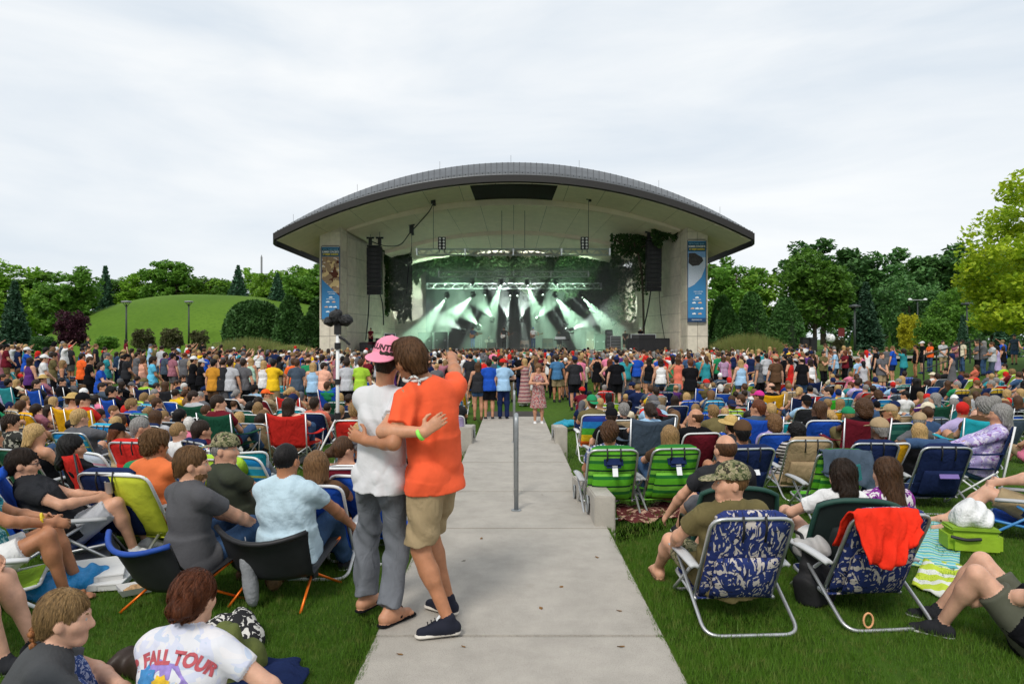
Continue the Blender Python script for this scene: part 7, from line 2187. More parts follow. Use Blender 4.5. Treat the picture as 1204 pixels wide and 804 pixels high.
near('person in pale blue T-shirt seen from behind in black packable chair',-1.60,4.98,-12,dict(pelvis=(0,-.06,.27),lean=5,w=1.14,fat=.02,head=(0,-4,0),feet=[(-.16,.5,.08),(.16,.52,.08)],hands=[(-.12,.4,.45),(.30,.32,.42)],elbows=[(-1,-.4,0),(1,-.6,.1)],bottom='pants'),
 mats6(2,mat('pale_blue_cotton',(.46,.60,.68),rough=.92,bump=.6,bscale=14,bdist=.03,var=.1),'denim'),'crop','black',vox=.0085,fold=.008)
place_chair('pack',-1.60,4.92,-12,PACKB,'all black packable chair with orange legs under pale blue T-shirt person',edge=BLACK_PLASTIC,scl=1.12,group='packable chairs')
near('person in camouflage cap and dark olive T-shirt smiling to the right',-2.22,5.75,-48,dict(pelvis=(0,-.08,.25),lean=14,w=1.08,fat=.03,head=(-36,0,0),feet=[(-.14,.5,.08),(.14,.52,.08)],hands=[(-.1,.25,.4),(.2,.34,.44)],bottom='shorts',jaw=1.1),mats6(1,mat('dark_olive_cotton',(.035,.042,.025),rough=.92,bump=.3),'khaki',beard='grey'),'crop','grey','cap',SPEC['camouflage'](),True,vox=.009,eyes=True)
place_chair('beach',-2.20,5.72,-44,cloth('royal blue'),'royal blue beach chair under dark olive T-shirt person',ALU)
near('person in orange collared shirt seen from behind in lemon yellow chair',-3.14,6.15,-16,dict(pelvis=(0,-.06,.215),lean=6,w=1.05,head=(-18,-4,0),feet=[(-.15,.5,.08),(.15,.5,.08)],bottom='shorts',hands=[(-.1,.4,.35),(.1,.4,.35)]),mats6(2,mat('orange_poplin',(.72,.17,.05),rough=.9,bump=.3),'khaki'),'full','light brown',vox=.0095)
oG,HMG,meG=near('person in charcoal T-shirt and white shorts reclining with glasses and cup',-3.58,5.62,-66,dict(pelvis=(0,-.05,.24),lean=34,w=1.05,fat=.03,head=(0,-2,0),feet=[(-.12,.50,.09),(.10,.42,.08)],hands=[(.02,.13,.55),(.14,.16,.54)],elbows=[(-1,-.2,-.6),(1,-.3,-.6)],bottom='shorts',hem=.86,curl=(.9,.9)),mats6(1,'charcoal','pale grey','white'),'short','dark brown',vox=.009,eyes=True)
g=MB()
for q in(-1,1):
 g.tube([HMG@Vector((.031*q+.02*math.cos(a),.103,.003+.014*math.sin(a)))for a in[2*math.pi*k/12 for k in range(12)]],.0022,5,closed=True)
 g.tube([HMG@Vector((.052*q,.098,.008)),HMG@Vector((.078*q,.0,.008))],.0025,5)
g.tube([HMG@Vector((-.011,.106,.006)),HMG@Vector((.011,.106,.006))],.002,5)
g.build('glasses',BLACK_PLASTIC,oG)
place_chair('beach',-3.60,5.62,-60,cloth('royal blue'),'royal blue beach chair with grey tube under reclining person',ALU,scl=1.05)
cupo=empty('cup',Matrix.Translation((-3.58,5.62,0))@Matrix.Rotation(R(-66),4,'Z')@Vector((.09,.24,.53)))
MB().lathe([(.028,0),(.038,.10),(.0395,.10),(.036,.098),(.027,.004)],16).build('cup_wall',mat('clear_plastic_cup',(.7,.72,.72),rough=.15),cupo,smooth=True)
MB().lathe([(.027,.05),(.033,.085),(.001,.086)],14).build('drink',mat('amber_drink',(.35,.16,.03),rough=.1),cupo)
tag(cupo,'clear plastic cup held by the reclining person','cup')
near('person in teal print top and white shorts with hand on knee',-3.52,4.66,-62,dict(pelvis=(0,-.06,.28),lean=10,female=True,s=.97,head=(-10,0,0),feet=[(-.10,.46,.08),(.12,.40,.08)],hands=[(-.08,.28,.56),(.06,.32,.55)],elbows=[(-1,-.5,-.4),(1,-.6,-.4)],bottom='shorts',hem=.62,shoe='sandal'),mats6(2,printed('teal_print_top',(.02,.20,.24),[(.54,(.30,.52,.52)),(.62,(.01,.06,.10))],scale=26),'white','brown'),'bob','dark blond',vox=.0095)
wb=MB().tube([(.038*math.cos(a),.012*math.sin(a),.038*math.sin(a))for a in[2*math.pi*k/14 for k in range(14)]],.008,6,closed=True).build('bracelet',mat('yellow_rubber',(.75,.55,.03),rough=.5))
wb.location=Matrix.Translation((-3.52,4.66,0))@Matrix.Rotation(R(-62),4,'Z')@Vector((.07,.27,.555));wb.rotation_euler=(R(30),0,R(-62));tag(wb,'yellow rubber bracelet on wrist resting on knee','bracelet')
place_chair('sling',-3.52,4.66,-62,cloth('lime green'),'lime green low chair with white frame under teal print person',WHITE_TUBE,arm=WHITE_TUBE)
place_chair('sling',-3.12,6.10,-12,mat('lemon_canvas',(.55,.60,.04),rough=.85,bump=.4,bscale=9,bdist=.03),'lemon yellow chair with white legs under orange shirt person',WHITE_TUBE,arm=WHITE_TUBE)
near('person with black hair and black top slumped in red chair',-3.78,6.45,-46,dict(pelvis=(0,-.05,.26),lean=30,head=(-10,-4,0),feet=[(-.12,.6,.08),(.12,.5,.08)],hands=[(-.02,.14,.56),(.12,.16,.55)],bottom='shorts',female=True,s=.97),mats6(0,'black','navy'),'bob','black',vox=.011)
place_chair('quad',-3.80,6.43,-42,cloth('red'),'red camp chair under black haired person',BLACK_METAL,scl=.9)
place_chair('sling',-4.05,7.35,-30,SERAPE,'pale rainbow striped chair with white frame at left',WHITE_TUBE,arm=WHITE_TUBE)
near('person in grey jeans stretched out in navy chair at left',-3.35,8.2,-40,dict(pelvis=(0,-.10,.23),lean=30,head=(0,0,0),feet=[(-.1,.55,.08),(.1,.6,.08)],bottom='pants',hands=LAP),mats6(0,'maroon','grey denim'),'short','dark brown',vox=.0125)
place_chair('beach',-3.35,8.2,-36,cloth('navy'),'navy beach chair under maroon T-shirt grey jeans person',ALU)
place_chair('beach',-3.02,7.5,-20,STRIPES,'empty blue white striped beach chair with round emblem',WHITE_TUBE)
place_chair('sling',-1.16,6.05,-10,cloth('royal blue'),'royal blue chair with white arms behind the white T-shirt hugger',WHITE_TUBE,arm=WHITE_TUBE)
place_chair('sling',-2.45,7.1,-24,TURQ,'turquoise striped low chair with white frame in the left rows',WHITE_TUBE,arm=WHITE_TUBE)
place_chair('sling',-2.95,7.35,25,cloth('turquoise'),'plain turquoise chair turned sideways in the left rows',WHITE_TUBE,arm=WHITE_TUBE)
# ================================================================== the two people hugging on the walkway
HS=SLOTS+['band','waist']
def ex1(f,L):
 P,u,s,fw=L['P'],L['u'],L['s'],L['fw']
 f.cc('waist',P+u*.035*s,P+u*.075*s,.152*s,.150*s,.0,(fw,1.18))
 f.cc('band',P+u*.0*s,P+u*.036*s,.155*s,.154*s,.0,(fw,1.18))
kw1=dict(pelvis=(-.87,4.56,.925),s=1.02,hip_yaw=-32,twist=4,lean=0,side=3,head=(26,-6,11),head_off=(.0,-.02,.03),top='tee',bottom='pants',legw=1.25,shoe='sandal',
 feet=[(-1.01,4.74,.095),(-.81,4.50,.095)],foot_yaw=(6,-6),knees=[(-.2,1,0),(.2,1,.0)],hands=[(-.65,4.86,1.16),(-.545,4.185,1.255)],elbows=[(-1,.2,-.5),(-.35,-1,-.7)],hand_d=[None,(.8,.12,.62)],hand_n=[None,(.1,1,-.1)],curl=(.5,.35),extra=ex1,w=.97,tight=.022,sleeve=.60)
f,HMa=body(fingers=True,detail=True,**kw1)
f.p=[q for q in f.p]
me_a=body_mesh(f,.0065,{'top':folds(.0065,30,1.3),'bottom':folds(.012,21,2.2)},0.0,HS)
ha=link('person',me_a,None,mats6(3,mat('white_cotton',(.62,.62,.64),rough=.92,bump=.3,bscale=14,bdist=.03,var=.04),'grey denim','black','black','dark brown')+[mat('brown_belt',(.10,.045,.02),rough=.6),cloth('denim')])
tag(ha,'person in white T-shirt and pink backwards cap hugging on the walkway','person','two people hugging on the walkway')
hr=link('hair',HAIR['short_under'],ha,[hairmat('dark brown')]);hr.matrix_local=HMa@Matrix.Scale(1.03,4)
PINK=mat('pink_twill',(.78,.27,.38),rough=.85,bump=.3,bscale=300,bdist=.002,var=.05)
f=Fig();cap_fn(f)
V,Q,mi=f.solve(.0042,None,None,1)
capm=np_mesh('cap',V,Q,[PINK])
cpo=link('cap',capm,ha);cpo.matrix_local=HMa@Matrix.Rotation(math.pi-R(10),4,'Z')@Matrix.Rotation(R(-12),4,'X')@Matrix.Scale(1.12,4)
def capword(s,size,z,m,bold=.0):
 t=wrap_print(capm,None,0,text_mesh(s,size,bold=bold,spacing=1.02),(0,.1,z),(0,-1,0),(0,0,1),.0012)
 link('cap_lettering',t,cpo,[m])
capword('BLUNTED',.040,.086,mat('black_thread',(.03,.008,.012),rough=.7),.002)
bn=MB().tube([(.03*math.cos(a),0,.03*math.sin(a))for a in[2*math.pi*k/18 for k in range(18)]],.0065,6,closed=True).build('wristband',mat('neon_green_band',(.30,.85,.12),rough=.5),ha,smooth=True)
wv=(Vector((-.545,4.185,1.255))-Vector((-.79,4.22,1.12))).normalized()
bn.location=Vector((-.545,4.185,1.255))-wv*.03;bn.rotation_euler=wv.to_track_quat('Y','Z').to_euler();bn.scale=(1.12,1.9,1.12)
b=MB()
for q in(-1,1):
 pass
kw2=dict(pelvis=(-.52,4.47,.955),s=1.05,hip_yaw=66,twist=-24,lean=0,side=-3,head=(-2,-4,-13),head_off=(-.10,-.03,-.01),top='tee',bottom='shorts',hem=.92,shoe='shoe',w=1.01,
 feet=[(-.42,4.33,.10),(-.45,4.66,.10)],foot_yaw=(36,-12),knees=[(-.9,.3,0),(-.8,.5,0)],hands=[(-.93,4.385,1.175),(-.47,5.14,1.68)],elbows=[(.5,-1,-.8),(.6,0,-.8)],hand_d=[(-.8,.35,.3),(-.05,.9,.25)],hand_n=[(.35,1,0),(-.3,-.1,-1)],curl=(.3,1.45),sleeve=.62,tight=.022)
f,HMb2=body(fingers=True,detail=True,**kw2)
me_b=body_mesh(f,.0065,{'top':folds(.0105,24,4.1),'bottom':folds(.009,20,.8)},0.0,HS)
hb=link('person',me_b,None,mats6(2,mat('orange_cotton',(.82,.105,.034),rough=.92,bump=.35,bscale=12,bdist=.025,var=.08),'khaki',mat('navy_suede',(.008,.010,.022),rough=.85,bump=.2),mat('white_rubber',(.62,.58,.52),rough=.6),'brown'))
tag(hb,'person in orange T-shirt and khaki shorts pointing at the stage','person','two people hugging on the walkway')
f=Fig();h_short(f,.004);f.el('h',(0,.045,.10),(.065,.055,.035),None,.03)
V,Q,mi=f.solve(.0045,{'h':strand(.0022,120,2.0)},None,1)
hm_=np_mesh('hair',V,Q)
hr=link('hair',hm_,hb,[hairmat('chestnut')]);hr.matrix_local=HMb2@Matrix.Scale(1.04,4)
strands(hb,hm_,HMb2@Matrix.Scale(1.04,4),'chestnut',4000,.075,3)
cN=HMb2@Vector((0,-.02,-.115))
ringp=[cN+(HMb2.to_3x3()@Vector((.078*math.cos(a),.078*math.sin(a),.012*math.sin(a))))for a in[2*math.pi*k/22 for k in range(22)]]
MB().tube(ringp,.011,7,closed=True).build('neck_strap',mat('white_plastic',(.68,.68,.66),rough=.4),hb,smooth=True)
q0=HMb2@Vector((-.055,-.075,-.13))
rg2=MB().tube([q0+Vector((.034*math.cos(a),-.012,.034*math.sin(a)))for a in[2*math.pi*k/16 for k in range(16)]],.009,7,closed=True).build('neck_ring',printed('ring_black_white',(.6,.6,.58),[(.55,(.03,.03,.03))],scale=40,fold=0),hb,smooth=True)
for q,(fx,fy_,yaw_)in enumerate(((-.42,4.33,102),(-.45,4.66,54))):
 fdv=Vector((-math.sin(R(yaw_)),math.cos(R(yaw_)),0))
 pz=Vector((fx,fy_,.10))+fdv*.062+Vector((0,0,.018))
 tg_=MB().box((0,0,0),(.022,.006,.034),Matrix.Rotation(R(yaw_),3,'Z')@Matrix.Rotation(R(40),3,'X')).build('shoe_tag',INKW,hb);tg_.location=pz
 lc=MB()
 for k in range(3):
  a_=pz+fdv*(.02+.022*k)+Vector((0,0,-.008-.010*k));sd_=Vector((fdv.y,-fdv.x,0))*.02
  lc.tube([a_-sd_,a_+Vector((0,0,.008)),a_+sd_],.0035,5)
 lc.build('shoe_laces',BLACK_PLASTIC,hb)
for q in(ha,hb):q.location=(.035,-.2,0)
strands(o2,HAIR['bun'],HM2@Matrix.Scale(.95,4),'auburn',2600,.06,5,flow=(0,-1,-.4))
# ------------------------------------------------------------------ extra seated people between the listed ones
SH=['black','white','navy','grey','charcoal','royal blue','light blue','teal','red','maroon','olive','green','pink','tan','pale grey','coral','purple','slate','cream','mauve','lilac','yellow','denim','brown']
SHW=[14,10,8,9,8,4,5,4,4,4,4,3,4,3,7,3,2,5,3,3,2,2,3,2]
HC=['dark brown','black','brown','light brown','dark blond','blond','grey','auburn']
HCW=[9,5,9,5,5,5,4,2]
CC=['royal blue','navy','black','dark green','red','slate','teal','maroon','charcoal','lime green','turquoise','blue striped','dark teal','tan','turquoise striped','gold']
def hair_for(rr_,fem):
 return rr_.choice(['long','bob','pony','verylong','bob','bun','curly'])if fem else rr_.choice(['short','short','full','crop','balding','short'])
def free(x,y,r,ry=None):
 return all(((q['x']-x)/r)**2+((q['y']-y)/(ry or r))**2>1 for q in PEOPLE)
RESERVED=[(-3.9,-1.0,0,6.6),(.9,5.6,0,7.0)]
rf=random.Random(4)
cand=[]
for row in range(17):
 y0=8.4+row*1.12
 n=int(y0*1.6/.78)
 for k in range(n):
  x=-y0*.80+k*.78+rf.uniform(-.2,.2);y=y0+rf.uniform(-.25,.25)
  if-1.35<x<1.45 or(y>21.5 and abs(x)<5):continue
  cand.append((x,y))
rf.shuffle(cand)
cand.sort(key=lambda c:c[1]>15)
NFILL=0
for x,y in cand:
 if NFILL>=84:break
 if not free(x,y,.62,.95):continue
 if any(abs(q['x']/q['y']-x/y)*y<.30 and q['y']-1.7<y<q['y']for q in PEOPLE)or any(math.hypot(q['x']-x,q['y']-y)<.9 for q in PEOPLE_NEAR):continue
 if any(a<x<b and c<y<d for a,b,c,d in RESERVED):continue
 fem=rf.random()<.5
 v=rf.choice([q for q in SEATV if q[3]==fem])
 yaw=facing(x,y)+rf.uniform(-10,10)
 c=rf.random()<.66
 kind=rf.choice(['beach','sling','sling','quad','sling','tall'])
 sz=({'tall':.13,'quad':.20}.get(kind,0))if c else-.10
 hatk,hatc=(None,None)
 if rf.random()<.26:hatk,hatc=rf.choice([('cap','black'),('cap','navy'),('cap','white'),('cap','grey'),('cap','red'),('sunhat','straw'),('cap','tan'),('cap','green')])
 col=rf.choice(CC)if c else None
 add_person(v,x,y,yaw,rf.choices(SH,SHW)[0],rf.choice(['denim','khaki','black','grey','navy','white','olive']),hair_for(rf,fem)if hatk is None else('short' if not fem else 'bob'),rf.choices(HC,HCW)[0],
 hatk,hatc,rf.random()<.2,rf.choice([0,0,1,3,5,2,1,4]),rf.choice(['charcoal','white','navy','brown']),rf.uniform(.96,1.04),z=gz(x,y)+sz,chair=col)
 if c:
  add_chair(kind,x,y,yaw,col,white=rf.random()<.35 and kind in('sling','tall'));CHAIRS[-1]['who']=PEOPLE[-1]
 NFILL+=1
 # ------------------------------------------------------------------ standing people the photo lets one pick out
proto(STANDV,VX,'looking at a phone',female=True,pelvis=(0,0,.88),s=.945,top='tank',bottom='dress',hem=.48,hands=[(-.05,.26,1.12),(.04,.27,1.14)],elbows=[(-1,-.5,-.3),(1,-.5,-.3)],head=(0,-22,0))
proto(STANDV,VX,'long dress',female=True,pelvis=(0,0,.88),s=.945,top='tank',bottom='dress',hem=.88,hands=[(-.32,.36,1.28),(.0,.40,1.30)],elbows=[(-1,-.3,-.3),(1,-.3,-.3)],head=(25,0,0))
def SV(pose,fem=False,top=None,bot=None):
 c=[v for v in STANDV if v[2]==pose and v[3]==fem and(top is None or v[4]==top)and(bot is None or v[5]==bot)]
 return c[0]if c else STANDV[0]
AS,AF,HCF,AR,HTR,CL='arms at sides','arms folded','hands clasped in front','one arm raised','head turned right','clapping'
PAISLEY=printed('paisley_dress',(.42,.30,.27),[(.50,(.36,.08,.08)),(.60,(.10,.09,.11)),(.66,(.62,.55,.50))],scale=26)
PAISLEY2=banded('banded_print_dress',[(1,(.40,.32,.30)),(.5,(.36,.07,.08)),(.6,(.14,.12,.14)),(.5,(.55,.20,.18))],'Z',.13,wob=.35)
SPEC['paisley']=lambda:PAISLEY
SPEC['band print']=lambda:PAISLEY2
STAND=[(655,421.5,'M',AS,'slate blue','khaki','short','dark brown',None,None,0),(676,424,'M',AS,'charcoal','black','short','dark brown','cap','navy',0),(617,425.5,'F','long dress','band print','tan','long','blond',None,None,40),(633,432.5,'F','looking at a phone','paisley','tan','long','light brown',None,None,182),
 (592,429,'M',HTR,'light blue','navy','short','brown','cap','red',0),(575,428,'M',AS,'royal blue','black','short','dark brown',None,None,0),(562,431,'F',AS,'charcoal','denim','bob','brown',None,None,0),(702,420.5,'F',AS,'black','black','short','dark brown',None,None,0),
 (717,426,'F','hand on hip','black','coral','long','auburn',None,None,0),(725,424,'M',AS,'black','black','short','black','cap','navy',0),(749,420,'M',AS,'royal blue','grey','short','grey',None,None,0),(763,424,'F',AS,'black','denim','verylong','dark brown',None,None,0),
 (777,426,'F',AS,'white','denim','bob','dark brown',None,None,0),(797,424,'F','hand on hip','coral','maroon','long','brown',None,None,0),(810,419.5,'M',AS,'denim','khaki','short','brown',None,None,0),(812,428,'M',HCF,'black','olive','short','auburn',None,None,0),
 (837,414.5,'M',AF,'white','grey','short','grey','cap','red',5),(851,422,'F',HCF,'purple plaid','black','bob','brown',None,None,5),(862,416.5,'F',AS,'navy','denim','pony','brown','cap','grey',0),(892,423,'M',HTR,'grey','black','short','dark brown','cap','black',60),
 (871,427,'F',AS,'light blue','denim','bob','blond',None,None,10),(901,419,'M',AS,'pale grey','denim','short','dark brown',None,None,10),(912,423,'M',AS,'brown','brown','short','brown','cap','tan',10),(923,420,'M',AS,'black','black','short','black',None,None,30),(929,424,'F','hand on hip','red','red','long','black',None,None,40),
 (943,424,'M',AS,'black','denim','balding','dark brown',None,None,20),(953,426,'F',AS,'white','black','bob','dark brown',None,None,20),(982,414,'M',HTR,'light blue','denim','balding','grey',None,None,60),(968,416,'M',AF,'olive','black','short','dark brown',None,None,200),(994,415,'F',HCF,'maroon','black','long','auburn',None,None,100),
 (1030,412,'M',AS,'black','black','short','dark brown',None,None,60),(1036,418,'M',HCF,'grey','khaki','crop','brown',None,None,200),(1050,410,'M',AS,'royal blue','navy','short','light brown',None,None,40),(1077,412,'F',AS,'black','black','pony','dark brown',None,None,80),(1085,411,'M',AS,'black','black','short','dark brown','cap','white',80),
 (1094,414,'F',HCF,'orange','denim','bob','brown',None,None,100),(1108.5,404.5,'M',HCF,'pale grey','khaki','short','dark brown',None,None,170),(1132,405,'M',HTR,'cream','denim','short','dark brown',None,None,90),(1124,409,'F',HCF,'mauve','slate','bob','brown',None,None,100),(1150,398.5,'M',AF,'grey','black','short','brown',None,None,80),(1167,396.5,'M',AF,'pale grey','slate','short','brown',None,None,75),(1193,400,'M',AS,'slate','denim','crop','dark brown',None,None,120),
 (18,403.5,'M',AF,'white','khaki','crop','black',None,None,175),(31,412.5,'M',CL,'royal blue','khaki','short','brown','cap','white',-60),(7,422,'M',HCF,'maroon','olive','short','dark brown','cap','black',-60),(35,425,'F',AS,'purple','black','verylong','dark brown',None,None,-20),(51,422,'M',HCF,'white','black','short','brown','cap','white',-60),
 (62,419,'M',AF,'olive','black','full','dark brown',None,None,-60),(73,428,'F','hand on hip','flowered navy','navy','long','dark blond',None,None,-60),(96,419.5,'M',AS,'orange','black','short','dark brown',None,None,-30),(105,424,'M',HCF,'black','black','short','brown',None,None,-60),(118,431,'F',HCF,'royal blue','denim','bob','dark brown',None,None,-70),
 (125,419,'M',AF,'teal','black','short','grey','cap','grey',-60),(148,420.5,'M',HCF,'charcoal','black','short','dark brown','cap','black',-50),(161,417.5,'M',AF,'grey','black','short','dark brown',None,None,-40),(168,423,'F',AS,'peach','black','bob','brown',None,None,-30),(179,424,'M',HCF,'cyan','charcoal','full','dark brown',None,None,-60),(194,418,'M',AS,'slate','black','short','dark brown',None,None,-40),
 (203,419.5,'M',AS,'mauve','grey','short','dark brown','cap','black',-30),(227,423.5,'M',HCF,'black','black','short','dark brown','cap','white',-50),(236,427,'F',HCF,'black','black','bob','dark brown','cap','pale grey',-60),(241,419,'M',AS,'royal blue','khaki','short','dark brown',None,None,-30),(251,428,'M',AS,'amber','brown','short','black',None,None,-20),
 (262,430,'M',AS,'charcoal','grey','crop','dark brown',None,None,-10),(270.5,428,'M',AS,'pale grey','denim','short','dark brown',None,None,-10),(286,427,'M',AS,'grey','black','short','dark brown',None,None,-10),(295,425,'F','arm raised','mint','denim','long','blond',None,None,-10),(310,428.5,'F',AS,'white','denim','bob','blond',None,None,-20),
 (321,431,'M',CL,'yellow','khaki','short','black',None,None,-20),(345,426,'M',AS,'orange','khaki','short','brown',None,None,0),(349,432,'M',AS,'slate','denim','short','brown',None,None,0),(362,425,'M',AS,'green','green','balding','brown',None,None,0),(368,433,'F',AS,'light blue','denim','bob','blond',None,None,0),(380.5,434,'F',HCF,'peach','pink','short','dark brown',None,None,-20),
 (393,437,'M',AS,'white','pale grey','short','grey',None,None,0),(408,433,'M',AS,'pale grey','black','short','dark brown',None,None,0),(424,430,'M',AS,'lime green','olive','short','brown',None,None,0),(399.5,411.5,'M',HTR,'white','black','crop','black',None,None,10),(287.5,408,'M',AF,'slate','khaki','short','dark brown',None,None,90),(238,405,'M',AS,'black','black','crop','dark brown',None,None,0),(103,405,'M',HTR,'charcoal','denim','short','light brown',None,None,-60),(304,415,'M',AS,'white','denim','short','brown','cap','grey',0),
 (148,407,'F',CL,'maroon','denim','bob','dark brown',None,None,-50),(340,415,'M',AS,'navy','denim','short','brown','cap','white',0),(808.5,408,'M',CL,'white','black','crop','black',None,None,150),(884,412,'F','arm raised','peach','denim','bob','blond',None,None,0),
 ]
PAL['slate blue']=(.06,.17,.33)
for(px,py,sex,pose,shirt,bottom,hk,hc,hatk,hatc,yaw)in STAND:
 fem=sex=='F'
 v=SV(pose,fem)
 if shirt in('black',)and pose==AS and fem and px==702:v=SV('hand on hip',True)
 hh=v[1].translation.z
 lim=50 if 420<px<830 else 42
 if py<409.5 or px>1060 or px<25:
  d={1108.5:37,1132:36,1150:33,1167:31,1193:40,1124:37,1094:38,18:47,103:44,238:48,287.5:46,148:44,399.5:47,1085:37,1077:35,31:44,7:27,808.5:49}.get(px,40)
 else:
  d=max(solve_depth(px,py,hh,10,lim)or lim,17.6 if px==633 else 19.4)
 p=W(px,py,d)
 z=p.z-hh
 gg=gz(p.x,d)
 if abs(z-gg)>.9:z=gg+(.9 if z>gg else-.9)
 rr_=random.Random(px*3+py)
 yw=yaw if yaw is not None else facing(p.x,d)
 add_person(v,p.x,d,yw,shirt,bottom,hk,hc,hatk,hatc,False,rr_.choice([0,0,1,3,5,2])if px not in(18,399.5,808.5)else 4,rr_.choice(['charcoal','white','navy','brown']),1.0,
 z=gg if abs(z-gg)<.45 else z,stand=True,shirtm=SPEC[shirt]()if shirt in SPEC else None)
 # ------------------------------------------------------------------ the rest of the standing crowd, as one mass in front of the stage
LOWS=[]
def low(female,pose_kw):
 f,HM=body(female=female,**pose_kw)
 T=lambda x,y,z:HM@Vector((x,y,z))
 R3=HM.to_3x3()
 if female:
  f.el('beard',T(0,-.02,.03),(.095,.112,.108),R3,0);f.rc('beard',T(0,-.06,0),T(0,-.085,-.20),.08,.06,.04)
 else:f.el('beard',T(0,-.022,.036),(.09,.105,.10),R3,0)
 LOWS.append(low_mesh(f,.042))
low(False,dict(pelvis=S0));low(False,dict(pelvis=S0,hands=[(-.03,.3,1.1),(.03,.3,1.1)],bottom='pants'));low(False,dict(pelvis=S0,hands=[(-.3,0,.86),(.16,.36,1.72)],elbows=[(-1,-.5,0),(1,.2,-.3)]))
low(True,dict(pelvis=(0,0,.88),s=.945,top='tank'));low(True,dict(pelvis=(0,0,.88),s=.945,bottom='pants',hands=[(-.2,.3,1.6),(.2,.3,1.55)],elbows=[(-1,0,-.3),(1,0,-.3)]));low(True,dict(pelvis=(0,0,.88),s=.945,top='tank',bottom='dress'))
cm,ci=[],{}
def midx(m):
 if m.name not in ci:ci[m.name]=len(cm);cm.append(m)
 return ci[m.name]
cpos=[]
rc_=random.Random(9)
yy=22.5
while yy<50.5:
 half=min(.80*yy,15.5+.12*yy)if yy>34 else .78*yy
 step=.70 if yy<36 else .82
 n=int(2*half/step)
 for k in range(n):
  x=-half+k*step+rc_.uniform(-.45,.45);y=yy+rc_.uniform(-.6,.6)
  if abs(x)>15 and(y>46 or rc_.random()<.35):continue
  if abs(x)<1.3 and y<23.5 or(abs(x)>4.5 and y<26.3):continue
  cpos.append((x,y))
 yy+=.92 if yy<34 else 1.25
keep=[]
def head_px(x,y):return 602+x/y*F
for x,y in cpos:
 if rc_.random()<.16:continue
 if not free(x,y,.55,.8):continue
 if any(q['stand']and abs(q['x']/q['y']-x/y)*y<.36 and q['y']-9<y<q['y']for q in PEOPLE):continue
 keep.append((x,y))
N_OWN=max(0,276-len(PEOPLE))
keep.sort(key=lambda c:c[1])
for x,y in keep[:N_OWN]:
 fem=rc_.random()<.48
 v=rc_.choice([q for q in STANDV if q[3]==fem and q[2]not in('long dress','looking at a phone')])
 hatk,hatc=(None,None)
 if rc_.random()<.28:hatk,hatc=rc_.choice([('cap','black'),('cap','navy'),('cap','white'),('cap','grey'),('cap','red'),('sunhat','straw'),('cap','tan')])
 add_person(v,x,y,facing(x,y)+rc_.uniform(-25,25),rc_.choices(SH,SHW)[0],rc_.choice(['denim','khaki','black','grey','navy','olive']),hair_for(rc_,fem)if not hatk else('short' if not fem else 'bob'),rc_.choices(HC,HCW)[0],
 hatk,hatc,rc_.random()<.2,rc_.choice([0,0,1,3,5,2,4]),rc_.choice(['charcoal','white','navy','brown']),rc_.uniform(.95,1.05),stand=True)
SITL=[]
def lowsit(female,kw):
 global LOWS
 n_=len(LOWS);low(female,kw);SITL.append(LOWS.pop())
lowsit(False,dict(pelvis=P0,lean=22,feet=F0,hands=LAP));lowsit(False,dict(pelvis=P0,lean=16,feet=F0,hands=[(-.28,.08,.40),(.08,.12,.38)],head=(-45,0,0),bottom='pants'))
lowsit(True,dict(pelvis=P0,lean=20,feet=F0,hands=LAP,s=.94,top='tank'));lowsit(True,dict(pelvis=P0,lean=18,feet=F0,hands=LAP,s=.94,head=(-40,0,0)))
extra_sit=[]
for x,y in cand:
 if y<10.5 or len(extra_sit)>230:continue
 if not free(x,y,.56,.8)or any(math.hypot(q['x']-x,q['y']-y)<.8 for q in PEOPLE_NEAR):continue
 if any(((a-x)/.56)**2+((b-y)/.8)**2<1 for a,b in extra_sit):continue
 extra_sit.append((x,y))
SITSET=set(extra_sit)
AV,AQ,AM,base=[],[],[],0
for x,y in keep[N_OWN:]+extra_sit:
 sit_=(x,y)in SITSET
 V,Q,mi=rc_.choice(SITL if sit_ else LOWS)
 sit_chair=sit_ and rc_.random()<.5
 if sit_chair:
  add_chair(rc_.choice(['sling','beach']),x,y,facing(x,y),rc_.choice(CC),white=rc_.random()<.3)
 a=R(facing(x,y)+(rc_.uniform(-30,30)if not sit_ else 0));s=rc_.uniform(.88,1.08)
 c,sn=math.cos(a)*s,math.sin(a)*s
 X=np.stack([V[:,0]*c-V[:,1]*sn+x,V[:,0]*sn+V[:,1]*c+y,V[:,2]*s+gz(x,y)-(.10 if sit_ and not sit_chair else 0)],1)
 sl=[midx(skin(rc_.choice([0,0,1,3,5,2]))),midx(cloth(rc_.choices(SH,SHW)[0])),midx(cloth(rc_.choice(['denim','khaki','black','grey','navy']))),midx(cloth('charcoal')),midx(cloth('white')),
 midx(hairmat(rc_.choices(HC,HCW)[0]))if rc_.random()<.8 else midx(cloth(rc_.choice(['black','white','navy','grey','red'])))]
 AV.append(X);AQ.append(Q+base);AM.append(np.array(sl)[mi]);base+=len(X)
print('individuals',len(PEOPLE),'mass',len(keep)-N_OWN,'tris',sum(len(q)for q in AQ)*2)
tag(link('crowd',np_mesh('crowd',np.concatenate(AV),np.concatenate(AQ),cm,np.concatenate(AM))),'packed standing crowd between the lawn chairs and the stage','crowd',kind='stuff')
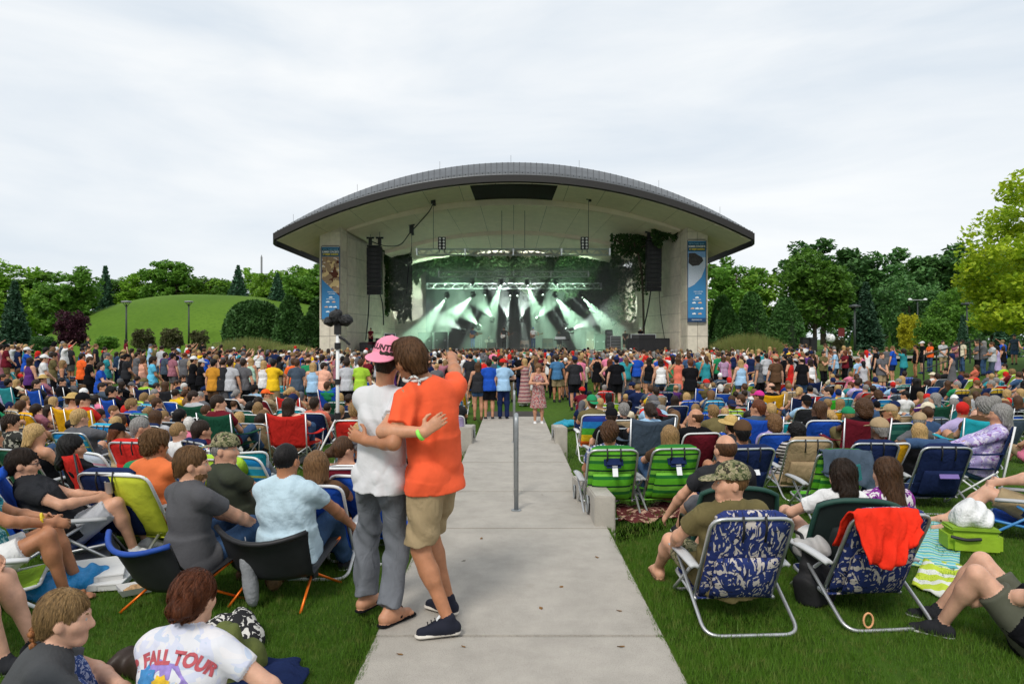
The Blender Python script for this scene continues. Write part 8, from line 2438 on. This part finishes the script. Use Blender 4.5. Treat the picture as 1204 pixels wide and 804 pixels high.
# ------------------------------------------------------------------ the band
GUIT={}
def guitar(m,loc,rot,label):
 o=tag(empty('electric_guitar',loc),label,'guitar','guitars of the band')
 o.rotation_euler=rot
 f=Fig();f.el('h',(-.13,0,0),(.13,.025,.16),None,0);f.el('h',(.06,0,0),(.11,.025,.12),None,.06);f.el('h',(.10,0,.16),(.06,.05,.07),None,0,sub=True);f.el('h',(.10,0,-.16),(.06,.05,.07),None,0,sub=True)
 V,Q,mi=f.solve(.012);link('body',np_mesh('body',V,Q,[m]),o)
 MB().box((.42,-.02,0),(.60,.025,.05)).build('neck',mat('guitar_neck_wood',(.20,.10,.04),rough=.4),o)
 MB().box((.78,-.02,.01),(.16,.022,.09)).build('headstock',mat('guitar_neck_wood',(.20,.10,.04),rough=.4),o)
band_pose=dict(pelvis=S0,hands=[(-.42,.22,1.12),(.10,.24,.98)],elbows=[(-1,-.4,-.2),(1,-.5,0)],bottom='pants')
f,HMb=body(**band_pose);BANDM=body_mesh(f,.018,None,0)
RZ=SZ+.25
for px,d,shirt,bot,lab,hatk,gm in((556,57.5,'denim','light blue','musician in blue with amber guitar at left of band',None,mat('amber_guitar',(.5,.2,.05),rough=.3)),(592.5,57.2,'black','black','musician in black holding a white guitar',None,mat('white_guitar',(.7,.7,.66),rough=.3)),(627,56.8,'white','denim','musician in white shirt with brown guitar under a hat','cap',mat('brown_guitar',(.14,.06,.02),rough=.3))):
 x=W(px,402,d).x
 o=link('person',BANDM,None,[skin(0),cloth(shirt),cloth(bot),cloth('black'),cloth('black'),hairmat('brown')])
 o.location=(x,d,RZ);o.rotation_euler=(0,0,R(180))
 dress_up(o,HMb,'full','dark brown',hatk,cloth('royal blue')if hatk else None)
 tag(o,'person on stage, '+lab.replace('musician ',''),'person','people on the stage')
 guitar(gm,(x-.02,d-.22,RZ+1.03),(0,R(-14),0),lab.replace('musician','guitar held by musician').split(' with ')[0].split(' holding ')[0]+' on stage')
for px,d,z,shirt,lab,pose in((575,61.6,SZ,'charcoal','person seated behind the drum kit on stage','seat'),(657,58.6,SZ,'charcoal','person standing at the keyboard on stage','st'),(735,57,SZ,'black','stagehand in black standing by the right equipment racks','st'),(436,56.6,SZ+.2,'maroon','stagehand in maroon at the left mixing desk','st'),(753,56.4,SZ+.2,'black','stagehand in white cap behind the right monitor desk','st')):
 v=SEATV[4]if pose=='seat' else SV(HCF)
 o=link('person',v[0],None,[skin(0),cloth(shirt),cloth('black'),cloth('black'),cloth('black'),hairmat('dark brown')])
 x=W(px,402,d).x
 o.location=(x,d,z+(.35 if pose=='seat' else 0));o.rotation_euler=(0,0,R(175))
 dress_up(o,v[1],'short','dark brown','cap' if px==753 else None,cloth('white'))
 tag(o,lab,'person','people on the stage')
 # ================================================================== things lying about
CARD=mat('white_pizza_card',(.66,.66,.65),rough=.8,var=.05,scale=14)
def pizza(px,py,d,rz,z,label,tilt=0):
 p=W(px,py,d)
 o=tag(empty('pizza_box',(p.x,p.y,gz(p.x,p.y)+z),R(rz)),label,'pizza box','pizza boxes on the grass')
 o.rotation_euler=(R(tilt),0,R(rz))
 w_=.42
 link('tray',bevel_box('tray',-w_/2,w_/2,-w_/2,w_/2,0,.043,.003),o,[CARD])
 link('lid',bevel_box('lid',-w_/2-.003,w_/2+.003,-w_/2-.003,w_/2+.003,.036,.049,.003),o,[CARD])
 MB().box((0,-w_/2-.003,.022),(.10,.006,.03)).build('front_flap',CARD,o)
 t=link('box_print',text_mesh('PIZZA',.05),o,[mat('grey_print',(.30,.30,.30),rough=.8)]);t.location=(.02,0,.0502)
pizza(96,652,5.65,24,.01,'white pizza box farthest back beside the lime chair')
pizza(118,678,5.12,12,.01,'white pizza box at the bottom of the near pile')
pizza(110,666,5.15,26,.062,'white pizza box askew on top of the near pile',3)
def draped(name,px,py,d,size,seed,m,label,cat,amp=.35,z0=.0,flat=.35,rz=0,vox=.013):
 """a crumpled cloth heap"""
 rr=random.Random(seed);f=Fig()
 for k in range(7):
  a=rr.uniform(0,6.28);r=rr.uniform(0,.8)
  f.el('top',(size[0]*.5*r*math.cos(a),size[1]*.5*r*math.sin(a),size[2]*.35),(size[0]*rr.uniform(.18,.32),size[1]*rr.uniform(.18,.32),size[2]*rr.uniform(.4,.9)),Matrix.Rotation(rr.uniform(0,3),3,'Z'),.06)
 V,Q,mi=f.solve(vox,{'top':folds(amp*.04,26,seed)},0,1)
 p=W(px,py,d)
 o=link(name,np_mesh(name,V,Q,[m]));o.location=(p.x,p.y,gz(p.x,p.y)+z0);o.rotation_euler=(0,0,R(rz))
 return tag(o,label,cat)
draped('jacket',74,694,5.0,(.62,.42,.13),3,mat('bright_blue_nylon',(.02,.24,.55),rough=.45,bump=.6,bscale=14,bdist=.04),'bright blue nylon jacket crumpled left of the pizza boxes','jacket',rz=20)
draped('blanket',262,735,4.05,(.42,.3,.14),5,printed('black_white_blanket',(.02,.02,.022),[(.56,(.62,.60,.56))],scale=22),'black and white patterned blanket heap behind the bun','blanket')
draped('bag',272,762,3.65,(.30,.34,.26),6,mat('olive_canvas',(.10,.12,.03),rough=.9,bump=.4,bscale=16,bdist=.03),'olive green canvas bag beside tie-dye shirt','bag')
draped('scarf',325,792,3.35,(.26,.2,.10),7,printed('white_black_zigzag',(.66,.66,.64),[(.53,(.02,.02,.03))],scale=34,dist=.4),'white scarf with black zigzags at bottom of the picture','scarf')
draped('bag',166,760,3.7,(.34,.22,.16),8,mat('dark_brown_leather',(.03,.018,.013),rough=.5),'dark brown bag behind tie-dye shirt shoulder','bag')
draped('mat',290,782,3.55,(.7,.6,.03),9,cloth('navy'),'dark navy blanket under the bun haired person','blanket',amp=.12)
draped('backpack',955,690,4.75,(.26,.24,.34),10,mat('black_cordura',(.014,.014,.016),rough=.7,bump=.3),'black backpack with zip between the leaf print chairs','backpack')
draped('cap',950,660,4.85,(.22,.2,.10),11,mat('grey_wool',(.38,.37,.36),rough=.9),'grey lined hood resting over the black backpack','hood',z0=.30)
draped('jacket',668,478,18.0,(1.0,.5,.16),12,mat('turquoise_nylon',(.01,.28,.42),rough=.5),'turquoise blanket heap at feet of person in khaki shorts','blanket')
draped('blanket',700,492,15.8,(.5,.5,.2),13,printed('beige_black_blanket',(.5,.42,.30),[(.54,(.02,.02,.02))],scale=14),'beige black patterned blanket by the farther concrete block','blanket')
draped('cloth',690,507,14.4,(.5,.4,.10),14,cloth('white'),'white cloth bundle on grass by the rainbow chair','cloth')
draped('cloth',552,468,15.2,(.4,.3,.14),16,cloth('purple'),'purple cloth bundle left of the far walkway','cloth')
def throw(name,corners,m,label,th=.012,ripple=.02,seed=1,n=14):
 P=[W(*c)for c in corners]
 for p in P:p.z=gz(p.x,p.y)+.03
 def fn(u,v):
  p=P[0].lerp(P[1],u).lerp(P[3].lerp(P[2],u),v)
  p.z=gz(p.x,p.y)+.03+ripple*(math.sin(u*9+seed)*math.sin(v*7+seed*2)+.5*math.sin(u*21+v*13))
  return p
 b=MB();b.sheet(fn,n,n,th)
 return tag(b.build(name,m,smooth=True),label,'towel' if 'towel' in name else 'blanket')
def gd(py,z=0):return(CZ-z)*F/(py-402)
throw('blanket',[(727,612,gd(612)),(800,605,gd(605)),(798,585,gd(585)),(724,590,gd(590))],printed('maroon_leaf_fleece',(.11,.022,.025),[(.56,(.48,.30,.22))],scale=9,dist=1.5),'maroon fleece blanket with beige leaves beside step block',ripple=.03)
AQUA=banded('aqua_stripe_towel',[(1,(.16,.48,.52)),(.45,(.45,.62,.30)),(.8,(.10,.36,.42)),(.35,(.55,.66,.60))],'X',.17,rot=(0,0,R(-62)))
LIMEW=banded('lime_white_towel',[(1,(.50,.62,.05)),(.7,(.70,.72,.66))],'X',.24,rot=(0,0,R(-60)))
throw('towel',[(1048,660,gd(660)),(1128,668,gd(668)),(1130,612,gd(612)),(1082,606,gd(606))],AQUA,'aqua striped beach towel right of the empty leaf chair',ripple=.012)
throw('towel',[(1072,686,gd(686)),(1136,712,gd(712)),(1150,668,gd(668)),(1086,656,gd(656))],LIMEW,'lime and white towel under the black T-shirt person',ripple=.014,seed=3)
p=W(1150,648,gd(648));p.z=gz(p.x,p.y)
o=tag(empty('cooler_bag',(p.x,p.y+.1,p.z),R(-12)),'lime green soft cooler with black handle on the towel','cooler')
link('body',bevel_box('body',-.21,.21,-.14,.14,0,.20,.04),o,[mat('lime_nylon',(.26,.42,.02),rough=.6,bump=.3)])
link('lid',bevel_box('lid',-.195,.195,-.125,.125,.190,.225,.016),o,[mat('lime_nylon_lid',(.20,.34,.02),rough=.6)])
MB().tube(bend([(-.205,-.15,.16),(-.10,-.17,.14),(.02,-.16,.15)],.03,3),.014,6).build('handle',BLACK_PLASTIC,o)
bagp=draped('plastic_bag',1152,612,gd(648)+.1,(.42,.28,.20),21,mat('white_carrier_film',(.74,.74,.74),rough=.35,bump=.7,bscale=24,bdist=.03),'white plastic carrier bag with red print on the lime cooler','bag',z0=.285,amp=.5)
bagp.location=(p.x,p.y+.12,p.z+.222)
rp=link('bag_print',text_mesh('THANK YOU',.05,bold=.002),bagp,[mat('red_print',(.6,.03,.03),rough=.6)])if False else None
p=W(160,694,gd(694));o=tag(empty('food_tray',(p.x,p.y,gz(p.x,p.y)+.02),R(35)),'paper food tray with scraps by the blue edged chair','tray')
b=MB();b.add([(-.09,-.06,0),(.09,-.06,0),(.09,.06,0),(-.09,.06,0),(-.12,-.085,.05),(.12,-.085,.05),(.12,.085,.05),(-.12,.085,.05)],[(0,1,2,3),(0,4,5,1),(1,5,6,2),(2,6,7,3),(3,7,4,0)])
b.build('tray',CARD,o)
lump('food',(0,0,.03),(.075,.05,.018),mat('fried_scraps',(.42,.26,.13),rough=.8,var=.4,scale=60),o,4,amp=.25)
SACK=mat('grey_ripstop_sack',(.27,.28,.30),rough=.5,bump=.5,bscale=30,bdist=.02)
def sack(px0,py0,px1,py1,d,r,label):
 a,c=W(px0,py0,d),W(px1,py1,d)
 o=tag(empty('stuff_sack',c),label,'bag','grey chair sacks')
 a=a-c
 n=9
 pts=[a*(1-k/n)for k in range(n+1)]
 b=MB().tube(pts,[r*.35,r*.75,r,r*1.08,r*.95,r*1.05,r*1.1,r*1.0,r*.9,r*.5],12)
 b.build('sack',SACK,o,smooth=True)
 MB().tube([a,a+Vector((.004,0,.03)),a+Vector((-.004,.01,.05))],.004,5).build('cord',SACK,o)
sack(288,640,298,712,4.62,.048,'grey stuff sack hanging beside the black packable chair')
sack(196,662,199,690,4.40,.04,'grey stuff sack on the back of the blue edged chair')
p=W(322,690,gd(692));o=tag(empty('snack_bag',(p.x,p.y,gz(p.x,p.y)+.09)),'small brown snack bag under the black packable chair','bag')
lump('pouch',(0,0,0),(.055,.03,.07),mat('brown_foil',(.20,.12,.06),rough=.35,var=.4,scale=30),o,8,amp=.2)
p=W(552,512,13.6)
ch_=place_chair('sling',p.x-.35,13.9,0,cloth('lilac'),'pale lilac draped chair left of the farther steps',WHITE_TUBE,arm=WHITE_TUBE)
p=W(128,545,7.9);o=tag(empty('cooler',(p.x,p.y,gz(p.x,p.y)),R(-25)),'red cooler with white lid among the left rows','cooler')
link('box',bevel_box('box',-.28,.28,-.17,.17,0,.28,.03),o,[mat('red_cooler_plastic',(.30,.02,.03),rough=.4)])
link('lid',bevel_box('lid',-.285,.285,-.175,.175,.282,.34,.02),o,[mat('white_cooler_plastic',(.7,.7,.7),rough=.4)])
LF=mat('dry_leaf',(.20,.10,.03),rough=.9,var=.4)
rl=random.Random(77)
spots=[(660,690),(730,760),(545,760),(636,715),(728,718),(566,633),(702,655),(470,769)]
for k,(px,py)in enumerate(spots):
 d=gd(py);p=W(px,py,d)
 a=rl.uniform(0,6.28);s=rl.uniform(.008,.016)
 b=MB();b.sheet(lambda u,v:Vector(((u-.5)*2*s*(1-abs(2*v-1)*.7),(v-.5)*3*s,.003+.004*math.sin(u*3+v*2))),3,4,.0006)
 o=b.build('dry_leaf',LF);o.location=(p.x,p.y,.001);o.rotation_euler=(0,0,a)
 tag(o,['tiny brown leaf scrap below the far end of handrail','tiny brown leaf scrap nearest the bottom right of walkway','tiny brown leaf scrap in front of the navy trainers','tiny brown leaf scrap under the foot of handrail line','tiny brown leaf scrap near the right walkway edge','tiny brown leaf scrap behind the orange T-shirt person','tiny brown leaf scrap beside the step block','tiny brown leaf scrap at bottom left of walkway'][k],'leaf scrap','leaf scraps on the concrete')
for it in CHAIRS:
 if it['kind']=='beach' and it['col']=='green striped':
  pw=link('neck_pillow',bevel_box('neck_pillow',-.10,.10,-.03,.03,-.06,.06,.025),it['o'],[cloth('navy')]);pw.location=(0,-.50,.60);pw.rotation_euler=(R(-27),0,0)
  tg=link('paper_tag',bevel_box('paper_tag',-.028,.028,-.002,.002,-.07,.07,.001),it['o'],[INKW]);tg.location=(.01,-.535,.53);tg.rotation_euler=(R(-20),0,0)
 elif it['kind']=='beach' and(int(it['px']if 'px' in it else it['x']*97)%3==0):
  tg=link('paper_tag',bevel_box('paper_tag',-.04,.04,-.002,.002,-.03,.03,.001),it['o'],[INKW]);tg.location=(.04,-.50,.48);tg.rotation_euler=(R(-27),0,0)
  # ================================================================== labels that single each one out
ORDW=['first','second','third','fourth','fifth','sixth','seventh','eighth','ninth','tenth','eleventh','twelfth','thirteenth','fourteenth','fifteenth','sixteenth','seventeenth','eighteenth','nineteenth','twentieth']
def settle(items,levels):
 """items: dicts with px; levels: functions giving longer and longer labels"""
 todo=list(items)
 for it in todo:it['lab']=levels[0](it)
 for fn in levels[1:]:
  cnt={}
  for it in todo:cnt.setdefault(it['lab'],[]).append(it)
  for lab,its in cnt.items():
   if len(its)>1:
    for it in its:it['lab']=fn(it)
 cnt={}
 for it in todo:cnt.setdefault(it['lab'],[]).append(it)
 for lab,its in cnt.items():
  if len(its)>1:
   its.sort(key=lambda q:q['px'])
   for k,it in enumerate(its):
    it['lab']=lab+(', leftmost such' if k==0 else ', rightmost such' if k==len(its)-1 else ', %s such from left'%(ORDW[k]if k<20 else 'number %d'%(k+1)))
 for it in todo:
  wds=it['lab'].split()
  it['o']['label']=it['lab']if len(wds)<=16 else ' '.join(wds[:16])
GAR={'tee':'T-shirt','tank':'tank top','long':'long-sleeved top'}
def garment(it):return 'dress' if it['bot']=='dress' else GAR[it['top']]
HATN={'cap':'cap','sunhat':'brimmed hat','beanie':'knit cap'}
def hatp(it):
 h=it['hat']
 return '' if not h[0]else ' and %s %s'%(h[1],HATN[h[0]])
def who(it):return 'person in %s %s%s'%(it['shirt'],garment(it),hatp(it))
def place(it):
 if it['stand']:return 'standing'
 return 'seated in %s chair'%it['chair']if it['chair']else 'sitting on the lawn'
def side(it):return 'left of walkway' if it['x']<0 else 'right of walkway'
def pose(it):
 p=it['pose']
 return{'long dress':'arms held out','head turned right':'facing right','head turned left':'facing left'}.get(p,p)
for it in PEOPLE:
 it['px']=602+it['x']/it['y']*F
 tag(it['o'],None,'person','standing people in the audience' if it['stand']else 'seated people on the lawn')
settle(PEOPLE,[lambda it:'%s, %s'%(who(it),place(it)),lambda it:'%s, %s %s'%(who(it),place(it),side(it)),lambda it:'%s, %s %s'%(who(it),('standing, '+pose(it))if it['stand']else place(it)+', '+pose(it),'on the left' if it['x']<0 else 'on the right')])
KN={'beach':'low beach chair','sling':'low folding chair','tall':'folding lawn chair','quad':'camp chair','low':'ground chair','pack':'packable chair'}
for it in CHAIRS:
 it['px']=602+it['x']/it['y']*F
def under(it):
 w_=it.get('who')
 return('under person in %s %s%s'%(w_['shirt'],garment(w_),hatp(w_)))if w_ else 'in the crowded middle rows'
settle(CHAIRS,[lambda it:'%s %s %s'%(it['col'],KN[it['kind']],under(it)),lambda it:'%s %s %s %s'%(it['col'],KN[it['kind']],under(it),side(it))])
